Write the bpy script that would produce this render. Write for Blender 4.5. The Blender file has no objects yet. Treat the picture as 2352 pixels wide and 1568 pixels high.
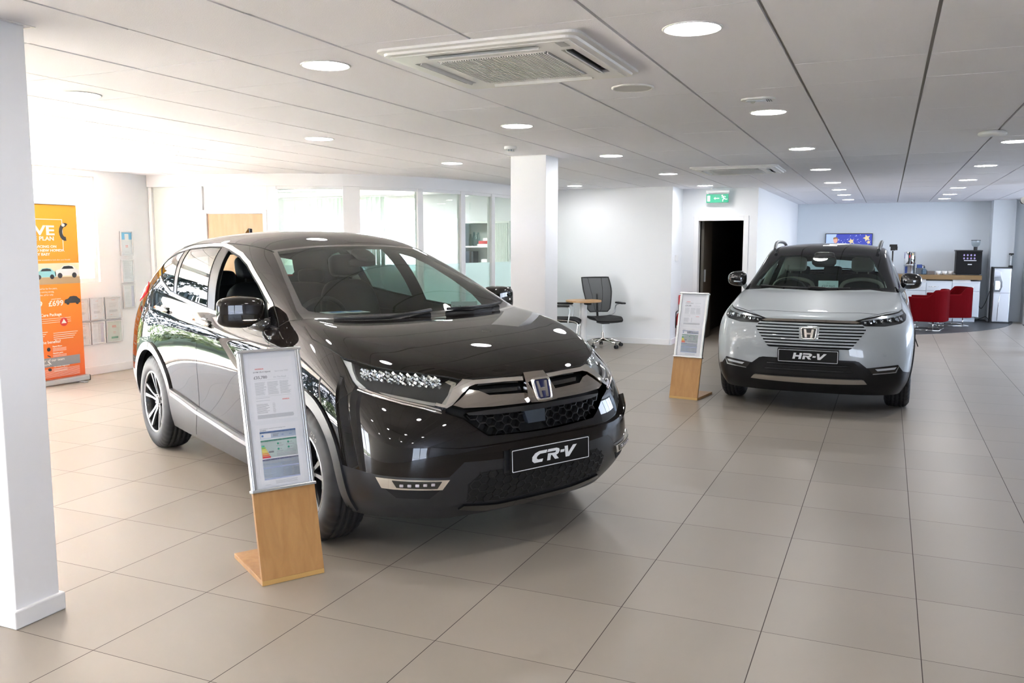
EXPO, SKY_S, SUN_S, LAMP_S = 1.22, 16.0, 185.0, 40.0
import bpy, bmesh, math, random
from mathutils import Vector, Matrix
from mathutils.bvhtree import BVHTree
from mathutils.geometry import barycentric_transform
random.seed(7)
PI = math.pi
SC = bpy.context.scene
COL = SC.collection

# ---------------------------------------------------------------- camera
cam = bpy.data.cameras.new('camera')
cam.sensor_width = 36.0
cam.lens = 1956.5/2352*36.0
cam.clip_end = 300
cam_o = bpy.data.objects.new('camera', cam)
COL.objects.link(cam_o)
cam_o.location = (0, 0, 1.57)
cam_o.rotation_euler = (PI/2-.11434, 0, .41348)
SC.camera = cam_o

# ---------------------------------------------------------------- colour management
SC.view_settings.view_transform = 'Standard'
SC.view_settings.look = 'None'
SC.view_settings.exposure = EXPO
SC.view_settings.gamma = 1.0
SC.view_settings.use_curve_mapping = False
SC.cycles.use_denoising = True
SC.cycles.max_bounces = 8
SC.cycles.diffuse_bounces = 4
SC.cycles.glossy_bounces = 4
SC.cycles.transparent_max_bounces = 16
SC.cycles.transmission_bounces = 4
SC.cycles.caustics_reflective = False
SC.cycles.caustics_refractive = False
SC.cycles.sample_clamp_indirect = 50
SC.cycles.use_adaptive_sampling = True
SC.cycles.adaptive_threshold = 0.02

# ---------------------------------------------------------------- sky, sun, window portals
world = bpy.data.worlds.new('sky')
SC.world = world
world.use_nodes = True
wn = world.node_tree
bg = wn.nodes['Background']
tc = wn.nodes.new('ShaderNodeTexCoord')
sep = wn.nodes.new('ShaderNodeSeparateXYZ')
ramp = wn.nodes.new('ShaderNodeValToRGB')
wn.links.new(tc.outputs['Generated'], sep.inputs[0])
wn.links.new(sep.outputs['Z'], ramp.inputs[0])
wn.links.new(ramp.outputs[0], bg.inputs[0])
ramp.color_ramp.elements[0].position = 0.0
ramp.color_ramp.elements[0].color = (.90, .92, 1, 1)
ramp.color_ramp.elements[1].position = .7
ramp.color_ramp.elements[1].color = (.50, .68, 1, 1)
bg.inputs[1].default_value = SKY_S

sun = bpy.data.lights.new('sun', 'SUN')
sun.energy = SUN_S
sun.angle = math.radians(.6)
sun.color = (1, .985, .985)
sun_o = bpy.data.objects.new('sun', sun)
COL.objects.link(sun_o)
SUN_DIR = Vector((.84, .20, -.735)).normalized()
sun_o.rotation_euler = SUN_DIR.to_track_quat('-Z', 'Y').to_euler()

def portal(name, loc, sx, sy, direction):
    l = bpy.data.lights.new(name, 'AREA')
    l.shape = 'RECTANGLE'; l.size = sx; l.size_y = sy
    l.cycles.is_portal = True
    o = bpy.data.objects.new(name, l); COL.objects.link(o)
    o.location = loc
    o.rotation_euler = Vector(direction).to_track_quat('-Z', 'Y').to_euler()
portal('portal_left', (-8.9, -.2, 1.2), 2.5, 15.4, (1, 0, 0))
portal('portal_front', (4.3, -7.15, 1.2), 3.4, 2.4, (0, 1, 0))
portal('portal_right', (6.7, 14.9, 1.6), 1.6, 7.8, (-1, 0, 0))
portal('portal_office', (-9.1, 13.5, 1.6), 3.2, 1.7, (0, -1, 0))

# ---------------------------------------------------------------- materials
MATS = {}
def mat(name, col=(.8,.8,.8), rough=.5, metal=0.0, coat=0.0, emit=None, es=0.0, spec=None, coat_rough=.03, trans=0.0, ior=None, alpha=None):
    if name in MATS: return MATS[name]
    m = bpy.data.materials.new(name); m.use_nodes = True
    b = m.node_tree.nodes['Principled BSDF']
    b.inputs['Base Color'].default_value = (*col, 1)
    b.inputs['Roughness'].default_value = rough
    b.inputs['Metallic'].default_value = metal
    b.inputs['Coat Weight'].default_value = coat
    b.inputs['Coat Roughness'].default_value = coat_rough
    if spec is not None: b.inputs['Specular IOR Level'].default_value = spec
    if emit: b.inputs['Emission Color'].default_value = (*emit, 1); b.inputs['Emission Strength'].default_value = es
    if trans: b.inputs['Transmission Weight'].default_value = trans
    if ior: b.inputs['IOR'].default_value = ior
    MATS[name] = m
    return m
def bsdf(m): return m.node_tree.nodes['Principled BSDF']
def N(m, t, **kw):
    n = m.node_tree.nodes.new(t)
    for k, v in kw.items(): setattr(n, k, v)
    return n
def L(m, a, b): m.node_tree.links.new(a, b)
def bump_noise(m, scale, strength, dist=.002, detail=4):
    t = N(m, 'ShaderNodeTexCoord'); n = N(m, 'ShaderNodeTexNoise'); b = N(m, 'ShaderNodeBump')
    n.inputs['Scale'].default_value = scale; n.inputs['Detail'].default_value = detail
    b.inputs['Strength'].default_value = strength; b.inputs['Distance'].default_value = dist
    L(m, t.outputs['Object'], n.inputs['Vector']); L(m, n.outputs[0], b.inputs['Height']); L(m, b.outputs[0], bsdf(m).inputs['Normal'])
    return m
def glass(name, tint=(.9,.95,.93), ior=1.5, rough=0.0, frost=None, frost_amt=0.0):
    if name in MATS: return MATS[name]
    m = bpy.data.materials.new(name); m.use_nodes = True
    nt = m.node_tree; nt.nodes.clear()
    out = nt.nodes.new('ShaderNodeOutputMaterial'); mx = nt.nodes.new('ShaderNodeMixShader')
    fr = nt.nodes.new('ShaderNodeFresnel'); tr = nt.nodes.new('ShaderNodeBsdfTransparent'); gl = nt.nodes.new('ShaderNodeBsdfGlossy')
    gm = nt.nodes.new('ShaderNodeNewGeometry'); mr_ = nt.nodes.new('ShaderNodeMapRange')
    mr_.inputs[3].default_value = ior; mr_.inputs[4].default_value = 1/ior
    nt.links.new(gm.outputs['Backfacing'], mr_.inputs[0]); nt.links.new(mr_.outputs[0], fr.inputs[0])      # same fresnel from both sides of the pane
    tr.inputs[0].default_value = (*tint, 1)
    gl.inputs['Roughness'].default_value = rough; gl.inputs[0].default_value = (1,1,1,1)
    nt.links.new(fr.outputs[0], mx.inputs[0]); nt.links.new(gl.outputs[0], mx.inputs[2]); nt.links.new(mx.outputs[0], out.inputs[0])
    if frost:
        d = nt.nodes.new('ShaderNodeBsdfDiffuse'); d.inputs[0].default_value = (*frost, 1)
        tl = nt.nodes.new('ShaderNodeBsdfTranslucent'); tl.inputs[0].default_value = (*frost, 1)
        m1 = nt.nodes.new('ShaderNodeMixShader'); m1.inputs[0].default_value = .5
        m2 = nt.nodes.new('ShaderNodeMixShader'); m2.inputs[0].default_value = frost_amt
        nt.links.new(d.outputs[0], m1.inputs[1]); nt.links.new(tl.outputs[0], m1.inputs[2])
        nt.links.new(tr.outputs[0], m2.inputs[1]); nt.links.new(m1.outputs[0], m2.inputs[2]); nt.links.new(m2.outputs[0], mx.inputs[1])
    else:
        nt.links.new(tr.outputs[0], mx.inputs[1])
    MATS[name] = m
    return m
def wood(name, c1, c2, scale=1.0, rough=.4, axis=2, coat=.15):
    if name in MATS: return MATS[name]
    m = mat(name, c1, rough, coat=coat, coat_rough=.2)
    t = N(m, 'ShaderNodeTexCoord'); mp = N(m, 'ShaderNodeMapping'); w = N(m, 'ShaderNodeTexNoise'); w2 = N(m, 'ShaderNodeTexNoise')
    s = [9*scale]*3; s[axis] = .9*scale
    mp.inputs['Scale'].default_value = s
    w.inputs['Scale'].default_value = 3; w.inputs['Detail'].default_value = 8; w.inputs['Distortion'].default_value = .6
    w2.inputs['Scale'].default_value = 40; w2.inputs['Detail'].default_value = 3
    r = N(m, 'ShaderNodeValToRGB'); r.color_ramp.elements[0].position = .3; r.color_ramp.elements[1].position = .7
    r.color_ramp.elements[0].color = (*c1, 1); r.color_ramp.elements[1].color = (*c2, 1)
    mx = N(m, 'ShaderNodeMix', data_type='RGBA', blend_type='MULTIPLY'); mx.inputs[0].default_value = .12
    L(m, t.outputs['Object'], mp.inputs[0]); L(m, mp.outputs[0], w.inputs['Vector']); L(m, mp.outputs[0], w2.inputs['Vector'])
    L(m, w.outputs[0], r.inputs[0]); L(m, r.outputs[0], mx.inputs[6]); L(m, w2.outputs[1], mx.inputs[7]); L(m, mx.outputs[2], bsdf(m).inputs['Base Color'])
    return m

M_wall = bump_noise(mat('white_emulsion', (.80,.815,.83), .6), 60, .08)
M_wallb = bump_noise(mat('sky_tinted_emulsion', (.72,.77,.81), .6), 60, .08)  # blue cast of the sky light is put into this wall colour
M_col = mat('white_column_paint', (.86,.87,.89), .5)
M_trimw = mat('white_gloss_paint', (.82,.82,.82), .3)
M_white = mat('white_plastic', (.80,.80,.79), .35)
M_acw = mat('cassette_off_white', (.80,.79,.77), .4)
M_black = mat('black_plastic', (.012,.012,.013), .45)
M_blackg = mat('gloss_black_plastic', (.008,.008,.009), .12, coat=1)
M_rubber = mat('tyre_rubber', (.016,.016,.018), .55)
M_clad = mat('grey_black_cladding', (.020,.021,.024), .33)
M_chrome = mat('chrome', (.86,.84,.81), .06, metal=1)
M_alu = mat('satin_aluminium', (.72,.74,.75), .28, metal=1)
M_steel = mat('brushed_steel', (.55,.57,.60), .3, metal=1)
M_dark = mat('dark_void', (.006,.006,.006), .8)
M_paper = mat('white_paper', (.82,.85,.88), .5)
M_ink = mat('grey_ink', (.25,.27,.30), .6)
M_inkl = mat('pale_grey_ink', (.52,.55,.58), .6)
M_red = mat('red_print', (.75,.05,.06), .5)
M_lamp = mat('downlight_diffuser', (.9,.9,.9), .4, emit=(1,.985,.98), es=LAMP_S)
M_oak = wood('pale_oak_veneer', (.56,.31,.115), (.46,.235,.08), 1.0, .38)
M_oakedge = mat('oak_edge', (.62,.38,.13), .4)

def ceiling_mat():
    m = mat('mineral_fibre_tile', (.86,.855,.90), .85)
    t = N(m, 'ShaderNodeTexCoord'); n = N(m, 'ShaderNodeTexNoise'); n.inputs['Scale'].default_value = 170; n.inputs['Detail'].default_value = 3
    b = N(m, 'ShaderNodeBump'); b.inputs['Strength'].default_value = .35; b.inputs['Distance'].default_value = .003
    L(m, t.outputs['Object'], n.inputs['Vector']); L(m, n.outputs[0], b.inputs['Height']); L(m, b.outputs[0], bsdf(m).inputs['Normal'])
    return m
M_ceil = ceiling_mat()

def floor_mat():
    m = mat('beige_porcelain_tile', (.5,.45,.39), .38)
    g = N(m, 'ShaderNodeNewGeometry'); sp = N(m, 'ShaderNodeSeparateXYZ'); L(m, g.outputs['Position'], sp.inputs[0])
    def M(op, a, b=None):
        n = N(m, 'ShaderNodeMath', operation=op)
        for i, v in enumerate((a, b)):
            if v is None: continue
            if isinstance(v, (int, float)): n.inputs[i].default_value = v
            else: L(m, v, n.inputs[i])
        return n.outputs[0]
    masks, ids = [], []
    for k, (o, s) in enumerate(((FGX, FSX), (FGY, FSY))):
        u = M('DIVIDE', M('SUBTRACT', sp.outputs[k], o), s)
        fr = M('FRACT', u); ids.append(M('FLOOR', u))
        d = M('MULTIPLY', M('MINIMUM', fr, M('SUBTRACT', 1.0, fr)), s)
        masks.append(M('LESS_THAN', d, (.0019, .0014)[k]))
    grout = M('MAXIMUM', masks[0], masks[1])
    cb = N(m, 'ShaderNodeCombineXYZ'); L(m, ids[0], cb.inputs[0]); L(m, ids[1], cb.inputs[1])
    wn_ = N(m, 'ShaderNodeTexWhiteNoise', noise_dimensions='2D'); L(m, cb.outputs[0], wn_.inputs['Vector'])
    no = N(m, 'ShaderNodeTexNoise'); no.inputs['Scale'].default_value = 1.6; no.inputs['Detail'].default_value = 5; L(m, g.outputs['Position'], no.inputs['Vector'])
    v = M('ADD', M('MULTIPLY', wn_.outputs[0], .35), M('MULTIPLY', no.outputs[0], .65))
    r = N(m, 'ShaderNodeValToRGB'); r.color_ramp.elements[0].position = .25; r.color_ramp.elements[1].position = .75
    r.color_ramp.elements[0].color = (.285,.252,.211,1); r.color_ramp.elements[1].color = (.34,.302,.254,1)
    L(m, v, r.inputs[0])
    mx = N(m, 'ShaderNodeMix', data_type='RGBA'); L(m, grout, mx.inputs[0]); L(m, r.outputs[0], mx.inputs[6]); mx.inputs[7].default_value = (.05,.035,.03,1)
    L(m, mx.outputs[2], bsdf(m).inputs['Base Color'])
    rr = M('ADD', M('MULTIPLY', grout, .4), M('ADD', .30, M('MULTIPLY', no.outputs[0], .12))); L(m, rr, bsdf(m).inputs['Roughness'])
    b = N(m, 'ShaderNodeBump', invert=True); b.inputs['Strength'].default_value = .5; b.inputs['Distance'].default_value = .002; L(m, grout, b.inputs['Height']); L(m, b.outputs[0], bsdf(m).inputs['Normal'])
    return m
FGX, FSX, FGY, FSY = -2.758, .589, 3.444, .6055
M_floor = floor_mat()

# ---------------------------------------------------------------- mesh helpers
class MB:
    """collects shapes, builds ONE mesh object"""
    def __init__(s): s.v = []; s.f = []; s.mi = []; s.sm = []
    def add(s, vs, fs, mi=0, smooth=False):
        b = len(s.v); s.v += [tuple(p) for p in vs]
        for f in fs: s.f.append([i+b for i in f]); s.mi.append(mi); s.sm.append(smooth)
        return s
    def box(s, c, d, mi=0, M=None, taper=None):
        hx, hy, hz = d[0]/2, d[1]/2, d[2]/2
        vs = [Vector((x, y, z)) for z in (-hz, hz) for y in (-hy, hy) for x in (-hx, hx)]
        if taper:
            for v in vs:
                if v.z > 0: v.x *= taper; v.y *= taper
        if M is not None: vs = [M @ v for v in vs]
        vs = [v + Vector(c) for v in vs]
        return s.add(vs, [(0,2,3,1),(4,5,7,6),(0,1,5,4),(2,6,7,3),(0,4,6,2),(1,3,7,5)], mi)
    def b2(s, a, b, mi=0):
        return s.box([(a[i]+b[i])/2 for i in range(3)], [abs(b[i]-a[i]) for i in range(3)], mi)
    def prism(s, poly, h, M=None, mi=0, smooth_side=False):
        """poly 2D (x,y) extruded 0..h in z, then transformed by M"""
        n = len(poly); M = M or Matrix()
        ar = sum(poly[i][0]*poly[(i+1)%n][1]-poly[(i+1)%n][0]*poly[i][1] for i in range(n))
        if ar < 0: poly = list(reversed(poly))
        vs = [M @ Vector((x, y, 0)) for x, y in poly] + [M @ Vector((x, y, h)) for x, y in poly]
        s.add(vs, [list(range(n))[::-1], list(range(n, 2*n))], mi)
        b = len(s.v)-2*n
        for i in range(n):
            j = (i+1) % n
            s.f.append([b+i, b+j, b+n+j, b+n+i]); s.mi.append(mi); s.sm.append(smooth_side)
        return s
    def tube(s, pts, r, n=8, closed=False, mi=0, cap=True):
        pts = [Vector(p) for p in pts]; K = len(pts)
        rs = r if isinstance(r, (list, tuple)) else [r]*K
        up = None; vs = []
        for i in range(K):
            a = pts[i-1] if (i > 0 or closed) else pts[i]
            b = pts[(i+1) % K] if (i < K-1 or closed) else pts[i]
            t = (b-a).normalized()
            if up is None:
                up = t.orthogonal().normalized()
            up = (up - t*up.dot(t)).normalized()
            w = t.cross(up)
            for k in range(n):
                an = 2*PI*k/n
                vs.append(pts[i] + (up*math.cos(an)+w*math.sin(an))*rs[i])
        fs = []
        for i in range(K if closed else K-1):
            j = (i+1) % K
            for k in range(n):
                l = (k+1) % n
                fs.append((i*n+k, i*n+l, j*n+l, j*n+k))
        s.add(vs, fs, mi, True)
        if cap and not closed:
            b = len(s.v)-K*n
            s.f.append([b+k for k in range(n)][::-1]); s.mi.append(mi); s.sm.append(False)
            s.f.append([b+(K-1)*n+k for k in range(n)]); s.mi.append(mi); s.sm.append(False)
        return s
    def lathe(s, prof, n=32, M=None, mi=0, smooth=True, a0=0, a1=2*PI):
        """prof (r,z) about z"""
        M = M or Matrix(); full = abs(a1-a0-2*PI) < 1e-6; K = len(prof); vs = []
        m = n if full else n+1
        for i in range(m):
            a = a0+(a1-a0)*i/n
            for r, z in prof: vs.append(M @ Vector((r*math.cos(a), r*math.sin(a), z)))
        fs = []
        for i in range(n):
            j = (i+1) % m
            for k in range(K-1):
                fs.append((i*K+k, j*K+k, j*K+k+1, i*K+k+1))
        return s.add(vs, fs, mi, smooth)
    def cyl(s, c, r, h, n=24, mi=0, M=None, r2=None):
        r2 = r if r2 is None else r2
        T = Matrix.Translation(c) @ (M or Matrix())
        s.lathe([(r, 0), (r2, h)], n, T, mi)
        s.add([T @ Vector((r*math.cos(2*PI*k/n), r*math.sin(2*PI*k/n), 0)) for k in range(n)], [list(range(n))[::-1]], mi)
        s.add([T @ Vector((r2*math.cos(2*PI*k/n), r2*math.sin(2*PI*k/n), h)) for k in range(n)], [list(range(n))], mi)
        return s
    def quad(s, pts, mi=0): return s.add(pts, [list(range(len(pts)))], mi)
    def build(s, name, mats, parent=None, bevel=0, seg=2, smooth=None, loc=None, rot=None, auto=None):
        me = bpy.data.meshes.new(name)
        me.from_pydata([tuple(p) for p in s.v], [], s.f)
        for p, m_, q in zip(me.polygons, s.mi, s.sm):
            p.material_index = m_; p.use_smooth = q if smooth is None else smooth
        for m_ in (mats if isinstance(mats, (list, tuple)) else [mats]): me.materials.append(m_)
        me.update()
        o = bpy.data.objects.new(name, me); COL.objects.link(o)
        if parent: o.parent = parent
        if loc: o.location = loc
        if rot: o.rotation_euler = rot
        if bevel:
            b = o.modifiers.new('bevel', 'BEVEL'); b.width = bevel; b.segments = seg; b.limit_method = 'ANGLE'; b.angle_limit = math.radians(40)
            b.harden_normals = False
        return o

def tag(o, label, cat, group=None, kind=None):
    o['label'] = label; o['category'] = cat
    if group: o['group'] = group
    if kind: o['kind'] = kind
    return o
def thing(name, label, cat, loc=(0,0,0), rz=0, group=None):
    o = bpy.data.objects.new(name, None); COL.objects.link(o)
    o.empty_display_size = .2
    o.location = loc; o.rotation_euler = (0, 0, rz)
    return tag(o, label, cat, group)
def struct(o): o['kind'] = 'structure'; return o
def dup(root, loc=None, rz=None, label=None):
    r = root.copy(); COL.objects.link(r)
    if loc is not None: r.location = loc
    if rz is not None: r.rotation_euler = (0, 0, rz)
    if label: r['label'] = label
    def rec(a, b):
        for ch in list(a.children):
            c = ch.copy(); COL.objects.link(c); c.parent = b
            rec(ch, c)
    rec(root, r)
    return r
def frame(o, xdir, ydir):
    """matrix with origin o, x axis xdir, y axis ydir, z = x cross y"""
    x = Vector(xdir).normalized(); y = Vector(ydir).normalized(); z = x.cross(y)
    return Matrix(((x.x, y.x, z.x, o[0]), (x.y, y.y, z.y, o[1]), (x.z, y.z, z.z, o[2]), (0,0,0,1)))
def text_into(mb, s, M, size, h=.001, mi=0, align='LEFT', shear=0, xs=1.0, bold=0):
    cu = bpy.data.curves.new('t', 'FONT'); cu.body = s; cu.size = size; cu.extrude = h/2; cu.align_x = align; cu.shear = shear; cu.resolution_u = 2
    cu.offset = bold
    o = bpy.data.objects.new('t', cu); COL.objects.link(o)
    dg = bpy.context.evaluated_depsgraph_get(); me = o.evaluated_get(dg).to_mesh()
    S = Matrix.Diagonal((xs, 1, 1, 1))
    mb.add([M @ S @ v.co for v in me.vertices], [list(p.vertices) for p in me.polygons], mi)
    o.evaluated_get(dg).to_mesh_clear(); bpy.data.objects.remove(o); bpy.data.curves.remove(cu)
def crs(pts, n=6, closed=False):
    """Catmull-Rom through 2D/3D points"""
    P_ = [Vector(p) for p in pts]; K = len(P_); out = []
    for i in range(K if closed else K-1):
        p0 = P_[i-1] if (i > 0 or closed) else P_[i]; p1 = P_[i]; p2 = P_[(i+1) % K]; p3 = P_[(i+2) % K] if (i+2 < K or closed) else p2
        for k in range(n):
            t = k/n
            out.append(.5*((2*p1)+(p2-p0)*t+(2*p0-5*p1+4*p2-p3)*t*t+(3*p1-p0-3*p2+p3)*t**3))
    if not closed: out.append(P_[-1])
    return out
def rrect(w, h, r, n=5):
    out = []
    for cx, cy, a in ((w/2-r, h/2-r, 0), (-w/2+r, h/2-r, 90), (-w/2+r, -h/2+r, 180), (w/2-r, -h/2+r, 270)):
        for k in range(n+1):
            t = math.radians(a+90*k/n); out.append((cx+r*math.cos(t), cy+r*math.sin(t)))
    return out
# ================================================================ the setting
CZ = 2.435
X0, X1, Y0, YB = -8.7, 6.5, -7.0, 20.1
struct(MB().b2((-11.3, -7.2, -.12), (6.7, 20.3, 0)).build('floor', M_floor))

# suspended ceiling: a recessed grid with individual mineral tiles (one surface)
cm = MB()
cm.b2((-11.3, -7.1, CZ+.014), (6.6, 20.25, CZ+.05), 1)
rnd = random.Random(3)
gx0, gy0 = -.4653-.6*18, 3.8604-.6*19
for i in range(31):
    for j in range(48):
        x, y = gx0+i*.6, gy0+j*.6
        if x+.6 > 6.6 or y+.6 > 20.3 or x < -11.3: continue
        dz = rnd.uniform(-.0012, .0012)
        cm.b2((x+.0075, y+.0015, CZ+dz), (x+.5925, y+.5985, CZ+.013), 0)
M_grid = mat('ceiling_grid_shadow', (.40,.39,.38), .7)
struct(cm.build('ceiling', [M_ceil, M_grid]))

def wall(name, a, b, m=M_wall): return struct(MB().b2(a, b).build(name, m))
H2 = 2.55
wall('wall_left', (X0-.15, 7.45, 0), (X0, 8.27, H2))
# left glazed facade: plinths, head, mullions, panes
lf = wall('wall_left_window_head', (X0-.15, -7.1, 2.36), (X0, 7.45, H2)); lf.name = 'wall_left'
wall('wall_left', (X0-.15, 6.55, 0), (X0, 7.45, 1.11))
def window(name, y0, y1, z0, z1, axis='y', pos=X0-.075, tint=(.95,.955,.965)):
    fr = MB(); w = .05
    def bb(a0, a1, b0, b1):
        if axis == 'y': fr.b2((pos-.04, a0, b0), (pos+.04, a1, b1))
        else: fr.b2((a0, pos-.04, b0), (a1, pos+.04, b1))
    bb(y0, y0+w, z0, z1); bb(y1-w, y1, z0, z1); bb(y0+w, y1-w, z0, z0+w); bb(y0+w, y1-w, z1-w, z1)
    o = struct(fr.build(name, M_trimw, bevel=.004))
    p = MB()
    if axis == 'y': p.b2((pos-.004, y0+w, z0+w), (pos+.004, y1-w, z1-w))
    else: p.b2((y0+w, pos-.004, z0+w), (y1-w, pos+.004, z1-w))
    p.build('pane', glass('window_glass' if tint[0] > .9 else 'daylight_dimming_glass', tint, 1.3), o)  # darker tint added to cut daylight from the unseen windows
    return o
window('window_1', 6.55, 7.45, 1.11, 2.36)
k = 2
ys = [-7.1+i*1.95 for i in range(8)]
for a in ys[:7]:
    window('window_%d' % k, a, min(a+1.95, 6.55), 0.0, 2.36); k += 1
# wall behind the camera with unseen windows added to light the near ceiling
M_wallf = mat('off_white_front_wall', (.80,.80,.80), .7)
wall('wall_front', (X0, Y0-.15, 0), (2.6, Y0, H2), M_wallf); wall('wall_front', (2.6, Y0-.15, 2.4), (6.0, Y0, H2), M_wallf); wall('wall_front', (6.0, Y0-.15, 0), (X1, Y0, H2), M_wallf)
for a in range(2): window('window_%d' % k, 2.6+a*1.7, 4.3+a*1.7, 0, 2.4, 'x', Y0-.075, (.6,.63,.66)); k += 1
M_wallr = mat('grey_side_wall', (.50,.50,.52), .7)
wall('wall_right', (X1, Y0-.15, 0), (X1+.12, 11.0, H2), M_wallr)
wall('wall_right', (X1, 11.0, 2.38), (X1+.12, 18.8, H2), M_wall); wall('wall_right', (X1, 11.0, 0), (X1+.12, 18.8, .8), M_wall); wall('wall_right', (X1, 18.8, 0), (X1+.12, YB+.12, H2), M_wall)
for a in range(4): window('window_%d' % k, 11.0+a*1.95, 12.95+a*1.95, .8, 2.38, 'y', X1+.06, (.50,.53,.56)); k += 1
wall('wall_back', (-1.99, YB, 0), (X1, YB+.12, H2), M_wallb)
wall('wall_back_recess_side', (-1.99, 13.75, 0), (-1.87, YB, H2)).name = 'wall_recess'
wall('wall_corner', (-3.15, 13.17, 0), (-3.045, 13.75, H2))
wall('wall_office', (-5.12, 13.05, 0), (-3.045, 13.17, H2))
# corridor wall with the doorway, corridor beyond
dx0, dx1, dz = -2.80, -2.06, 1.95
wall('wall_corridor', (-3.15, 13.75, 0), (dx0-.0, 13.87, H2))
wall('wall_corridor', (dx1, 13.75, 0), (-1.99, 13.87, H2))
wall('wall_corridor', (dx0, 13.75, dz), (dx1, 13.87, H2))
M_corr = mat('corridor_dimness_tone', (.10,.085,.07), .8)  # the unlit corridor's darkness is put into its wall colour
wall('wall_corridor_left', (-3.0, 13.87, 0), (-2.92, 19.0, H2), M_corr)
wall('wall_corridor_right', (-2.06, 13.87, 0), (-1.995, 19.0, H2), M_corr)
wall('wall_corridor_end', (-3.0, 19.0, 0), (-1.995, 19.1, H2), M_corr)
fr = MB().b2((dx0-.055, 13.73, 0), (dx0+.02, 13.89, dz+.055)).b2((dx1-.02, 13.73, 0), (dx1+.055, 13.89, dz+.055)).b2((dx0+.02, 13.73, dz-.02), (dx1-.02, 13.89, dz+.055))
d1 = struct(fr.build('door_1', M_trimw, bevel=.004))
# open doors inside the corridor: grey panelled leaf left, wood edged leaf right
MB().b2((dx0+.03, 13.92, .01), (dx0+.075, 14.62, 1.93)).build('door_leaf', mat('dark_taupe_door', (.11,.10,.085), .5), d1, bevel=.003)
MB().b2((dx0+.075, 13.99, .95), (dx0+.10, 14.03, 1.15)).build('door_handle', M_steel, d1, bevel=.004)
MB().b2((dx1-.045, 13.895, .01), (dx1-.022, 14.6, 1.93)).build('door_leaf', M_oak, d1)
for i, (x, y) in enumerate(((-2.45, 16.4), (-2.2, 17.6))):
    MB().b2((x-.03, y, 0), (x+.03, y+.1, H2)).build('door_frame', mat('dim_frame', (.06,.05,.045), .6), d1)  # frames carry the corridor's darkness in their colour too

# office shell behind the curved partition
wall('wall_office_back', (-11.2, 13.4, 0), (-10.65, 13.52, H2)); wall('wall_office_back', (-7.6, 13.4, 0), (-5.12, 13.52, H2))
wall('wall_office_back', (-10.65, 13.4, 0), (-7.6, 13.52, .85)); wall('wall_office_back', (-10.65, 13.4, 2.42), (-7.6, 13.52, H2))
wall('wall_office_side', (-11.3, 8.15, 0), (-11.2, 13.5, H2)); wall('wall_office_near', (-11.3, 8.15, 0), (-8.72, 8.27, H2))
for a, b in ((-10.65, -9.13), (-9.13, -7.6)):
    window('window_%d' % k, a, b, .85, 2.42, 'x', 13.46); k += 1

# free-standing columns
struct(MB().b2((-3.545, 2.245, 0), (-3.205, 2.445, CZ+.01)).build('wall_column_left', M_col, bevel=.004)).name = 'wall_column'
bb = MB().b2((-3.562, 2.228, 0), (-3.188, 2.462, .078)); struct(bb.build('baseboard_column', M_trimw, bevel=.006))
struct(MB().b2((-3.495, 7.93, 0), (-3.115, 8.27, CZ+.01)).build('wall_column', M_col, bevel=.004))
struct(MB().b2((-3.51, 7.915, 0), (-3.10, 8.285, .078)).build('baseboard_column', M_trimw, bevel=.006))
for x0, x1, y0, y1 in ((-3.575, -3.175, 2.215, 2.475), (-3.52, -3.09, 7.90, 8.30)):   # shadow trim where the columns meet the tiles
    m_ = MB()
    for a, b in (((x0,y0),(x1,y0+.012)), ((x0,y1-.012),(x1,y1)), ((x0,y0+.012),(x0+.012,y1-.012)), ((x1-.012,y0+.012),(x1,y1-.012))):
        m_.b2((a[0],a[1],CZ-.004), (b[0],b[1],CZ+.012))
    struct(m_.build('trim_column', M_trimw))
struct(MB().b2((2.03, 13.9, 0), (2.4, 14.3, CZ+.01)).build('wall_column', M_col, bevel=.004))
struct(MB().b2((1.90, 19.65, 0), (2.30, 20.1, CZ+.01)).build('wall_pilaster', M_wallb))
struct(MB().b2((2.30, 19.80, 0), (2.50, 20.1, CZ+.01)).build('wall_pilaster', M_wallb)); struct(MB().b2((2.50, 19.2, 0), (6.4, 20.1, CZ+.01)).build('wall_pilaster', M_wallb))

# skirting boards
def skirt(name, a, b): struct(MB().b2(a, b).build(name, M_trimw, bevel=.004))
skirt('baseboard_left', (X0, 6.55, 0), (X0+.018, 8.27, .1))
skirt('baseboard_office', (-5.1, 13.032, 0), (-3.05, 13.05, .09))
skirt('baseboard_corner', (-3.045, 13.06, 0), (-3.027, 13.75, .09))
skirt('baseboard_corridor', (-3.03, 13.732, 0), (dx0-.06, 13.75, .09))
skirt('baseboard_corridor', (dx1+.06, 13.732, 0), (-1.87, 13.75, .09))
skirt('baseboard_recess', (-1.87, 13.76, 0), (-1.85, YB, .09))
skirt('baseboard_back', (2.50, 19.18, 0), (6.4, 19.2, .09)); skirt('baseboard_back', (-1.85, YB-.02, 0), (.2, YB, .09))

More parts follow.
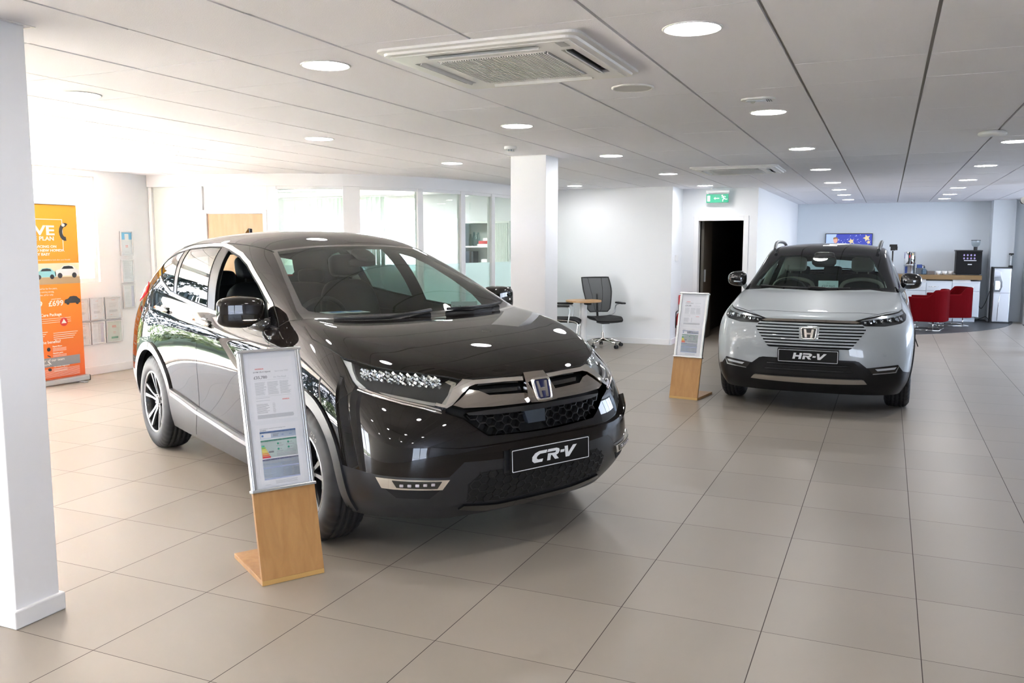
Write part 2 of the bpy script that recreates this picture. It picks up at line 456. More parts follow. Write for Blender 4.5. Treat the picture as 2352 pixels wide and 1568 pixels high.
# curved glazed partition
ARC = [(-8.7,8.27),(-8.05,8.38),(-7.15,8.66),(-6.3,9.12),(-5.75,9.8),(-5.45,10.6),(-5.3,11.5),(-5.2,12.4),(-5.1,13.05)]
arcp = [Vector((p.x, p.y)) for p in crs(ARC, 10)]
alen = [0]
for a, b in zip(arcp, arcp[1:]): alen.append(alen[-1]+(b-a).length)
def arc_at(s):
    for i in range(len(alen)-1):
        if s <= alen[i+1]+1e-9: break
    t = (s-alen[i])/(alen[i+1]-alen[i]); p = arcp[i].lerp(arcp[i+1], t); d = (arcp[i+1]-arcp[i]).normalized()
    return p, Vector((d.y, -d.x))     # point, normal towards the showroom
def arc_s(x, y): return min(((Vector((x, y))-p).length, s) for p, s in zip(arcp, alen))[1]
def strip(s0, s1, z0, z1, t0, t1, mb=None, n=None, mi=0):
    mb = mb or MB(); n = n or max(1, int((s1-s0)/.12)); pr = []
    for i in range(n+1):
        p, nn = arc_at(s0+(s1-s0)*i/n); pr.append((p+nn*t0, p+nn*t1))
    vs = []
    for a, b in pr: vs += [(a.x,a.y,z0),(b.x,b.y,z0),(b.x,b.y,z1),(a.x,a.y,z1)]
    fs = []
    for i in range(n):
        o = i*4
        for k_ in range(4): fs.append((o+k_, o+(k_+1)%4, o+4+(k_+1)%4, o+4+k_))
    fs += [(0,3,2,1), (n*4, n*4+1, n*4+2, n*4+3)]
    return mb.add(vs, fs, mi)
ST = alen[-1]
part = strip(0, ST, 2.285, CZ+.02, -.06, .06); strip(0, ST, 0, .10, -.05, .05, part)
part = struct(part.build('wall_partition', M_trimw))
mull = [(0, .05), (arc_s(-7.95,8.41)-.03, arc_s(-7.95,8.41)+.03), (arc_s(-7.14,8.67)+.0, arc_s(-7.05,8.71)+.03), (arc_s(-6.29,9.14)-.03, arc_s(-6.20,9.24)), (arc_s(-5.73,9.85), arc_s(-5.68,9.98)), (arc_s(-5.46,10.57), arc_s(-5.44,10.69)), (arc_s(-5.34,11.28), arc_s(-5.32,11.39)), (arc_s(-5.25,12.1), arc_s(-5.24,12.2)), (ST-.06, ST)]
for a, b in mull: strip(a, b, .1, 2.285, -.04, .04, n=1).build('mullion', M_trimw, part, bevel=.004)
G_part = glass('partition_glass', (.90,.95,.93), 1.35)
G_frost = glass('frosted_film', (.8,.9,.9), 1.3, .1, (.70,.83,.82), .72)
for i, ((a0, a1), (b0, b1)) in enumerate(zip(mull, mull[1:])):
    if i == 1: continue
    if i == 0:
        strip(a1, b0, .1, 2.285, -.02, .0, mb=None).build('panel', mat('pale_sage_panel', (.72,.78,.74), .35), part)
        continue
    strip(a1, b0, 1.30, 2.285, -.004, .004).build('pane', G_part, part)
    strip(a1, b0, .10, 1.30, -.004, .004).build('frosted_pane', G_frost, part)
    strip(a1, b0, 2.245, 2.285, -.03, .03).build('glazing_bead', M_trimw, part)
(a0, a1), (b0, b1) = mull[1], mull[2]
strip(a1, b0, 1.99, 2.285, -.02, .01, n=1).build('transom_panel', M_trimw, part)
dfr = strip(a1, a1+.05, 0, 1.99, -.04, .045, n=1); strip(b0-.05, b0, 0, 1.99, -.04, .045, dfr, n=1); strip(a1+.05, b0-.05, 1.945, 1.99, -.04, .045, dfr, n=1)
d2 = struct(dfr.build('door_2', M_trimw, bevel=.003))
strip(a1+.055, b0-.055, .01, 1.94, -.02, .02, n=1).build('door_leaf', wood('beech_door', (.72,.44,.24), (.64,.37,.19), .7, .4), d2, bevel=.002)
p_, n_ = arc_at(b0-.15)
MB().tube([(p_.x, p_.y, 1.0), (p_.x+n_.x*.06, p_.y+n_.y*.06, 1.0), (p_.x+n_.x*.06-.1, p_.y+n_.y*.06-.02, 1.0)], .009).build('door_handle', M_steel, d2)

# dark vinyl area round the refreshment counter
vp = [(-1.84, 20.09)]
for i in range(25):
    a = math.radians(-90+i*90/24); x, y = -2.4+4.78*math.cos(a), 20.09+4.78*math.sin(a)
    if x >= -1.84: vp.append((x, y))
vm = MB().prism(vp, .004, Matrix.Translation((0,0,.0)))
M_vinyl = mat('charcoal_vinyl', (.055,.058,.062), .45)
struct(vm.build('floor_vinyl', M_vinyl)); 
dm = MB().b2((2.46, 17.6, 0), (3.4, 19.1, .008)).build('door_mat', mat('dark_grey_matting', (.05,.05,.055), .9), bevel=.003)
tag(dm, 'dark grey entrance mat at the far right edge beside the water cooler', 'mat')

# ================================================================ outdoors beyond the left glazing
M_grass = mat('lawn_grass', (.040,.050,.010), .9)
M_tarm = mat('white_paving', (.30,.29,.31), .9)
struct(MB().b2((-60, -40, -.5), (-10.6, 50, -.25)).build('ground_lawn', M_grass))
struct(MB().b2((-10.6, -40, -.5), (-8.86, 50, -.06)).build('ground_paving', M_tarm))
struct(MB().b2((-8.86, -40, -.5), (30, -7.2, -.06)).build('ground_forecourt', M_tarm))
struct(MB().b2((-8.86, 20.5, -.5), (30, 50, -.06)).build('ground_rear', M_grass))
def leaf_cloud(centres, n, size, seed):
    r = random.Random(seed); mb = MB()
    for _ in range(n):
        c, rad = r.choice(centres)
        d = Vector((r.gauss(0,1), r.gauss(0,1), r.gauss(0,1))).normalized()*r.uniform(.75, 1.0)
        p = Vector(c)+Vector((d.x*rad[0], d.y*rad[1], d.z*rad[2]))
        u = Vector((r.gauss(0,1), r.gauss(0,1), r.gauss(0,1))).normalized(); v = u.orthogonal().normalized()
        s_ = size*r.uniform(.6, 1.3)
        mb.add([p-u*s_, p+v*s_*.5, p+u*s_, p-v*s_*.5], [(0,1,2,3)], 0)
    return mb
M_leafy = mat('fresh_yellow_green_leaves', (.085,.115,.02), .7); M_leafd = mat('blue_green_foliage', (.022,.035,.034), .7); M_bark = mat('bark', (.10,.07,.05), .9)
for i, (x, y, s_, lab) in enumerate(((-15.2, -3.2, .85, 'yellow-green clipped shrub outside the glazing, southernmost of the row'), (-15.6, .9, .95, 'broad yellow-green shrub outside the glazing, second in the row'), (-15.0, 5.0, .9, 'yellow-green shrub outside the glazing opposite the dark car'), (-15.8, 9.1, .95, 'yellow-green shrub outside the glazing behind the orange banner'))):
    t = thing('garden_shrub', lab, 'shrub', (x, y, -.25), i*1.3, 'shrubs along the lawn edge')
    cs = [((random.uniform(-.9,.9), random.uniform(-1.2,1.2), .7), (.9*s_, 1.0*s_, .62*s_)) for _ in range(4)]
    leaf_cloud(cs, 1500, .085, 10+i).build('foliage', M_leafy, t)
    MB().tube([(0,0,0),(.1,.05,.4),(.05,.2,.8)], [.05,.04,.02]).tube([(0,0,.1),(-.2,-.2,.7)], [.04,.02]).build('stem', M_bark, t)
trees = []
for i in range(2):
    h_ = 7.0+i
    t = thing('garden_tree', 'blue-green tree outside the left glazing', 'tree', (-22, 0, -.25), 0, 'trees beyond the lawn')
    r_ = random.Random(40+i)
    cs = [((r_.uniform(-1.4,1.4), r_.uniform(-2.2,2.2), h_*r_.uniform(.16,.85)), (1.6,1.9,1.3)) for _ in range(11)]
    leaf_cloud(cs, 5200, .17, 50+i).build('crown', M_leafd, t)
    MB().tube([(0,0,0),(.1,.1,h_*.4),(0,.2,h_*.8)], [.25,.18,.06], 10).tube([(0,0,h_*.3),(.9,-.8,h_*.6)], [.1,.04]).tube([(0,0,h_*.35),(-.8,1,h_*.65)], [.1,.04]).build('trunk', M_bark, t)
    trees.append(t)
tl = ['southernmost', 'second from the south', 'third from the south', 'fourth from the south', 'fifth from the south', 'sixth from the south', 'seventh from the south', 'third from the north', 'second from the north', 'northernmost']
for i in range(10):
    x, y = -21-(i%3)*.9, -12.5+i*3.7
    lab = 'blue-green tree across the lawn outside the left glazing, %s of the row' % tl[i]
    if i < 2: trees[i].location = (x, y, -.25); trees[i]['label'] = lab
    else: dup(trees[i%2], (x, y, -.25), i*1.1, lab)
# ================================================================ ceiling fittings
def downlight(label):
    t = thing('downlight', label, 'ceiling light', (0,0,CZ), 0, 'round recessed downlights')
    MB().lathe([(.108,-.001),(.112,-.005),(.118,-.006),(.122,-.002),(.122,.004),(.108,.004)], 40).build('trim_ring', M_white, t, smooth=True)
    m = MB(); m.lathe([(.0001,-.004),(.09,-.0035),(.108,-.002)], 40); m.build('diffuser', M_lamp, t, smooth=True)
    return t
dls = []
for col, xs, ys_ in (('left column', -4.365, (3.66, 5.97, 8.33, 12.3)), ('second column', -2.555, (3.56, 5.92, 8.27, 10.68, 13.03)),
                     ('third column', -.765, (3.56, 5.97, 8.36, 10.76, 13.12, 14.87, 16.5, 18.3)), ('right column', .955, (8.49, 10.97, 13.31, 15.1, 17.03, 18.62)), ('far left column', -6.3, (6.2, 3.6))):
    for i, y in enumerate(ys_): dls.append((xs, y, col, i))
ordn = ['nearest', 'second nearest', 'third nearest', 'fourth', 'fifth', 'sixth', 'seventh', 'eighth']
names = {'left column': 'in the row left of the big air-conditioning cassette', 'second column': 'in the row between cassette and white column', 'third column': 'in the row over the white car',
         'right column': 'in the rightmost row beside the ceiling access point', 'far left column': 'over the bright floor by the window'}
proto = None
for x, y, c, i in dls:
    w = ordn[i] if i < 8 else 'far'
    if c == 'far left column': w = ('farther', 'nearer')[i]
    elif i == len([d for d in dls if d[2] == c])-1: w = 'farthest'
    lab = 'round downlight, %s %s' % (w, names[c])
    if proto is None:
        proto = downlight(lab); o = proto
    else: o = dup(proto, label=lab)
    o.location = (x, y, CZ)
# lights behind the viewer
for x in (-4.365, -2.565, -.765, 1.0):
    for y in (1.16, -1.24, -3.6):
        o = dup(proto, (x, y, CZ), label='downlight out of the picture near the viewer, %s of the %s cross row' % ({-4.365: 'left end', -2.565: 'second', -.765: 'third', 1.0: 'right end'}[x], {1.16: 'foremost', -1.24: 'middle', -3.6: 'rearmost'}[y]))

def cassette(loc, label):
    t = thing('air_conditioning_cassette', label, 'air conditioner', (loc[0], loc[1], CZ), 0, 'square ceiling cassettes')
    s = .485
    # stepped outer frame with four slots
    def ring(w0, w1, z0, z1, mb, r0=.05, r1=.05, sm=False):
        a = rrect(w0*2, w0*2, r0, 6); b = rrect(w1*2, w1*2, r1, 6); n = len(a)
        mb.add([(x,y,z0) for x,y in a]+[(x,y,z1) for x,y in b], [(i, n+i, n+(i+1)%n, (i+1)%n) for i in range(n)], 0, sm)
    m = MB()
    ring(s, s, .002, -.012, m); ring(s, s-.022, -.012, -.016, m); ring(s-.022, s-.026, -.016, -.026, m, .05, .046); ring(s-.026, s-.058, -.026, -.028, m, .046, .03)
    # face pieces: corners + bars round the slots + inner square (open centre for the grille)
    zf = -.028; q = s-.058; sl0, sl1, L_ = .335, .392, .27; g = .275
    for sx in (-1, 1):
        for sy in (-1, 1): m.b2((sx*L_, sy*L_, zf-.003), (sx*q, sy*q, zf+.01))
    for ax in (0, 1):
        for sg in (-1, 1):
            for a, b in ((sl1, q), (g, sl0)):
                lo, hi = (sg*a, -L_), (sg*b, L_)
                if ax == 0: m.b2((lo[0], lo[1], zf-.003), (hi[0], hi[1], zf+.01))
                else: m.b2((lo[1], lo[0], zf-.003), (hi[1], hi[0], zf+.01))
    m.build('frame_panel', M_acw, t)
    for k in range(4):
        M = Matrix.Rotation(k*PI/2, 4, 'Z')
        f = MB().box((0,0,0), (2*L_, .050, .004), M=None)
        R_ = Matrix.Rotation(math.radians(-52), 4, 'X')
        f.v = [tuple(M @ (Matrix.Translation((0, (sl0+sl1)/2-.016, zf+.008)) @ R_ @ Vector(p))) for p in f.v]
        f.build('louvre_flap', M_white, t)
        sl = MB().box((0,0,0), (2*L_, .057, .002)); sl.v = [tuple(M @ (Vector((0, (sl0+sl1)/2, zf+.026))+Vector(p))) for p in sl.v]
        sl.build('air_slot', M_dark, t)
    gr = MB()
    n = 44
    for i in range(n):
        x = -g+.01+(2*g-.02)*i/(n-1)
        cut = .018 if 0 < i < n-1 else .05
        gr.box((x, 0, zf-.004), (.0052, 2*g-cut, .012))
    for sgn in (-1, 0, 1): gr.box((0, sgn*(g-.006), zf-.001), (2*g-.02, .008, .008))
    gr.build('intake_grille', M_acw, t)
    MB().b2((-g, -g, zf+.012), (g, g, zf+.016)).build('grille_shadow', mat('grille_shade_grey', (.16,.16,.155), .8), t)  # grey sheet stands in for the shade behind the intake slats
    MB().b2((.36, -.41, zf-.0045), (.40, -.33, zf-.002)).build('status_window', mat('cassette_status_grey', (.35,.35,.34), .3), t)
    return t
cassette((-1.675, 3.85), 'large white square air-conditioning cassette nearest the camera, above the dark car')
cassette((-1.64, 10.35), 'smaller-looking distant square air-conditioning cassette near the corridor doorway')

t = thing('ceiling_speaker', 'flat round off-white ceiling speaker just right of the big cassette', 'speaker', (-1.346, 4.744, CZ))
MB().lathe([(.118,.002),(.118,-.004),(.108,-.009),(.104,-.006)], 40).build('rim', M_acw, t, smooth=True)
MB().lathe([(.104,-.006),(.05,-.0065),(.0001,-.007)], 40).build('mesh_cover', mat('speaker_mesh', (.62,.61,.60), .8), t, smooth=True)
t = thing('emergency_light', 'small oval emergency light fitting in the ceiling beside a downlight', 'emergency light', (-.755, 5.395, CZ))
MB().prism(rrect(.20, .12, .055), .012, Matrix.Translation((0,0,-.012))).build('bezel', M_acw, t, bevel=.003)
MB().prism(rrect(.14, .07, .03), .004, Matrix.Translation((0,0,-.0155))).build('reflector', M_steel, t)
MB().lathe([(.0001,-.03),(.012,-.026),(.018,-.015)], 16, Matrix.Translation((-.03,0,0))).build('lamp_lens', glass('clear_plastic', (.9,.9,.85), 1.5), t, smooth=True)
for i in range(3): MB().b2((.05+i*.012, -.035, -.018), (.055+i*.012, .035, -.0155)).build('vent_rib', mat('dark_grey_plastic', (.1,.1,.1), .5), t)
t = thing('smoke_detector', 'white smoke detector on the ceiling just before the central white column', 'smoke detector', (-3.14, 7.12, CZ))
MB().lathe([(.055,.001),(.055,-.022),(.048,-.027),(.0001,-.027)], 32).build('base', M_white, t, smooth=False)
MB().lathe([(.036,-.046),(.03,-.052),(.0001,-.053)], 32).build('cap', M_white, t, smooth=True)
fb = MB()
for k in range(10):
    a = k*2*PI/10; fb.box((.034*math.cos(a), .034*math.sin(a), -.036), (.004, .010, .022), M=Matrix.Rotation(a, 4, 'Z'))
fb.build('cage', M_white, t)
MB().lathe([(.026,-.027),(.026,-.046)], 20).build('sensor_chamber', mat('sensor_blue_grey', (.25,.33,.40), .4), t, smooth=True)
t = thing('wireless_access_point', 'white disc-shaped access point under the ceiling near the right edge', 'access point', (.70, 7.67, CZ))
MB().lathe([(.085,.0),(.098,-.008),(.102,-.022),(.09,-.034),(.04,-.037),(.0001,-.037)], 40).build('housing', M_white, t, smooth=True)
MB().lathe([(.0001,-.0375),(.016,-.0372)], 20).build('status_ring', mat('pale_blue_status', (.5,.6,.75), .3), t)

# exit sign hung from the ceiling
t = thing('exit_sign', 'green running man exit sign with left arrow hanging over the corridor doorway', 'exit sign', (-2.47, 13.6, 2.27))
M_green = mat('exit_green', (.0,.36,.19), .4, emit=(.0,.5,.25), es=.05); M_exw = mat('exit_white', (.8,.88,.85), .4, emit=(.8,1,.9), es=.1)
MB().b2((-.17,-.012,-.065), (.17,.012,.065)).build('sign_panel', M_green, t, bevel=.002)
MB().b2((-.18,-.02,.085), (.18,.02,.125)).build('lamp_housing', M_white, t, bevel=.004)
MB().b2((-.16,-.008,.06), (-.14,.008,.09)).b2((.14,-.008,.06), (.16,.008,.09)).b2((-.10,-.01,.12), (-.09,.01,.17)).b2((.09,-.01,.12), (.10,.01,.17)).build('hanger', M_white, t)
FM = frame((0, -.0125, 0), (1,0,0), (0,0,1))
sg = MB().prism([(-.155,-.045),(-.11,-.045),(-.11,.045),(-.155,.045)], .002, FM)
sg.prism([(-.055,0),(-.03,.022),(-.03,.006),(.03,.006),(.03,-.006),(-.03,-.006),(-.03,-.022)], .002, FM)
def blob(pts): sg.prism(pts, .002, FM)
blob([(.075+.013*math.cos(a*PI/6), .042+.013*math.sin(a*PI/6)) for a in range(12)])
for a, b, w in (((.085,.03),(.105,-.002),.011), ((.105,-.002),(.085,-.022),.008), ((.085,-.022),(.083,-.05),.007), ((.105,-.002),(.132,-.016),.008), ((.132,-.016),(.155,-.012),.006), ((.09,.026),(.068,.012),.006), ((.09,.026),(.118,.032),.006), ((.118,.032),(.128,.014),.005)):
    a_, b_ = Vector(a), Vector(b); d = (b_-a_).normalized(); n = Vector((-d.y, d.x))*w
    blob([tuple(a_+n), tuple(a_-n), tuple(b_-n*.8), tuple(b_+n*.8)])
sg.build('pictogram', M_exw, t)

# surveillance camera on the right-hand column
t = thing('surveillance_camera', 'white security camera on a bracket at the top right edge of the room', 'camera', (1.76, 13.95, 2.20))
Mx = Matrix.Rotation(math.radians(-62), 4, 'Z') @ Matrix.Rotation(math.radians(70), 4, 'Y')
MB().tube([(.27,.05,-.05),(.18,.04,-.05),(.12,.03,.0)], [.022,.02,.018], 10).cyl((.255,.05,-.05), .05, .015, 20, M=Matrix.Rotation(PI/2,4,'Y')).build('bracket', M_white, t)
MB().cyl(Mx @ Vector((0,0,-.08)), .052, .16, 28, M=Mx).build('housing', mat('camera_beige', (.62,.60,.56), .4), t, bevel=.006)
MB().cyl(Mx @ Vector((0,0,-.105)), .045, .035, 28, M=Mx).build('lens_window', M_blackg, t)
MB().cyl((.06,.0,.03), .055, .05, 24).build('cap', M_white, t, bevel=.008)

# ================================================================ left wall: frames, posters, banner
def flat_yz(x, y, z): return frame((x, y, z), (0, 1, 0), (0, 0, 1))       # faces +X
def lines(mb, M, x0, x1, y1, y0, n, h=.0007, t=.0022, seed=0, ragged=.35, mi=0):
    r = random.Random(seed)
    for i in range(n):
        y = y1-(y1-y0)*(i+.5)/n
        e = x1-(x1-x0)*r.uniform(0, ragged)
        mb.prism([(x0,y-t/2),(e,y-t/2),(e,y+t/2),(x0,y+t/2)], h, M, mi)
def poster_frame(y0, y1, z0, z1, label, style, seed):
    t = thing('certificate_frame', label, 'picture frame', (X0+.001, (y0+y1)/2, z0), 0, 'framed notices on the left wall')
    w, h = (y1-y0), (z1-z0); M = frame((.02, 0, h/2), (0,1,0), (0,0,1))
    m = MB()
    for a, b in (((-w/2,-h/2),(-w/2+.016,h/2)), ((w/2-.016,-h/2),(w/2,h/2)), ((-w/2+.016,-h/2),(w/2-.016,-h/2+.016)), ((-w/2+.016,h/2-.016),(w/2-.016,h/2))):
        m.b2((0, a[0], a[1]+h/2), (.024, b[0], b[1]+h/2))
    m.build('frame', mat('silver_snap_frame', (.62,.64,.66), .35, metal=.6), t, bevel=.003)
    MB().b2((.002, -w/2+.014, .014), (.016, w/2-.014, h-.014)).build('sheet', style[1], t)
    pr = MB(); P0 = frame((.0162, 0, h/2), (0,1,0), (0,0,1)); a, b = w/2-.035, h/2-.03
    if style[0] == 'letter':
        lines(pr, P0, -.3*a, .3*a, b, b-.02, 1, mi=1, ragged=0); lines(pr, P0, -.75*a, .75*a, b-.04, b-.10, 5, seed=seed); lines(pr, P0, -.75*a, .8*a, b-.13, -b+.05, 7, seed=seed+1); lines(pr, P0, -.6*a, -.1*a, -b+.03, -b+.01, 1, mi=1)
    elif style[0] == 'blue':
        pr.prism([(-a-.015,b-.075),(a+.015,b-.075),(a+.015,b+.012),(-a-.015,b+.012)], .0007, P0, 2); pr.prism([(-.03,b-.09),(.03,b-.09),(.03,b-.005),(-.03,b-.005)], .0014, P0, 3)
        lines(pr, P0, -.35*a, .35*a, -.02, -.05, 3, t=.004, mi=1, ragged=.1); lines(pr, P0, -.6*a, .6*a, -b+.03, -b+.005, 2, seed=seed)
    elif style[0] == 'dense': lines(pr, P0, -a, a, b, -b+.02, 22, seed=seed, t=.0026)
    elif style[0] == 'grey':
        lines(pr, P0, -.4*a, .4*a, b-.03, b-.06, 3, mi=1, ragged=.2, t=.004); lines(pr, P0, -.25*a, .25*a, 0, -.03, 2, mi=1, ragged=.1); pr.prism([(-.05,-b+.015),(.05,-b+.015),(.05,-b+.04),(-.05,-b+.04)], .0007, P0, 4)
    elif style[0] == 'column':
        lines(pr, P0, -a, .5*a, b, b-.03, 2, seed=seed); lines(pr, P0, -a, .45*a, b-.06, -b+.02, 9, seed=seed+2); pr.prism([(.55*a,-b-.01),(a+.012,-b-.01),(a+.012,b+.01),(.55*a,b+.01)], .0005, P0, 5)
    pr.build('print', [M_inkl, M_red, mat('sky_blue_print', (.15,.55,.85), .5), M_paper, mat('dull_green_print', (.2,.45,.35), .5), mat('lilac_print', (.60,.62,.75), .5)], t)
    MB().b2((.0175, -w/2+.013, .013), (.019, w/2-.013, h-.013)).build('cover', glass('clear_cover', (.97,.98,.98), 1.45), t)
Y_ = [7.072, 7.262, 7.478, 7.718]
PW = M_paper; PG = mat('pale_green_sheet', (.66,.74,.70), .5)
poster_frame(Y_[0], Y_[1]-.012, .655, .925, 'silver framed notice in the upper row of six, beside the orange banner', ('letter', PW), 1)
poster_frame(Y_[1], Y_[2]-.018, .655, .925, 'silver framed notice in the middle of the upper row of six', ('letter', PW), 2)
poster_frame(Y_[2], Y_[3], .655, .925, 'silver framed notice at the right end of the upper row of six', ('letter', PW), 3)
poster_frame(Y_[0], Y_[1]-.012, .365, .635, 'silver framed notice in the lower row of six, beside the orange banner', ('letter', PW), 4)
poster_frame(Y_[1], Y_[2]-.018, .365, .635, 'silver framed notice with a lilac side column, middle of the lower row', ('column', PW), 5)
poster_frame(Y_[2], Y_[3], .365, .635, 'pale green framed certificate with red heading, right end of the lower row', ('grey', PG), 6)
poster_frame(7.755, 7.945, 1.42, 1.725, 'framed notice with a sky blue heading, topmost of the right-hand stack of three', ('blue', PW), 7)
poster_frame(7.755, 7.945, 1.085, 1.375, 'framed notice of dense grey text in the middle of the stack of three', ('dense', PW), 8)
poster_frame(7.755, 7.945, .765, 1.065, 'framed white notice at the bottom of the stack of three, left of the car', ('column', PW), 9)

# roller banner
t = thing('roller_banner', 'tall orange service plan roller banner standing beside the left column', 'banner', (-8.42, 6.53, 0))
W_, Hb = .80, 1.93
mo = mat('banner_orange', (.90,.30,.03), .55)
g_ = N(mo, 'ShaderNodeTexCoord'); s_ = N(mo, 'ShaderNodeSeparateXYZ'); r_ = N(mo, 'ShaderNodeValToRGB')
mr = N(mo, 'ShaderNodeMath', operation='DIVIDE'); mr.inputs[1].default_value = 2.0
L(mo, g_.outputs['Object'], s_.inputs[0]); L(mo, s_.outputs['Z'], mr.inputs[0]); L(mo, mr.outputs[0], r_.inputs[0]); L(mo, r_.outputs[0], bsdf(mo).inputs['Base Color'])
r_.color_ramp.elements[0].color = (.80,.13,.03,1); r_.color_ramp.elements[0].position = .04; r_.color_ramp.elements[1].color = (.90,.42,.03,1); r_.color_ramp.elements[1].position = .95
MB().b2((-.003, -W_/2, .07), (0, W_/2, .07+Hb)).build('printed_sheet', mo, t)
MB().b2((-.012, -W_/2-.004, .07+Hb-.005), (.012, W_/2+.004, .07+Hb+.015)).build('top_rail', M_alu, t, bevel=.004)
MB().b2((-.06, -W_/2-.015, .012), (.06, W_/2+.015, .075)).build('base_cassette', M_alu, t, bevel=.012)
MB().b2((.02, W_/2-.14, 0), (.14, W_/2-.08, .014)).b2((.02, -W_/2+.08, 0), (.14, -W_/2+.14, .014)).build('foot', M_steel, t, bevel=.005)
MB().b2((-.055, W_/2+.013, .008), (.055, W_/2+.022, .07)).build('end_cap', M_black, t)
MB().tube([(-.02,.1,.05),(-.03,.1,2.0)], .008).build('support_pole', M_steel, t)
BM = lambda y, z: frame((.0005, y, z), (0,1,0), (0,0,1))
def bt(s, y, z, size, al='LEFT', mi=0, sh=0, xs=1.0, bold=0, h=.0012): text_into(bn, s, BM(y, z), size, h, mi, al, sh, xs, bold)
bn = MB()
for a, b in (((-.30,1.83),(.21,1.838)), ((.204,1.50),(.212,1.838)), ((.10,1.50),(.212,1.506)), ((-.30,1.50),(-.292,1.838))): bn.prism([(a[0],a[1]),(b[0],a[1]),(b[0],b[1]),(a[0],b[1])], .0012, BM(0,0))
bt('FIVE', -.30, 1.665, .145, xs=1.55, bold=.004); bt('SERVICE PLAN', -.38, 1.605, .062, xs=1.22, bold=.0016)
for i, s_ in enumerate(('BUY SERVICING ON', 'A BRAND NEW HONDA', 'ON ONLY EASY')): bt(s_, -.30, 1.525-.042*i, .038, xs=1.25, bold=.001)
bt('wonderful technology deserves wonderful to look after your Honda!', -.37, 1.385, .021, xs=1.12)
for i, s_ in enumerate(('Your new car looks cared for for five years,', 'with servicing to keep it running strong,', 'low monthly servicing plan, all for only:')): bt(s_, -.36, 1.07-.034*i, .026)
bt('£359', -.28, .885, .085, xs=1.1, bold=.0015); bt('£699', -.02, .885, .085, xs=1.1, bold=.0015); bt('petrol / hybrid', .02, .955, .02)
bt('Customer Care Package', -.33, .775, .045, xs=1.05, bold=.0008)
for i in range(3): bn.prism([(-.35,.745-.022*i),(.25,.745-.022*i),(.25,.749-.022*i),(-.35,.749-.022*i)], .0012, BM(0,0))
for i, (a, b) in enumerate(((-.33,-.05), (.02,.33))):
    for j in range(4): bn.prism([(a,.60-.022*j-.02*i),(b-.02*j,.60-.022*j-.02*i),(b-.02*j,.606-.022*j-.02*i),(a,.606-.022*j-.02*i)], .0012, BM(0,0))
bt('What are the benefits?', -.33, .475, .045, xs=1.05, bold=.0008)
for j in range(4):
    z = .43-.075*j
    bt(('Expert fitters','Genuine parts','Service history','Full Honda diagnostics')[j], .0, z, .022, bold=.0006)
    for q in range(3): bn.prism([(.0,z-.018-.014*q),(.17,z-.018-.014*q),(.17,z-.014-.014*q),(.0,z-.014-.014*q)], .0012, BM(0,0))
for q in range(9): bn.prism([(-.35,.185-.011*q),(.33,.185-.011*q),(.33,.1875-.011*q),(-.35,.1875-.011*q)], .001, BM(0,0))
bn.build('lettering', mat('banner_white', (.86,.82,.76), .5), t)
# photograph strip with three small cars
ph_ = MB().prism([(-.40,1.125),(.40,1.125),(.40,1.355),(-.40,1.355)], .0012, BM(0,0), 0)
ph_.prism([(-.40,1.125),(.40,1.125),(.40,1.20),(-.40,1.205)], .0016, BM(0,0), 1)
def minicar(mb, cx, cz, s_, mi, h=.0022):
    prof = [(-1,0),(-1.02,.28),(-.9,.42),(-.55,.5),(-.3,.74),(.2,.78),(.55,.72),(.85,.46),(1.0,.4),(1.02,.1),(.98,0)]
    mb.prism([(cx+x*s_, cz+y*s_) for x, y in prof], h, BM(0,0), mi)
    mb.prism([(cx+x*s_, cz+y*s_) for x, y in [(-.45,.5),(-.25,.69),(.18,.72),(.48,.67),(.6,.5)]], h+.0004, BM(0,0), 5)
    for w in (-.6, .62): mb.prism([(cx+w*s_+.2*s_*math.cos(a*PI/6), cz+.02*s_+.2*s_*math.sin(a*PI/6)) for a in range(12)], h+.0006, BM(0,0), 5)
minicar(ph_, .235, 1.215, .15, 4); minicar(ph_, -.035, 1.205, .13, 3); minicar(ph_, -.27, 1.20, .13, 2)
minicar(ph_, .285, .905, .10, 5)
ph_.prism([(.16+.048*math.cos(a*PI/8), .70+.048*math.sin(a*PI/8)) for a in range(16)], .0016, BM(0,0), 2)
ph_.prism([(.16,.735),(.128,.685),(.192,.685)], .002, BM(0,0), 4)
ph_.prism([(-.37,.215),(.34,.215),(.34,.315),(-.37,.315)], .0014, BM(0,0), 6)
for j in range(4): ph_.prism([(-.05+.022*math.cos(a*PI/6+j), .41-.075*j+.022*math.sin(a*PI/6)*(1,.6,1,.8)[j]) for a in range(12)], .0016, BM(0,0), (5,5,4,5)[j])
# chrome bumper-claw ornament at the heading
ph_.prism([(.24+.075*math.cos(a), 1.70+.10*math.sin(a)) for a in [math.radians(x) for x in range(60, 300, 20)]]+[(.24+.035*math.cos(a), 1.70+.055*math.sin(a)) for a in [math.radians(x) for x in range(280, 60, -20)]], .002, BM(0,0), 5)
ph_.prism([(.22+.022*math.cos(a*PI/6), 1.775+.018*math.sin(a*PI/6)) for a in range(12)], .0024, BM(0,0), 4)
ph_.build('printed_pictures', [mat('strip_sky', (.80,.72,.50), .6), mat('strip_ground', (.52,.36,.20), .6), mat('banner_red', (.7,.05,.04), .5), mat('banner_aqua', (.30,.62,.66), .5), mat('banner_pale', (.78,.78,.76), .5), mat('banner_black', (.05,.05,.055), .5), mat('banner_grey', (.28,.28,.29), .5)], t)
tb = MB(); bn = tb
text_into(tb, 'Ask a member of our team', frame((.002, -.35, .275), (0,1,0), (0,0,1)), .042, .0012, 0, xs=1.06)
text_into(tb, 'to find out more', frame((.002, -.35, .232), (0,1,0), (0,0,1)), .042, .0012, 0, xs=1.06)
tb.build('footer_text', MATS['banner_white'], t)
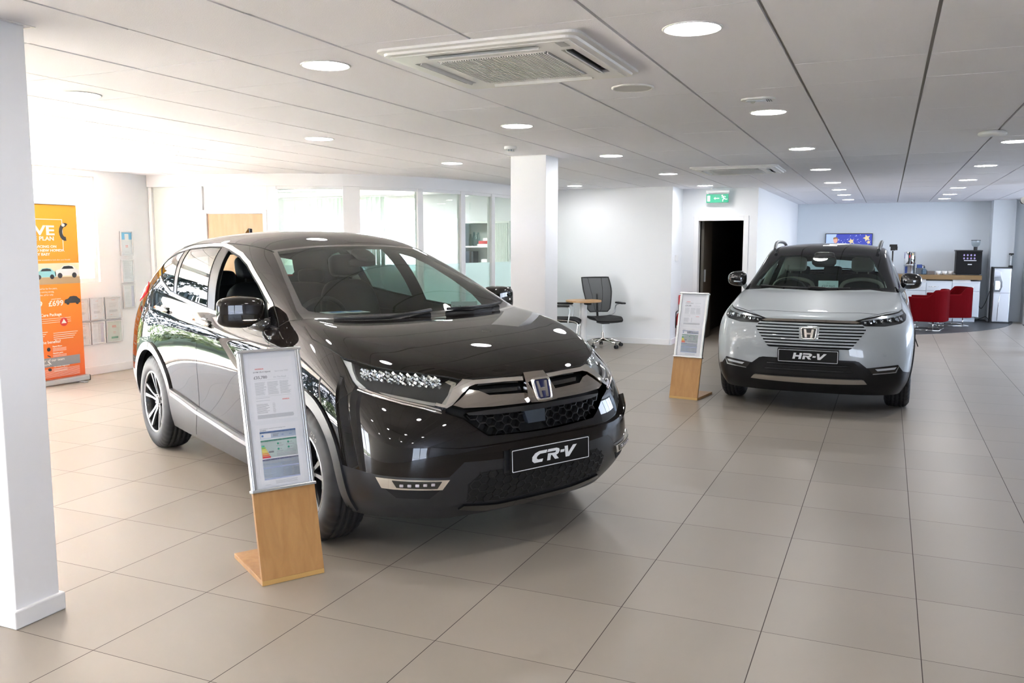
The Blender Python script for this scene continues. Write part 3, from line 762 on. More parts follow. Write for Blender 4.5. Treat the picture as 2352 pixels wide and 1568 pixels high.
# ================================================================ price display stands
def price_stand(loc, rz, label, price):
    """local frame: front edge along +x, panel leans back towards +y; front face looks to -y"""
    t = thing('price_display_stand', label, 'display stand', loc, rz, 'oak and aluminium price stands')
    W = .30; lean = math.radians(13.9); cy, sy = math.cos(lean), math.sin(lean)
    MB().b2((0, 0, 0), (W, .44, .024)).build('base_plate', M_oak, t, bevel=.002)
    MB().b2((.0005, -.001, .001), (W-.0005, .0005, .0235)).build('front_edge_band', M_oakedge, t)
    F = frame((0, 0, .024), (1,0,0), (0, sy, cy))          # x right, y up the panel, z = out of the front (-y)
    def pb(a, b, mb=None, mi=0):
        mb = mb or MB(); n0 = len(mb.v); mb.b2(a, b, mi)
        mb.v[n0:] = [tuple(F @ Vector(p)) for p in mb.v[n0:]]; return mb
    HW = .405; HT = 1.075
    pb((0, 0, -.022), (W, HW, 0)).build('wood_panel', M_oak, t, bevel=.0015)
    m = pb((.0, HW+.006, -.028), (.022, HT-.012, .004)); pb((W-.022, HW+.006, -.028), (W, HT-.012, .004), m); pb((.006, HW+.006, .004), (.012, HT-.012, .008), m); pb((W-.012, HW+.006, .004), (W-.006, HT-.012, .008), m)
    m.build('side_rail', M_alu, t, bevel=.0015)
    pb((-.006, HT-.014, -.034), (W+.006, HT, .012)).build('cross_rail', M_alu, t, bevel=.003); pb((-.006, HW-.002, -.034), (W+.006, HW+.012, .012)).build('cross_rail', M_alu, t, bevel=.003)
    pb((.02, HW+.01, -.02), (W-.02, HT-.014, -.004)).build('backing_board', M_paper, t)
    pr = MB()
    def R_(x0, y0, x1, y1, mi, h=.0006, z=-.0038):
        pr.prism([(x0,y0),(x1,y0),(x1,y1),(x0,y1)], h, F @ Matrix.Translation((0,0,z)), mi)
    def T_(s, x, y, size, mi, xs=1.0, bold=0): text_into(pr, s, F @ Matrix.Translation((x, y, -.0032)), size, .0006, mi, xs=xs, bold=bold)
    def LN(x0, x1, y1, y0, n, seed, mi=1, t_=.0016, rag=.3):
        lines(pr, F @ Matrix.Translation((0,0,-.0036)), x0, x1, y1, y0, n, .0005, t_, seed, rag, mi)
    x0 = .045; xw = .21
    # A4 sheets
    R_(x0, .735, x0+xw, 1.032, 0); R_(x0, .425, x0+xw, .715, 0)
    T_('HONDA', x0+.028, .978, .0085, 2, 1.3, .0002)
    T_('21YM '+('CR-V' if price[0] == '£35,780' else 'HR-V')+' Hybrid', x0+.018, .963, .0095, 3, 1.1, .0002); T_(price[1], x0+.122, .963, .0095, 1, 1.05)
    T_(price[0], x0+.018, .934, .019, 3, 1.05, .0004); T_('On The Road', x0+.112, .934, .0105, 1, 1.1)
    R_(x0+.018, .9265, x0+.19, .9272, 1, z=-.0034)
    for c in range(3): LN(x0+.02+.06*c, x0+.075+.06*c, .918, .855, 15, c+3)
    R_(x0+.018, .848, x0+.19, .849, 1, z=-.0034); LN(x0+.018, x0+.09, .845, .838, 1, 4)
    T_('HONDA', x0+.145, .826, .007, 2, 1.3, .0002); LN(x0+.018, x0+.09, .832, .826, 1, 3)
    LN(x0+.018, x0+.08, .815, .768, 10, 9, 3, .0012); LN(x0+.095, x0+.11, .815, .768, 10, 10)
    LN(x0+.018, x0+.195, .762, .744, 8, 12, 1, .0019, .03)
    # running cost / emissions sheet
    T_('Fuel economy, emissions and running costs', x0+.02, .693, .0068, 3, 1.05); T_('2.0 Hybrid', x0+.02, .6855, .0068, 3, 1.0, .0002)
    R_(x0+.018, .674, x0+.192, .682, 4); R_(x0+.018, .648, x0+.192, .674, 5); R_(x0+.022, .651, x0+.07, .672, 0, z=-.0036)
    pr.prism([(x0+.03+.005*math.cos(a*PI/6), .662+.005*math.sin(a*PI/6)) for a in range(12)], .0005, F @ Matrix.Translation((0,0,-.0032)), 4)
    LN(x0+.04, x0+.066, .668, .655, 3, 2); LN(x0+.08, x0+.11, .668, .655, 3, 21, 3); T_('130', x0+.118, .657, .009, 4); T_('6.3', x0+.16, .657, .009, 4)
    R_(x0+.018, .634, x0+.192, .6415, 6); R_(x0+.018, .558, x0+.192, .634, 7)
    cols_ = (6, 8, 9, 10, 11, 2)
    for i, c in enumerate((6, 8, 9, 9, 10, 11, 2)):
        R_(x0+.02, .618-.0088*i-.0078, x0+.034+.0042*i, .618-.0088*i, c, z=-.0036)
    pr.prism([(x0+.051,.584),(x0+.055,.588),(x0+.076,.588),(x0+.076,.580),(x0+.055,.580)], .0005, F @ Matrix.Translation((0,0,-.0032)), 3)
    for q, (cx_, cy_) in enumerate(((x0+.10,.620),(x0+.15,.622),(x0+.10,.594),(x0+.15,.598))):
        pr.prism([(cx_+.005*math.cos(a*PI/6), cy_+.005*math.sin(a*PI/6)) for a in range(12)], .0005, F @ Matrix.Translation((0,0,-.0034)), 6); LN(cx_+.008, cx_+.02, cy_+.003, cy_-.003, 1, q, 3)
        LN(cx_-.01, cx_+.03, cy_-.008, cy_-.013, 2, q+3)
    LN(x0+.09, x0+.185, .576, .561, 6, 31, 1, .0014)
    R_(x0+.018, .545, x0+.192, .5525, 12); R_(x0+.018, .455, x0+.192, .545, 5); R_(x0+.018, .508, x0+.192, .514, 13, z=-.0036); R_(x0+.018, .455, x0+.192, .461, 13, z=-.0036)
    LN(x0+.02, x0+.185, .542, .530, 3, 41); LN(x0+.02, x0+.06, .525, .516, 2, 42); LN(x0+.11, x0+.15, .525, .516, 2, 43); LN(x0+.02, x0+.06, .505, .463, 5, 44); LN(x0+.11, x0+.125, .505, .463, 5, 45); LN(x0+.155, x0+.168, .505, .463, 5, 46)
    LN(x0+.07, x0+.19, .448, .432, 4, 47); LN(x0+.02, x0+.05, .434, .431, 1, 48)
    pr.build('printed_sheets', [mat('sheet_white', (.86,.88,.91), .5), M_inkl, M_red, M_ink, mat('mid_blue_band', (.10,.25,.60), .5), mat('pale_blue_panel', (.60,.72,.86), .5), mat('print_green', (.06,.42,.28), .5), mat('pale_mint_panel', (.68,.82,.78), .5),
        mat('print_lime', (.35,.65,.15), .5), mat('print_yellow', (.85,.75,.15), .5), mat('print_amber', (.85,.45,.10), .5), mat('print_vermilion', (.80,.22,.08), .5), mat('navy_band', (.08,.10,.38), .5), mat('periwinkle_band', (.45,.52,.74), .5)], t)
    pb((.022, HW+.012, -.0015), (W-.022, HT-.014, .001)).build('clear_cover', glass('stand_cover', (.985,.985,.99), 1.3), t)
    return t
price_stand((-2.568, 2.991, 0), math.atan2(.7534, .6575)+math.radians(9), 'oak and aluminium price stand in the foreground, priced £35,780, before the dark car', ('£35,780', 'Sport Line 2WD'))
price_stand((-1.986, 8.541, 0), math.atan2(-.1547, .988), 'smaller-looking oak and aluminium price stand left of the white car', ('£29,285', 'Advance eCVT'))

# ================================================================ meeting corner
def round_table(name, loc, r, h, label, top):
    t = thing(name, label, 'table', loc)
    MB().lathe([(.0001,h),(r-.004,h),(r,h-.004),(r,h-.024),(r-.004,h-.028),(.0001,h-.028)], 48).build('tabletop', top, t, smooth=False)
    MB().lathe([(.055,.02),(.055,h-.028)], 32).build('column', M_white, t, smooth=True)
    MB().lathe([(.0001,.022),(.05,.022),(.19,.014),(.21,.008),(.21,0),(.0001,0)], 40).build('base_disc', M_white, t, smooth=True)
    return t
round_table('round_table', (-4.19, 12.25, 0), .27, .72, 'small round beech-topped meeting table on a white column', wood('beech_top', (.62,.38,.18), (.52,.30,.13), .8, .4))
M_mesh = mat('black_mesh_fabric', (.014,.014,.015), .7)
def mesh_mat():
    m = bpy.data.materials.new('see_through_black_mesh'); m.use_nodes = True; nt = m.node_tree; b = nt.nodes['Principled BSDF']
    b.inputs['Base Color'].default_value = (.015,.015,.017,1); b.inputs['Roughness'].default_value = .7; b.inputs['Alpha'].default_value = .82
    return m
M_see = mesh_mat()
def back_shell(w0, w1, h, z0, lean, curve, t_=.004):
    """chair back surface in (x=depth, y=width): faces +x"""
    pts = []; nu, nv = 10, 12
    for j in range(nv+1):
        v = j/nv; w = w0+(w1-w0)*math.sin(v*PI*.5)**.8 if v < .6 else None
        w = w0+(w1-w0)*min(1, v*1.6)-(.02*(max(0, v-.6)/.4)**2)
        if v < .08: w *= .8+2.5*v
        for i in range(nu+1):
            u = -1+2*i/nu
            x = -lean*v + curve*(u*u) + .05*math.sin(v*PI)*(.9)
            pts.append((x, u*w/2, z0+h*v))
    return pts, nu, nv
def task_chair(loc, rz, label, visitor=False, group=None):
    t = thing('visitor_chair' if visitor else 'task_chair', label, 'chair', loc, rz, group)
    h = .52 if not visitor else .46; z0 = .53 if not visitor else .46; 
    pts, nu, nv = back_shell(.36, .47, h, z0, .16, .035)
    off = Vector((-.20, 0, 0)); V_ = [Vector(p)+off for p in pts]
    m = MB(); fs = [(j*(nu+1)+i, j*(nu+1)+i+1, (j+1)*(nu+1)+i+1, (j+1)*(nu+1)+i) for j in range(nv) for i in range(nu)]
    m.add(V_, fs, 0, True); bk = m.build('backrest_mesh', M_see, t)
    edge = [V_[i] for i in range(nu+1)] + [V_[j*(nu+1)+nu] for j in range(1, nv+1)] + [V_[nv*(nu+1)+i] for i in range(nu-1, -1, -1)] + [V_[j*(nu+1)] for j in range(nv-1, 0, -1)]
    MB().tube(edge, .010, 8, True).build('backrest_frame', M_black, t)
    sm = MB()
    for u in (3, 7): sm.tube([V_[j*(nu+1)+u]+Vector((-.003, (-.045 if u == 3 else .045)*(j/nv-.5), 0)) for j in range(nv+1)], .0035, 6)
    sm.build('backrest_seam', M_black, t)
    # seat cushion
    s = MB(); n = 14; prof = []
    top, bot = [], []
    for i in range(n+1):
        for j in range(9):
            x = -.20+.46*i/n; u = -1+2*j/8; w = .235*(1-.12*abs(i/n-.55)**2*4)
            z = .46-.028*(i/n > .75)*((i/n-.75)/.25)**2*1.6 + .012*u*u
            top.append((x, u*w, z)); bot.append((x, u*w*.93, z-(.055 if 0 < i < n and 0 < j < 8 else .03)))
    K = 9; fs = [(i*K+j, i*K+j+1, (i+1)*K+j+1, (i+1)*K+j)[::-1] for i in range(n) for j in range(8)]
    s.add(top, fs, 0, True); s.add(bot, [f[::-1] for f in fs], 0, True)
    rim = [i*K for i in range(n+1)]+[n*K+j for j in range(1, K)]+[i*K+K-1 for i in range(n-1, -1, -1)]+[j for j in range(K-2, 0, -1)]
    nt_ = len(top); s.f += [[a, b, b+nt_, a+nt_] for a, b in zip(rim, rim[1:]+rim[:1])]; s.mi += [0]*len(rim); s.sm += [True]*len(rim)
    s.build('seat', M_mesh, t)
    for sg in (-1, 1):
        if visitor:
            MB().tube(crs([(-.24, sg*.23, .55), (-.12, sg*.27, .63), (.06, sg*.27, .655), (.13, sg*.27, .60), (.10, sg*.26, .40)], 5), .010, 8).build('arm_frame', M_alu, t)
        else:
            MB().tube(crs([(-.22, sg*.12, .44), (-.2, sg*.27, .50), (-.17, sg*.29, .62), (-.05, sg*.29, .655)], 5), .012, 8).build('arm_frame', M_steel, t)
        MB().box((.0, sg*.285, .668), (.25, .075, .028)).build('armrest', M_black, t, bevel=.012, seg=3)
    if visitor:
        for sg in (-1, 1):
            MB().tube(crs([(-.20, sg*.23, .46), (.20, sg*.22, .43), (.235, sg*.22, .30), (.20, sg*.23, .05), (.14, sg*.23, .012), (-.22, sg*.23, .012)], 5), .010, 8).build('sled_leg', M_chrome, t)
    else:
        MB().box((0,0,.395), (.22,.14,.07)).build('tilt_mechanism', M_black, t, bevel=.015)
        MB().tube([(-.05,0,.40),(-.20,0,.40),(-.23,0,.56),(-.245,0,.80)], [.02,.02,.016,.012]).build('back_support', M_black, t)
        MB().cyl((0,0,.22), .014, .15, 16).cyl((0,0,.10), .026, .13, 20).build('gas_lift', M_chrome, t)
        for k in range(5):
            a = k*2*PI/5+.3; d = Vector((math.cos(a), math.sin(a), 0))
            lg = MB().tube([d*.02+Vector((0,0,.115)), d*.16+Vector((0,0,.105)), d*.29+Vector((0,0,.075))], [.026,.020,.014], 8).build('base_leg', M_chrome, t)
            c = MB(); Mw = frame(d*.30+Vector((0,0,.028)), d, (0,0,1))
            c.cyl(Mw @ Vector((0,0,-.024)), .028, .018, 20, M=Mw.to_3x3().to_4x4()).cyl(Mw @ Vector((0,0,.006)), .028, .018, 20, M=Mw.to_3x3().to_4x4()).tube([d*.29+Vector((0,0,.08)), d*.30+Vector((0,0,.03))], .008)
            c.build('castor', M_black, lg)
    return t
task_chair((-3.93, 12.42, 0), math.radians(-48), 'black mesh task chair on a polished five-star base, right of the round table')
task_chair((-4.40, 11.92, 0), math.radians(14), 'black mesh visitor chair with silver arms, half hidden behind the central column', True)
task_chair((-5.02, 11.35, 0), math.radians(-60), 'black mesh chair left of the central column, behind the dark car', True)
th = MB().b2((-3.03, 13.28, 1.30), (-3.052, 13.45, 1.39)).build('double_wall_switch', M_white, bevel=.003); tag(th, 'white wall switch on the corner wall above the fire extinguishers', 'switch')
sk = MB().b2((-2.995, 13.0, .30), (-3.14, 13.0, .30)) if False else None

# fire extinguisher point
t = thing('fire_extinguisher_stand', 'silver fire extinguisher stand with a red and white notice in the wall corner', 'stand', (-2.925, 13.50, 0))
MB().tube([(-.10,.12,.0),(-.10,.12,.66)], .012).tube([(.10,.12,0),(.10,.12,.66)], .012).tube([(-.10,.12,.62),(.10,.12,.62)], .010).tube([(-.10,.12,.3),(.10,.12,.3)], .010).build('upright', M_alu, t)
MB().b2((-.125,-.12,0), (.125,.14,.025)).build('base', M_red, t, bevel=.008)
MB().b2((-.11,.07,.60), (.11,.095,.75)).build('notice_panel', M_red, t)
nb = MB()
for i in range(4): nb.b2((-.09,.068,.625+.03*i), (.09,.0695,.64+.03*i))
nb.build('notice_print', M_paper, t)
for x, lab, ht, r in ((-2.985, 'red fire extinguisher with a black horn, left one of the pair by the doorway', .46, .062), (-2.86, 'red fire extinguisher, right one of the pair by the doorway', .42, .06)):
    t = thing('fire_extinguisher', lab, 'fire extinguisher', (x, 13.47, .026))
    MB().lathe([(.0001,0),(r-.006,0),(r,.01),(r,ht-.09),(r*.75,ht-.03),(.02,ht),(.015,ht+.015)], 28).build('cylinder', mat('extinguisher_red', (.42,.008,.01), .25, coat=.6), t, smooth=True)
    MB().box((0,0,ht+.03), (.03,.03,.035)).box((.03,0,ht+.052), (.10,.018,.008)).box((.03,0,ht+.03), (.09,.018,.008)).build('valve', M_steel, t, bevel=.002)
    MB().tube(crs([(0,-.01,ht+.03),(-.05,-.05,ht),(-.06,-.065,ht-.12),(-.05,-.065,ht-.25)], 5), .008).build('hose', M_black, t)
    MB().lathe([(r+.0006,.12),(r+.0006,.25)], 28, a0=-2.4, a1=-.7).build('label', M_paper, t, smooth=True)

# ================================================================ office behind the glass
t = thing('tambour_cupboard', 'tall grey-white tambour cupboard with an open shelf section behind the glass', 'cupboard', (-6.25, 12.95, 0))
Mc = mat('cupboard_grey_white', (.66,.70,.66), .45)
w0, w1, hc, dp = -.52, .52, 1.94, .42
MB().b2((w0,0,0),(w0+.02,dp,hc)).b2((w1-.02,0,0),(w1,dp,hc)).b2((w0+.02,0,hc-.03),(w1-.02,dp,hc)).b2((w0+.02,dp-.01,.05),(w1-.02,dp,hc-.03)).b2((w0+.02,0,0),(w1-.02,dp,.05)).build('carcass', Mc, t)
MB().b2((w0+.02,.02,1.505),(w1-.02,dp-.01,1.53)).b2((w0+.02,.02,1.19),(w1-.02,dp-.01,1.22)).b2((w0+.02,.02,.75),(w1-.02,dp-.01,.775)).build('shelf', M_white, t)
for a, b in ((w0+.02, -.345), (.13, w1-.02)):
    m = MB(); n = int((b-a)/.021)
    for i in range(n): m.cyl((a+.0105+i*.021, .012, .05), .0105, hc-.08, 8)
    m.build('tambour_door', Mc, t)
def bottle(loc, label, r=.033, h=.2):
    t = thing('drinking_glass', label, 'glass', loc, 0, 'glasses on the cupboard shelf')
    MB().lathe([(.0001,0),(r*.8,0),(r,.02),(r*.95,h*.6),(r*.6,h*.8),(r*.55,h)], 16).build('bowl', glass('pale_bottle_glass', (.75,.85,.85), 1.45), t, smooth=True)
    return t
b0 = None
for i, (x, y, h) in enumerate(((-6.53,13.12,.2),(-6.46,13.12,.22),(-6.39,13.10,.2),(-6.50,13.2,.24),(-6.42,13.2,.23))):
    bt_ = bottle((x, y, 1.53), 'clear bottle on the upper cupboard shelf, %s from the left' % ['first','second','third','fourth behind','fifth behind'][i], h=h)
for i, (x, z, w, hh, c, lab) in enumerate(((-6.27,1.53,.20,.035,(.75,.72,.7),'white box file lying flat on the upper shelf under the red one'), (-6.26,1.566,.17,.05,(.5,.03,.03),'red box on top of the white one on the upper cupboard shelf'), (-6.22,1.617,.08,.05,(.82,.8,.8),'small white carton topmost on the upper cupboard shelf'), (-6.52,1.22,.15,.22,(.03,.035,.04),'dark box on the lower cupboard shelf'), (-6.24,1.22,.11,.09,(.85,.86,.84),'small white box on the lower cupboard shelf'))):
    o = MB().b2((-w/2,0,0),(w/2,.2,hh)).build('storage_box', mat('box_%d'%i, c, .5), bevel=.003, loc=(x, 13.05, z)); tag(o, lab, 'box')
# vertical blinds
t = thing('vertical_blind', 'pale green vertical blind hanging across the office window', 'blind', (-9.1, 13.28, 2.42), 0)
MB().b2((-1.55,-.02,0),(1.5,.02,.035)).build('head_rail', M_white, t)
M_bl = mat('blind_fabric', (.68,.76,.71), .7)
for i in range(22):
    x = -1.45+i*.088 if i < 18 else .45+(i-18)*.085
    if i >= 18: x = .42+(i-18)*.10
    s_ = MB().box((x, 0, -.72), (.075, .0015, 1.42), M=Matrix.Rotation(math.radians(40), 4, 'Z')).build('blind_slat', M_bl, t)
for i, (x, y) in enumerate(((-8.6, 11.4), (-7.2, 11.6))):
    t = thing('office_light_panel', ('left','right')[i]+' rectangular light panel in the office ceiling behind the glass', 'ceiling light', (x, y, CZ))
    MB().b2((-.6,-.15,-.01),(.6,.15,.005)).build('frame', M_white, t); MB().b2((-.57,-.12,-.013),(.57,.12,-.009)).build('diffuser', M_lamp, t)

# ================================================================ refreshment corner
CY0 = 19.32
t = thing('kitchen_cabinet_run', 'low white kitchen cabinet run below the oak worktop against the back wall', 'cabinet', (0, CY0, 0))
Mk = mat('white_laminate', (.68,.72,.75), .35)
MB().b2((.28,.03,.10),(1.72,.60,.82)).build('carcass', Mk, t, bevel=.002)
MB().b2((.30,.07,0),(1.66,.58,.10)).build('plinth', Mk, t)
for i, (a, b) in enumerate(((.29,.745),(.755,1.215),(1.225,1.71))):
    f = MB().b2((a+.003,.008,.62),(b-.003,.03,.775)).build('drawer_front', Mk, t, bevel=.002)
    c = (a+b)/2; h_ = (a+.30 if i != 1 else a+.13)
    MB().tube([(h_-.09,.008,.70),(h_-.08,-.02,.705),(h_+.08,-.02,.705),(h_+.09,.008,.70)], .007).build('handle', M_chrome, f)
    MB().b2((a+.003,.008,.11),(b-.003,.03,.61)).build('cabinet_door', Mk, t, bevel=.002)
MB().b2((.30,.02,.785),(.74,.045,.85)).b2((1.23,.02,.785),(1.55,.045,.85)).build('upstand', M_white, t)
wt = MB().b2((.20,CY0-.04,.82+.03),(1.735,CY0+.64,.94)).build('worktop', wood('oak_worktop', (.26,.155,.055), (.21,.12,.042), .8, .4, axis=0), bevel=.003); tag(wt, 'thick oak worktop on the white cabinets carrying the coffee machine', 'worktop')
o = MB().b2((.745,CY0+.1,.82),(1.22,CY0+.6,.85)).build('worktop_gap_dark', mat('gap_darkness_brown', (.12,.09,.06), .6)); tag(o, 'dark strip standing in for the open gap between worktop and cabinets', 'gap strip')  # dark strip imitates the open gap's darkness under the worktop
WT = .94
t = thing('coffee_machine', 'black bean-to-cup coffee machine with a clear hopper on the oak worktop', 'coffee machine', (1.50, CY0+.30, WT))
MB().b2((-.23,-.22,.02),(.23,.22,.49)).build('body', mat('matt_black_case', (.008,.008,.009), .5, spec=.2), t, bevel=.012)
MB().b2((-.245,-.235,.475),(.235,.23,.50)).b2((-.2,-.24,0),(.2,.2,.022)).build('trim', M_black, t, bevel=.004)
b_ = MB()
for i in range(4):
    for j in range(2): b_.prism([(-.09+.062*i+.016*math.cos(a*PI/5), .40-.065*j+.02*math.sin(a*PI/5)) for a in range(10)], .002, frame((0,-.2205,0),(1,0,0),(0,0,1)))
b_.build('drink_buttons', mat('backlit_button', (.25,.2,.4), .4, emit=(.45,.4,.8), es=.15), t)
MB().b2((-.09,-.226,.285),(.13,-.219,.30)).b2((-.02,-.224,.205),(.055,-.219,.225)).build('display_bar', mat('light_grey_bar', (.6,.62,.65), .3), t)
MB().lathe([(.035,.56),(.075,.60),(.085,.66),(.083,.69)], 28, Matrix.Translation((.12,.0,0))).build('bean_hopper', glass('hopper_clear', (.80,.84,.86), 1.5), t, smooth=True)
MB().cyl((.12,0,.495), .035, .07, 20).cyl((.12,0,.69), .088, .012, 28).build('hopper_collar', M_black, t)
t = thing('water_boiler', 'tall chrome and black cylindrical flask at the left end of the worktop', 'flask', (.425, CY0+.25, WT))
MB().lathe([(.0001,.20),(.105,.20),(.112,.21),(.112,.455),(.108,.46),(.0001,.46)], 36).build('upper_cylinder', M_chrome, t, smooth=True)
MB().lathe([(.0001,.0),(.10,.0),(.105,.02),(.105,.175),(.112,.185),(.112,.198),(.0001,.198)], 36).build('lower_cylinder', M_steel, t, smooth=True)
MB().lathe([(.1132,.215),(.1132,.45)], 12, a0=-1.85, a1=-1.30).build('black_band', M_blackg, t, smooth=True)
MB().lathe([(.1145,.34),(.1145,.40)], 6, a0=-1.70, a1=-1.50).build('red_tab', M_red, t, smooth=True)
MB().lathe([(.1138,.39),(.1138,.43)], 6, a0=-1.25, a1=-.95).build('gold_label', mat('gold_label', (.5,.36,.10), .4), t, smooth=True)
MB().lathe([(.1062,.02),(.1062,.16)], 10, a0=-2.5, a1=-1.95).build('blue_label', mat('deep_blue_label', (.02,.05,.22), .4), t, smooth=True)
def smallbox(name, lab, cat, x0, x1, y, z0, h, col, d=.14, rough=.5, metal=0):
    o = MB().b2((x0,0,0),(x1,d,h)).build(name, mat(name+'_'+lab[:6], col, rough, metal), bevel=.004, loc=(0, y, z0)); return tag(o, lab, cat)
smallbox('condiment_box', 'dark grey condiment box next to the chrome flask', 'box', .55, .68, CY0+.22, WT, .13, (.12,.13,.14))
smallbox('sachet_box', 'small blue sachet box on top of the dark condiment box', 'box', .565, .665, CY0+.25, WT+.13, .07, (.03,.07,.28))
t = thing('spray_bottle', 'small clear pump bottle in front of the condiment box', 'bottle', (.70, CY0+.15, WT))
MB().lathe([(.0001,0),(.045,0),(.05,.01),(.05,.09),(.02,.12),(.015,.14)], 24).build('bottle_body', glass('blue_clear', (.55,.68,.80), 1.45), t, smooth=True)
MB().cyl((0,0,.14), .016, .025, 14).tube([(0,0,.165),(0,0,.185),(-.05,0,.18)], .006).build('pump', M_black, t)
smallbox('tea_tray', 'low brown-grey tray between the pump bottle and the cups', 'tray', .76, .90, CY0+.2, WT, .07, (.14,.12,.11), .2)
for i, x in enumerate((.965, 1.085, 1.195)):
    t = thing('cup', 'white cup %s on the oak worktop' % ('nearest the tray', 'in the middle of the row of three', 'nearest the coffee machine')[i], 'cup', (x, CY0+.2, WT), i*.8, 'white cups on the worktop')
    MB().lathe([(.0001,.0),(.03,.0),(.045,.03),(.052,.075),(.048,.075),(.04,.03),(.0001,.01)][::1], 24).build('cup_body', M_white, t, smooth=True)
    MB().tube(crs([(.045,0,.06),(.075,0,.055),(.07,0,.025),(.042,0,.022)], 4), .005).build('handle', M_white, t)
t = thing('water_cooler', 'silver and black free-standing water cooler beside the pilaster', 'water cooler', (2.085, 19.45, 0))
MB().b2((-.14,-.15,.02),(.16,.17,1.09)).build('cabinet', M_steel, t, bevel=.014)
MB().b2((-.165,-.14,.0),(-.135,.17,1.11)).b2((-.15,-.145,0),(.165,.17,.03)).b2((-.15,-.14,1.08),(.165,.17,1.105)).build('side_panel', M_black, t, bevel=.006)
Ff = frame((0,-.1515,0),(1,0,0),(0,0,1))
MB().prism(crs([(-.135,1.06),(-.05,1.06),(-.02,1.0),(-.02,.92),(.02,.80),(.01,.70),(-.02,.63),(-.135,.62)], 3) if False else [(-.135,1.06),(-.06,1.06),(-.025,1.03),(-.02,.93),(.012,.82),(.015,.72),(-.02,.62),(-.135,.62)], .008, Ff).build('tap_panel', M_blackg, t, bevel=.003)
MB().prism([(-.11,.84),(-.035,.84),(-.02,.80),(-.02,.70),(-.04,.66),(-.11,.66)], .010, Ff).build('cup_recess', M_alu, t)
MB().b2((-.135,-.153,.60),(.155,-.149,.606)).build('door_line', M_black, t)
MB().tube([(-.01,-.156,.60),(-.035,-.156,.40),(-.045,-.156,.05)], .005).build('chrome_strip', M_chrome, t)
t = thing('cup_dispenser', 'clear tube cup dispenser fixed to the pilaster above the water cooler', 'dispenser', (2.255, 19.60, 1.07))
MB().lathe([(.035,.06),(.035,.28)], 24).build('tube', glass('tube_clear', (.85,.88,.9), 1.45), t, smooth=True)
MB().cyl((0,0,.28), .042, .03, 24).cyl((0,0,0), .038, .065, 24).b2((-.015,.03,.0),(.015,.05,.3)).build('end_cap', M_black, t)
MB().lathe([(.02,.07),(.024,.26)], 20).build('paper_cups', M_white, t, smooth=True)
t = thing('power_cable', 'thin black cable trailing from the worktop end to the water cooler', 'cable', (0,0,0))
MB().tube(crs([(1.74,19.9,.35),(1.80,19.8,.25),(1.86,19.62,.40),(1.91,19.55,.62)], 6), .006).tube(crs([(1.76,19.9,.02),(1.82,19.75,.06),(1.87,19.6,.10),(1.92,19.5,.05)], 6), .006).build('flex', M_black, t)
t = thing('wall_television', 'wall-mounted television showing a blue advert, behind the white car roof', 'television', (-.79, 20.09, 1.24))
MB().b2((-.48,-.05,0),(.48,0,.55)).build('casing', M_blackg, t, bevel=.004)
M_scr = [mat('screen_navy', (.02,.03,.22), .4, emit=(.05,.07,.42), es=.35), mat('screen_sky', (.3,.4,.7), .4, emit=(.35,.45,.85), es=.35), mat('screen_gold', (.5,.4,.2), .4, emit=(.62,.50,.26), es=.35), mat('screen_skin', (.5,.25,.18), .4, emit=(.62,.32,.22), es=.35), mat('screen_hair', (.2,.12,.05), .4, emit=(.22,.12,.05), es=.35), mat('screen_star', (.7,.75,.95), .4, emit=(.7,.78,1), es=.35)]
SF = frame((0,-.0505,0),(1,0,0),(0,0,1)); sc_ = MB()
sc_.prism([(-.465,.015),(.465,.015),(.465,.535),(-.465,.535)], .001, SF, 0)
sc_.prism([(-.465,.015),(-.38,.015),(-.25,.535),(-.465,.535)], .0014, SF, 1)
r2 = random.Random(5)
for _ in range(70):
    x, y = r2.gauss(-.02, .16), r2.uniform(.05,.52); s_ = r2.uniform(.003,.008)
    if abs(x) < .44: sc_.prism([(x-s_,y),(x,y-s_),(x+s_,y),(x,y+s_)], .0016, SF, 5)
for cx, cy_, rr in ((.05,.38,.07),(.36,.45,.08),(.40,.36,.05),(.2,.2,.06)):
    sc_.prism([(cx+rr*(1 if a%2 else .45)*math.cos(a*PI/5), cy_+rr*(1 if a%2 else .45)*math.sin(a*PI/5)) for a in range(10)], .002, SF, 2)
sc_.prism([(-.27+.045*math.cos(a*PI/8), .40+.06*math.sin(a*PI/8)) for a in range(16)], .002, SF, 3)
sc_.prism([(-.32,.42),(-.315,.46),(-.27,.475),(-.225,.455),(-.222,.42),(-.25,.44)], .0024, SF, 4)
sc_.prism([(-.40,.015),(-.36,.28),(-.29,.33),(-.25,.33),(-.18,.28),(-.14,.015)], .0018, SF, 4)
sc_.build('screen_picture', M_scr, t)
M_redf = bump_noise(mat('red_wool', (.11,.001,.003), .95, spec=.1), 300, .3, .001)
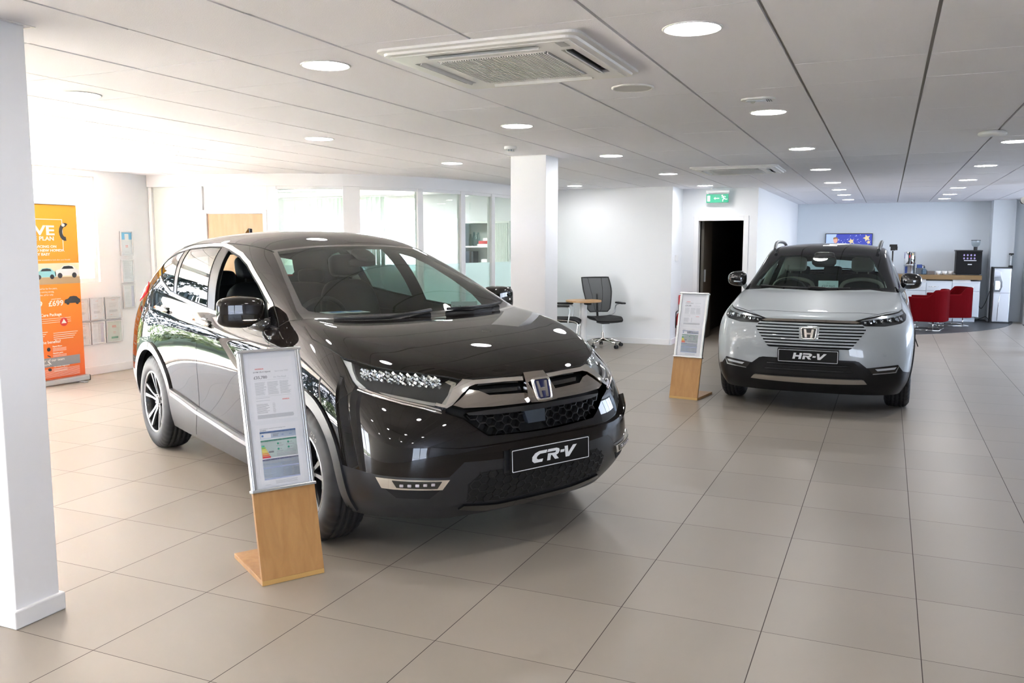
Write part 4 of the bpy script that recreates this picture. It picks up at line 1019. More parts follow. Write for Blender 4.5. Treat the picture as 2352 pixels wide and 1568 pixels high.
def tub_chair(loc, rz, label):
    """faces +x locally"""
    t = thing('red_tub_chair', label, 'armchair', loc, rz, 'red tub armchairs at the refreshment corner')
    m = MB(); prof = crs([(.30,-.29),(.05,-.32),(-.24,-.29),(-.33,-.18),(-.34,0),(-.33,.18),(-.24,.29),(.05,.32),(.30,.29)], 6)
    n = len(prof); vs = []
    zt = []
    for i, p in enumerate(prof):
        b = max(0, min(1, (-p.x-.08)/.14)); b = b*b*(3-2*b); zt.append(.615+.13*b)
    for i, p in enumerate(prof):
        a = prof[max(0,i-1)]; c = prof[min(n-1,i+1)]; d = (c-a).normalized(); nn = Vector((d.y,-d.x))*-.035; fl = 1+.05
        for q, (off, z) in enumerate(((nn*-1, .17), (nn*-1-Vector((.02*(p.x<0),0)), zt[i]-.02), (nn*-.5, zt[i]), (nn*.5, zt[i]), (nn, zt[i]-.02), (nn, .17))):
            vs.append((p.x+off.x, p.y+off.y, z))
    fs = [(i*6+k_, (i+1)*6+k_, (i+1)*6+(k_+1)%6, i*6+(k_+1)%6) for i in range(n-1) for k_ in range(6)]
    m.add(vs, fs+[[0,1,2,3,4,5],[(n-1)*6+5-k_ for k_ in range(6)]], 0, False)
    m.build('shell', M_redf, t, bevel=.006)
    MB().b2((-.27,-.25,.17),(.30,.25,.43)).build('seat_cushion', M_redf, t, bevel=.03, seg=3)
    MB().tube([(.26,-.27,.012),(-.28,-.27,.012),(-.28,.27,.012),(.26,.27,.012)], .010, 8, True).build('base_loop', M_chrome, t)
    for x, y in ((.18,-.27),(-.18,-.27),(.18,.27),(-.18,.27)): MB().tube([(x,y,.012),(x,y*.9,.19)], .008).build('leg', M_chrome, t)
    return t
tub_chair((.68, 17.35, 0), math.radians(168), 'red tub armchair with chrome sled base, nearer the white car')
tub_chair((1.12, 18.45, 0), math.radians(196), 'red tub armchair half hidden behind the first, closer to the cabinets')
round_table('low_table', (.36, 18.2, 0), .26, .45, 'low white round table base glimpsed between the car and the red armchairs', M_white)
t = thing('tripod', 'thin black tripod with a phone clamp standing behind the white car', 'tripod', (.07, 14.35, 0))
MB().tube([(0,0,.42),(0,0,1.46)], .011).tube([(0,0,1.1),(0,0,1.14)], .018).build('pole', M_black, t)
for k in range(3):
    a = math.radians(-6+120*k); d = Vector((math.cos(a), math.sin(a), 0))
    MB().tube([Vector((0,0,1.02))+d*.02, d*.19+Vector((0,0,.62)), d*.42+Vector((0,0,.01))], [.013,.012,.008]).build('leg', M_black, t)
MB().box((.0,0,1.50), (.07,.05,.07)).tube([(-.05,0,1.54),(.06,0,1.54)], .02).box((.05,0,1.50), (.03,.04,.06)).build('clamp_head', M_black, t, bevel=.006)
# ---------------------------------------------------------------- car body toolkit
def body_surface(C, lev=3):
    """cage -> smooth right-hand half (y>=0) as bmesh, plus nothing else"""
    cols, cw, cr = C['cols'], C['cowl'], C['cr']
    N = len(cols)-1
    V = {}
    pts = []
    def add(k, p):
        V[k] = len(pts); pts.append(Vector(p))
    for c in range(N+1):
        for l in range(7): add(('s',c,l), cols[c][l])
    for c in range(cw, cr+1):
        add(('g',c,7), C['L7'][c-cw]); add(('g',c,8), C['L8'][c-cw])
        V[('g',c,6)] = V[('s',c,6)]
    def blend(cen, side, v, ex=2.3, exx=2.0):
        f = v/3.0
        y = side[1]*f
        return (cen[0]+(side[0]-cen[0])*f**exx, y, cen[2]+(side[2]-cen[2])*f**ex)
    for v in range(4): V[('t',3,v)] = V[('s',v,6)]
    for c in range(4, cw+1):
        for v in range(3): add(('t',c,v), blend(C['hood'][c-4], cols[c][6], v, C.get('hex',2.3)))
        V[('t',c,3)] = V[('s',c,6)]
    for v in range(3): add(('w',7,v), blend(C['ws7'], C['L7'][0], v, 2.2))
    V[('w',7,3)] = V[('g',cw,7)]
    for c in range(cw, cr+1):
        for v in range(3): add(('r',c,v), blend(C['roof'][c-cw], C['L8'][c-cw], v, 2.4))
        V[('r',c,3)] = V[('g',c,8)]
    for v in range(3): add(('b',7,v), blend(C['rw7'], C['L7'][-1], v, 2.2))
    V[('b',7,3)] = V[('g',cr,7)]
    F = []
    def q(a,b,c,d): F.append((V[a],V[b],V[c],V[d]))
    for c in range(N):
        for l in range(6): q(('s',c,l),('s',c+1,l),('s',c+1,l+1),('s',c,l+1))
    for c in range(cw, cr):
        for l in (6,7): q(('g',c,l),('g',c+1,l),('g',c+1,l+1),('g',c,l+1))
        for v in range(3): q(('r',c,v),('r',c,v+1),('r',c+1,v+1),('r',c+1,v))
    for c in range(3, cw):
        for v in range(3): q(('t',c,v),('t',c,v+1),('t',c+1,v+1),('t',c+1,v))
    for v in range(3):
        q(('t',cw,v),('t',cw,v+1),('w',7,v+1),('w',7,v))
        q(('w',7,v),('w',7,v+1),('r',cw,v+1),('r',cw,v))
        q(('r',cr,v),('r',cr,v+1),('b',7,v+1),('b',7,v))
        q(('b',7,v),('b',7,v+1),('s',cr+2-v,6),('s',cr+3-v,6)) if False else q(('b',7,v),('b',7,v+1),('s',N-(v+1),6),('s',N-v,6))
    bm = bmesh.new()
    P, M = [], []
    for p in pts: P.append(bm.verts.new(p))
    for p in pts: M.append(P[len(M)] if abs(p.y) < 1e-6 else bm.verts.new((p.x,-p.y,p.z)))
    fs = []
    for f in F:
        fs.append(bm.faces.new([P[i] for i in f]))
        fs.append(bm.faces.new([M[i] for i in reversed(f)]))
    bmesh.ops.recalc_face_normals(bm, faces=bm.faces)
    cl = bm.edges.layers.float.new('crease_edge')
    for (a, b, w) in C.get('crease', []):
        for S in (P, M):
            e = bm.edges.get((S[V[a]], S[V[b]]))
            if e: e[cl] = w
            else: print('no edge', a, b)
    me = bpy.data.meshes.new('tmpcage'); bm.to_mesh(me); bm.free()
    ob = bpy.data.objects.new('tmpcage', me); bpy.context.scene.collection.objects.link(ob)
    md = ob.modifiers.new('s','SUBSURF'); md.levels = lev; md.render_levels = lev
    md.boundary_smooth = 'PRESERVE_CORNERS'
    dg = bpy.context.evaluated_depsgraph_get()
    ev = ob.evaluated_get(dg)
    bm = bmesh.new(); bm.from_mesh(ev.to_mesh()); ev.to_mesh_clear()
    bpy.data.objects.remove(ob); bpy.data.meshes.remove(me)
    # outward check
    bm.normal_update()
    top = max(bm.faces, key=lambda f: f.calc_center_median().z)
    if top.normal.z < 0: bmesh.ops.reverse_faces(bm, faces=bm.faces)
    bmesh.ops.delete(bm, geom=[v for v in bm.verts if v.co.y < -1e-4], context='VERTS')
    for v in bm.verts:
        if abs(v.co.y) < 1e-4: v.co.y = 0
    return bm

def crvcage():
    zL = [.24,.35,.48,.62,.77,.92]
    cols = [
     [(2.12,0,.23),(2.21,0,.33),(2.255,0,.46),(2.255,0,.60),(2.235,0,.72),(2.20,0,.83),(2.10,0,.945)],
     [(2.12,.28,.23),(2.20,.28,.33),(2.245,.28,.46),(2.245,.28,.60),(2.225,.28,.72),(2.185,.27,.83),(2.085,.25,.95)],
     [(2.08,.52,.23),(2.17,.53,.33),(2.20,.55,.46),(2.20,.55,.60),(2.17,.54,.72),(2.12,.53,.84),(2.02,.47,.965)],
     [(1.96,.69,.24),(2.06,.75,.34),(2.085,.775,.47),(2.075,.765,.60),(2.04,.75,.73),(1.97,.725,.86),(1.86,.65,.99)],
     [(1.83,.79,.24),(1.91,.86,.34),(1.93,.88,.47),(1.91,.87,.61),(1.87,.86,.745),(1.81,.835,.885),(1.69,.735,1.04)],
     [(1.64,.84,.24),(1.70,.90,.35),(1.71,.915,.48),(1.70,.915,.62),(1.68,.91,.76),(1.62,.885,.91),(1.49,.765,1.10)],
     [(1.33,.86,.24),(1.33,.90,.35),(1.33,.92,.48),(1.33,.92,.62),(1.33,.92,.77),(1.31,.895,.935),(1.27,.78,1.14)],
     [(.98,.86,.24),(.98,.89,.35),(.98,.90,.48),(.98,.905,.63),(.98,.91,.78),(.99,.89,.96),(1.04,.775,1.165)],
     [(.55,.86,.24),(.55,.885,.34),(.55,.885,.48),(.55,.89,.63),(.55,.91,.80),(.55,.895,.98),(.58,.81,1.10)],
     [(.10,.86,.24),(.10,.885,.34),(.10,.88,.48),(.10,.885,.63),(.10,.91,.80),(.10,.90,.99),(.10,.825,1.115)],
     [(-.40,.86,.24),(-.40,.885,.34),(-.40,.88,.48),(-.40,.885,.63),(-.40,.91,.81),(-.40,.905,1.00),(-.40,.825,1.135)],
     [(-.92,.86,.24),(-.92,.89,.35),(-.92,.895,.48),(-.92,.90,.63),(-.92,.92,.81),(-.92,.91,1.01),(-.90,.82,1.165)],
     [(-1.33,.86,.26),(-1.33,.895,.36),(-1.33,.92,.49),(-1.33,.925,.64),(-1.33,.925,.81),(-1.33,.905,1.01),(-1.33,.81,1.20)],
     [(-1.75,.85,.28),(-1.78,.89,.38),(-1.80,.915,.51),(-1.80,.915,.66),(-1.78,.91,.83),(-1.76,.89,1.02),(-1.70,.80,1.23)],
     [(-2.06,.79,.30),(-2.14,.83,.40),(-2.17,.85,.53),(-2.16,.85,.68),(-2.11,.84,.84),(-2.04,.83,1.02),(-1.96,.755,1.23)],
     [(-2.16,.55,.30),(-2.22,.57,.40),(-2.26,.57,.53),(-2.25,.56,.68),(-2.18,.56,.84),(-2.14,.56,1.02),(-2.08,.53,1.23)],
     [(-2.20,.28,.30),(-2.27,.29,.40),(-2.31,.29,.53),(-2.30,.28,.68),(-2.23,.28,.84),(-2.19,.28,1.02),(-2.13,.27,1.23)],
     [(-2.21,0,.30),(-2.28,0,.40),(-2.32,0,.53),(-2.31,0,.68),(-2.24,0,.84),(-2.20,0,1.02),(-2.14,0,1.23)]]
    L7 = [(.66,.682,1.335),(.33,.752,1.345),(0,.768,1.355),(-.42,.772,1.37),(-.9,.768,1.385),(-1.3,.755,1.40),(-1.62,.725,1.415),(-1.86,.665,1.40)]
    L8 = [(.20,.575,1.535),(.03,.60,1.57),(-.17,.612,1.59),(-.48,.618,1.60),(-.88,.61,1.60),(-1.22,.60,1.585),(-1.5,.58,1.56),(-1.73,.54,1.52)]
    roof = [(.22,0,1.59),(0,0,1.64),(-.19,0,1.66),(-.5,0,1.672),(-.9,0,1.668),(-1.25,0,1.65),(-1.55,0,1.62),(-1.83,0,1.56)]
    hood = [(1.92,0,1.03),(1.70,0,1.085),(1.47,0,1.125),(1.27,0,1.145)]
    cr = []
    for c in range(3,7): cr.append((('s',c,6),('s',c+1,6),.35))
    for c in range(7,14): cr.append((('s',c,6),('s',c+1,6),.6))
    for c in range(0,3): cr.append((('s',c,6),('s',c+1,6),.2))
    for c in range(7,13): cr.append((('s',c,5),('s',c+1,5),.35))
    cr += [(('s',7,6),('g',7,7),.4),(('g',7,7),('g',7,8),.4)]
    for v in range(3): cr.append((('t',7,v),('t',7,v+1),.6))
    for c in range(4,7): cr.append((('t',c,2),('t',c+1,2),.55))
    return dict(hex=3.2, cols=cols, cowl=7, cr=14, L7=L7, L8=L8, roof=roof, hood=hood, ws7=(.82,0,1.385), rw7=(-2.02,0,1.40), crease=cr)

def hrvcage():
    cols = [
     [(2.05,0,.20),(2.12,0,.29),(2.15,0,.40),(2.16,0,.54),(2.15,0,.69),(2.12,0,.83),(2.06,0,.925)],
     [(2.05,.28,.20),(2.12,.29,.29),(2.15,.29,.40),(2.155,.29,.54),(2.145,.29,.69),(2.11,.28,.83),(2.05,.27,.93)],
     [(2.01,.53,.20),(2.08,.55,.29),(2.11,.56,.40),(2.12,.56,.54),(2.10,.56,.69),(2.06,.55,.83),(2.00,.51,.945)],
     [(1.92,.71,.20),(1.99,.76,.29),(2.01,.78,.40),(2.01,.785,.54),(1.98,.79,.69),(1.93,.77,.85),(1.86,.69,.965)],
     [(1.80,.78,.20),(1.86,.84,.30),(1.87,.86,.42),(1.86,.87,.56),(1.82,.875,.72),(1.76,.855,.87),(1.64,.735,1.01)],
     [(1.62,.80,.20),(1.66,.86,.31),(1.66,.88,.44),(1.65,.89,.59),(1.62,.89,.74),(1.56,.87,.89),(1.44,.745,1.045)],
     [(1.30,.82,.20),(1.30,.87,.32),(1.30,.89,.45),(1.30,.895,.60),(1.30,.895,.76),(1.29,.875,.91),(1.24,.75,1.075)],
     [(1.00,.82,.20),(1.00,.86,.32),(1.00,.875,.45),(1.00,.88,.60),(1.00,.885,.77),(1.00,.87,.93),(1.06,.745,1.095)],
     [(.55,.82,.20),(.55,.85,.32),(.55,.85,.45),(.55,.86,.60),(.55,.88,.78),(.55,.875,.95),(.60,.79,1.06)],
     [(.10,.82,.20),(.10,.85,.32),(.10,.85,.45),(.10,.86,.60),(.10,.88,.79),(.10,.88,.96),(.10,.80,1.07)],
     [(-.40,.82,.20),(-.40,.85,.32),(-.40,.85,.45),(-.40,.86,.60),(-.40,.88,.79),(-.40,.88,.96),(-.40,.80,1.08)],
     [(-.92,.82,.20),(-.92,.86,.32),(-.92,.87,.45),(-.92,.88,.60),(-.92,.89,.79),(-.92,.89,.97),(-.92,.80,1.10)],
     [(-1.30,.82,.20),(-1.30,.87,.32),(-1.30,.89,.45),(-1.30,.895,.60),(-1.30,.895,.79),(-1.30,.885,.97),(-1.30,.79,1.12)],
     [(-1.70,.80,.25),(-1.70,.84,.35),(-1.70,.86,.48),(-1.70,.86,.62),(-1.70,.86,.80),(-1.68,.85,.98),(-1.62,.76,1.14)],
     [(-1.95,.72,.25),(-2.0,.75,.35),(-2.02,.76,.48),(-2.02,.76,.62),(-1.98,.76,.80),(-1.93,.75,.98),(-1.86,.69,1.15)],
     [(-2.08,.5,.25),(-2.13,.52,.35),(-2.15,.53,.48),(-2.15,.53,.62),(-2.10,.53,.80),(-2.05,.52,.98),(-1.99,.5,1.15)],
     [(-2.12,.25,.25),(-2.17,.26,.35),(-2.19,.26,.48),(-2.19,.26,.62),(-2.14,.26,.80),(-2.09,.26,.98),(-2.03,.25,1.15)],
     [(-2.13,0,.25),(-2.18,0,.35),(-2.20,0,.48),(-2.20,0,.62),(-2.15,0,.80),(-2.10,0,.98),(-2.04,0,1.15)]]
    L7 = [(.72,.65,1.265),(.40,.70,1.28),(.05,.71,1.29),(-.42,.71,1.30),(-.9,.705,1.30),(-1.25,.69,1.30),(-1.5,.66,1.29),(-1.70,.60,1.27)]
    L8 = [(.30,.585,1.47),(.12,.60,1.508),(-.1,.61,1.526),(-.48,.61,1.53),(-.85,.605,1.515),(-1.1,.59,1.49),(-1.3,.565,1.46),(-1.48,.53,1.42)]
    roof = [(.34,0,1.505),(.14,0,1.55),(-.1,0,1.575),(-.5,0,1.58),(-.88,0,1.565),(-1.15,0,1.54),(-1.37,0,1.505),(-1.58,0,1.45)]
    hood = [(1.80,0,.985),(1.60,0,1.035),(1.38,0,1.075),(1.20,0,1.10)]
    cr = []
    for c in range(3,7): cr.append((('s',c,6),('s',c+1,6),.45))
    for c in range(7,14): cr.append((('s',c,6),('s',c+1,6),.6))
    for c in range(0,3): cr.append((('s',c,6),('s',c+1,6),.3))
    cr += [(('s',7,6),('g',7,7),.4),(('g',7,7),('g',7,8),.4)]
    for v in range(3): cr.append((('t',7,v),('t',7,v+1),.6))
    for c in range(7,13): cr.append((('g',c,8),('g',c+1,8),.35))
    return dict(cols=cols, cowl=7, cr=14, L7=L7, L8=L8, roof=roof, hood=hood, ws7=(.80,0,1.32), rw7=(-1.82,0,1.31), crease=cr)
# ================================================================ cars
class Body:
    def __init__(s, cage):
        s.bm = body_surface(cage)
        s.bm.normal_update()
        tri = s.bm.copy(); bmesh.ops.triangulate(tri, faces=tri.faces); tri.verts.ensure_lookup_table()
        for v in s.bm.verts: pass
        s.tv = [v.co.copy() for v in tri.verts]
        s.tn = []
        for v in s.bm.verts:
            n = v.normal.copy()
            if abs(v.co.y) < 1e-5: n.y = 0; n.normalize()
            s.tn.append(n)
        s.tf = [[v.index for v in f.verts] for f in tri.faces]
        s.T = BVHTree.FromPolygons(s.tv, s.tf)
        tri.free()
        s.orig = s.bm.copy()
        s.lay = s.bm.faces.layers.int.new('part')
    def nrm(s, p):
        h = s.T.find_nearest(p)
        f = s.tf[h[2]]; a, b, c = (s.tv[i] for i in f)
        n = barycentric_transform(h[0], a, b, c, s.tn[f[0]], s.tn[f[1]], s.tn[f[2]])
        return n.normalized()
    def on(s, p, off=0.0):
        p = Vector(p); h = s.T.find_nearest(Vector((p.x, abs(p.y), p.z)))
        q = h[0] + s.nrm(h[0])*off
        return Vector((q.x, q.y if p.y >= 0 else -q.y, q.z))
    def ray(s, o, d, off=0.0):
        h = s.T.ray_cast(Vector(o), Vector(d))
        if h[0] is None: return None
        return h[0] + s.nrm(h[0])*off
    @staticmethod
    def basis(d):
        d = Vector(d).normalized()
        e1 = d.cross(Vector((0,0,1)))
        if e1.length < 1e-4: e1 = Vector((1,0,0))
        e1.normalize(); e2 = e1.cross(d).normalized()
        return d, e1, e2
    @staticmethod
    def inside(p, P):
        x, y = p; c = False; j = len(P)-1
        for i in range(len(P)):
            xi, yi = P[i]; xj, yj = P[j]
            if (yi > y) != (yj > y) and x < (xj-xi)*(y-yi)/(yj-yi)+xi: c = not c
            j = i
        return c
    @staticmethod
    def cutbm(bm, poly, d, flt, setl=None, mind=.04):
        """poly: 3D points. returns faces inside"""
        d, e1, e2 = Body.basis(d)
        P2 = [(Vector(p).dot(e1), Vector(p).dot(e2)) for p in poly]
        P3 = [Vector(p) for p in poly]
        n = len(P2)
        xs = [p[0] for p in P2]; ys = [p[1] for p in P2]; X0_, X1_, Y0_, Y1_ = min(xs)-.01, max(xs)+.01, min(ys)-.01, max(ys)+.01
        def ok(f):
            if f.normal.dot(d) < mind: return False
            return flt is None or flt(f.calc_center_median())
        def bbox(f):
            a = [v.co.dot(e1) for v in f.verts]; b = [v.co.dot(e2) for v in f.verts]
            return min(a), max(a), min(b), max(b)
        cand = set()
        for f in bm.faces:
            if not ok(f): continue
            b = bbox(f)
            if b[1] < X0_ or b[0] > X1_ or b[3] < Y0_ or b[2] > Y1_: continue
            cand.add(f)
        for i in range(n):
            a, b = P2[i], P2[(i+1) % n]
            if abs(a[0]-b[0])+abs(a[1]-b[1]) < 1e-6: continue
            lx, hx, ly, hy = min(a[0],b[0])-.002, max(a[0],b[0])+.002, min(a[1],b[1])-.002, max(a[1],b[1])+.002
            fs = []
            for f in cand:
                q = bbox(f)
                if q[1] < lx or q[0] > hx or q[3] < ly or q[2] > hy: continue
                fs.append(f)
            if not fs: continue
            fset = set(fs); es = {e for f in fs for e in f.edges}; vs = {v for f in fs for v in f.verts}
            pn = (P3[(i+1) % n]-P3[i]).cross(d)
            if pn.length < 1e-7: continue
            cand -= fset
            r = bmesh.ops.bisect_plane(bm, geom=fs+list(es)+list(vs), dist=1e-5, plane_co=P3[i], plane_no=pn.normalized())
            newf = {g for g in r['geom'] if isinstance(g, bmesh.types.BMFace) and g.is_valid}
            cand |= newf
        out = []
        for f in cand:
            c = f.calc_center_median()
            if Body.inside((c.dot(e1), c.dot(e2)), P2): out.append(f)
        return out
    def cut(s, poly, d, label, flt=None, over=None, mind=.04):
        fs = Body.cutbm(s.bm, poly, d, flt, mind=mind)
        for f in fs:
            if over is None or f[s.lay] in over: f[s.lay] = label
        s.bm.normal_update()
    def mesh_data(s, labels):
        vs, fs, idx = [], [], {}
        for f in s.bm.faces:
            if f[s.lay] not in labels: continue
            q = []
            for v in f.verts:
                if v.index not in idx: idx[v.index] = len(vs); vs.append(v.co.copy())
                q.append(idx[v.index])
            fs.append(q)
        return vs, fs
    def emit(s, name, m, parent, vs, fs, ns, mirror='both', mi=None):
        """mirror: both (one mesh), pair (two objects), R / L single side, none"""
        def mk(vs, fs, ns, nm):
            me = bpy.data.meshes.new(nm); me.from_pydata([tuple(v) for v in vs], [], fs)
            me.polygons.foreach_set('use_smooth', [True]*len(fs))
            for m_ in (m if isinstance(m, (list, tuple)) else [m]): me.materials.append(m_)
            if mi:
                k = len(mi)
                for i, p in enumerate(me.polygons): p.material_index = mi[i % k]
            me.normals_split_custom_set_from_vertices([tuple(n) for n in ns]); me.update()
            o = bpy.data.objects.new(nm, me); COL.objects.link(o); o.parent = parent
            return o
        fl = lambda v: Vector((v.x, -v.y, v.z))
        rv = [fl(v) for v in vs]; rf = [list(reversed(f)) for f in fs]; rn = [fl(n) for n in ns]
        if mirror == 'both':
            n = len(vs); return mk(vs+rv, fs+[[i+n for i in f] for f in rf], ns+rn, name)
        if mirror == 'pair': return mk(vs, fs, ns, name), mk(rv, rf, rn, name)
        if mirror == 'R': return mk(rv, rf, rn, name)
        return mk(vs, fs, ns, name)
    def liner(s, name, m, parent, labels, off, xmax, xmin=-9):
        s.bm.verts.index_update(); vs, fs = s.mesh_data(labels)
        fs = [f for f in fs if all(xmin < vs[i].x < xmax for i in f)]
        ns = [s.nrm(v) for v in vs]
        return s.emit(name, m, parent, [v-n*off for v, n in zip(vs, ns)], [list(reversed(f)) for f in fs], [-n for n in ns], 'both')
    def panel(s, name, m, parent, labels, mirror='both'):
        s.bm.verts.index_update()
        vs, fs = s.mesh_data(labels)
        if not fs: print('EMPTY panel', name); return None
        return s.emit(name, m, parent, vs, fs, [s.nrm(v) for v in vs], mirror)
    def patch(s, name, m, parent, poly, d, off=.004, thick=.01, flt=None, mirror='both', mind=.04, back=False, shift=None, hard=False):
        """raised (or sunk) plate cut out of the body surface"""
        bm = s.orig.copy()
        fs = Body.cutbm(bm, poly, d, flt, mind=mind)
        if not fs: print('EMPTY patch', name); return None
        vs, idx, F_ = [], {}, []
        bm.verts.index_update()
        for f in fs:
            q = []
            for v in f.verts:
                if v.index not in idx: idx[v.index] = len(vs); vs.append(v.co.copy())
                q.append(idx[v.index])
            F_.append(q)
        bm.free()
        ns = [s.nrm(v) for v in vs]
        top = [v+n*off for v, n in zip(vs, ns)]; bot = [v+n*(off-thick) for v, n in zip(vs, ns)]
        if shift:
            sh = Vector(shift); top = [v+sh for v in top]; bot = [v+sh for v in bot]
        ec = {}
        for f in F_:
            for a, b in zip(f, f[1:]+f[:1]): ec[(a, b)] = 1
        V_, N_, FF = list(top), list(ns), [list(f) for f in F_]
        for (a, b) in ec:
            if (b, a) in ec: continue
            if abs(vs[a].y) < 1e-5 and abs(vs[b].y) < 1e-5 and mirror == 'both': continue
            fn = (top[b]-top[a]).cross(ns[a]); 
            if fn.length < 1e-9: continue
            fn.normalize(); k = len(V_)
            V_ += [top[b], top[a], bot[a], bot[b]]; N_ += [fn]*4; FF.append([k, k+1, k+2, k+3])
        if back:
            k = len(V_); V_ += bot; N_ += [-n for n in ns]; FF += [[i+k for i in reversed(f)] for f in F_]
        return s.emit(name, m, parent, V_, FF, N_, mirror)
    def line(s, mb, pts, r=.0022, n=6, closed=False, off=-.0008, both=True, step=.03, side=False):
        P_ = [Vector(p) for p in pts]
        if closed: P_.append(P_[0])
        dn = []
        for a, b in zip(P_, P_[1:]):
            k = max(1, int((b-a).length/step))
            for i in range(k): dn.append(a.lerp(b, i/k))
        if not closed: dn.append(P_[-1])
        q = [s.on(p, off) for p in dn] if not side else [v for v in (s.ray((p.x, 3, p.z), (0,-1,0), off) for p in dn) if v is not None]
        mb.tube(q, r, n, closed)
        if both: mb.tube([Vector((p.x, -p.y, p.z)) for p in q], r, n, closed)
        return q
def sv(poly, y=.9): return [(x, y, z) for x, z in poly]        # side view polygon
def fv(poly, x=2.1): return [(x, y, z) for y, z in poly]       # front view polygon
def circ(cx, cz, r, n=40, y=.9): return [(cx+r*math.cos(2*PI*k/n), y, cz+r*math.sin(2*PI*k/n)) for k in range(n)]
D35 = (math.cos(math.radians(35)), math.sin(math.radians(35)), 0)

def paint(name, col, metal=0.0, rough=.35, flake=0.0):
    m = mat(name, col, rough, metal, coat=1.0, coat_rough=.015)
    bsdf(m).inputs['Coat IOR'].default_value = 1.43
    bsdf(m).inputs['Specular IOR Level'].default_value = 0.0 if metal == 0 else .3
    return m

def blob(mb, c, r, e=.55, n=24, m=14, M=None, mi=0, squash=None):
    """superellipsoid"""
    M = M or Matrix(); f = lambda v: math.copysign(abs(v)**e, v); vs = []
    for j in range(1, m):
        ph = -PI/2+PI*j/m
        for i in range(n):
            th = 2*PI*i/n
            p = Vector((r[0]*f(math.cos(ph))*f(math.cos(th)), r[1]*f(math.cos(ph))*f(math.sin(th)), r[2]*f(math.sin(ph))))
            if squash: p = squash(p)
            vs.append(Matrix.Translation(c) @ M @ p)
    a = Vector((0,0,-r[2])); b = Vector((0,0,r[2]))
    vs += [Matrix.Translation(c) @ M @ (squash(a) if squash else a), Matrix.Translation(c) @ M @ (squash(b) if squash else b)]
    fs = [(j*n+i, j*n+(i+1)%n, (j+1)*n+(i+1)%n, (j+1)*n+i) for j in range(m-2) for i in range(n)]
    fs += [(len(vs)-2, (i+1)%n, i) for i in range(n)] + [(len(vs)-1, (m-2)*n+i, (m-2)*n+(i+1)%n) for i in range(n)]
    return mb.add(vs, fs, mi, True)

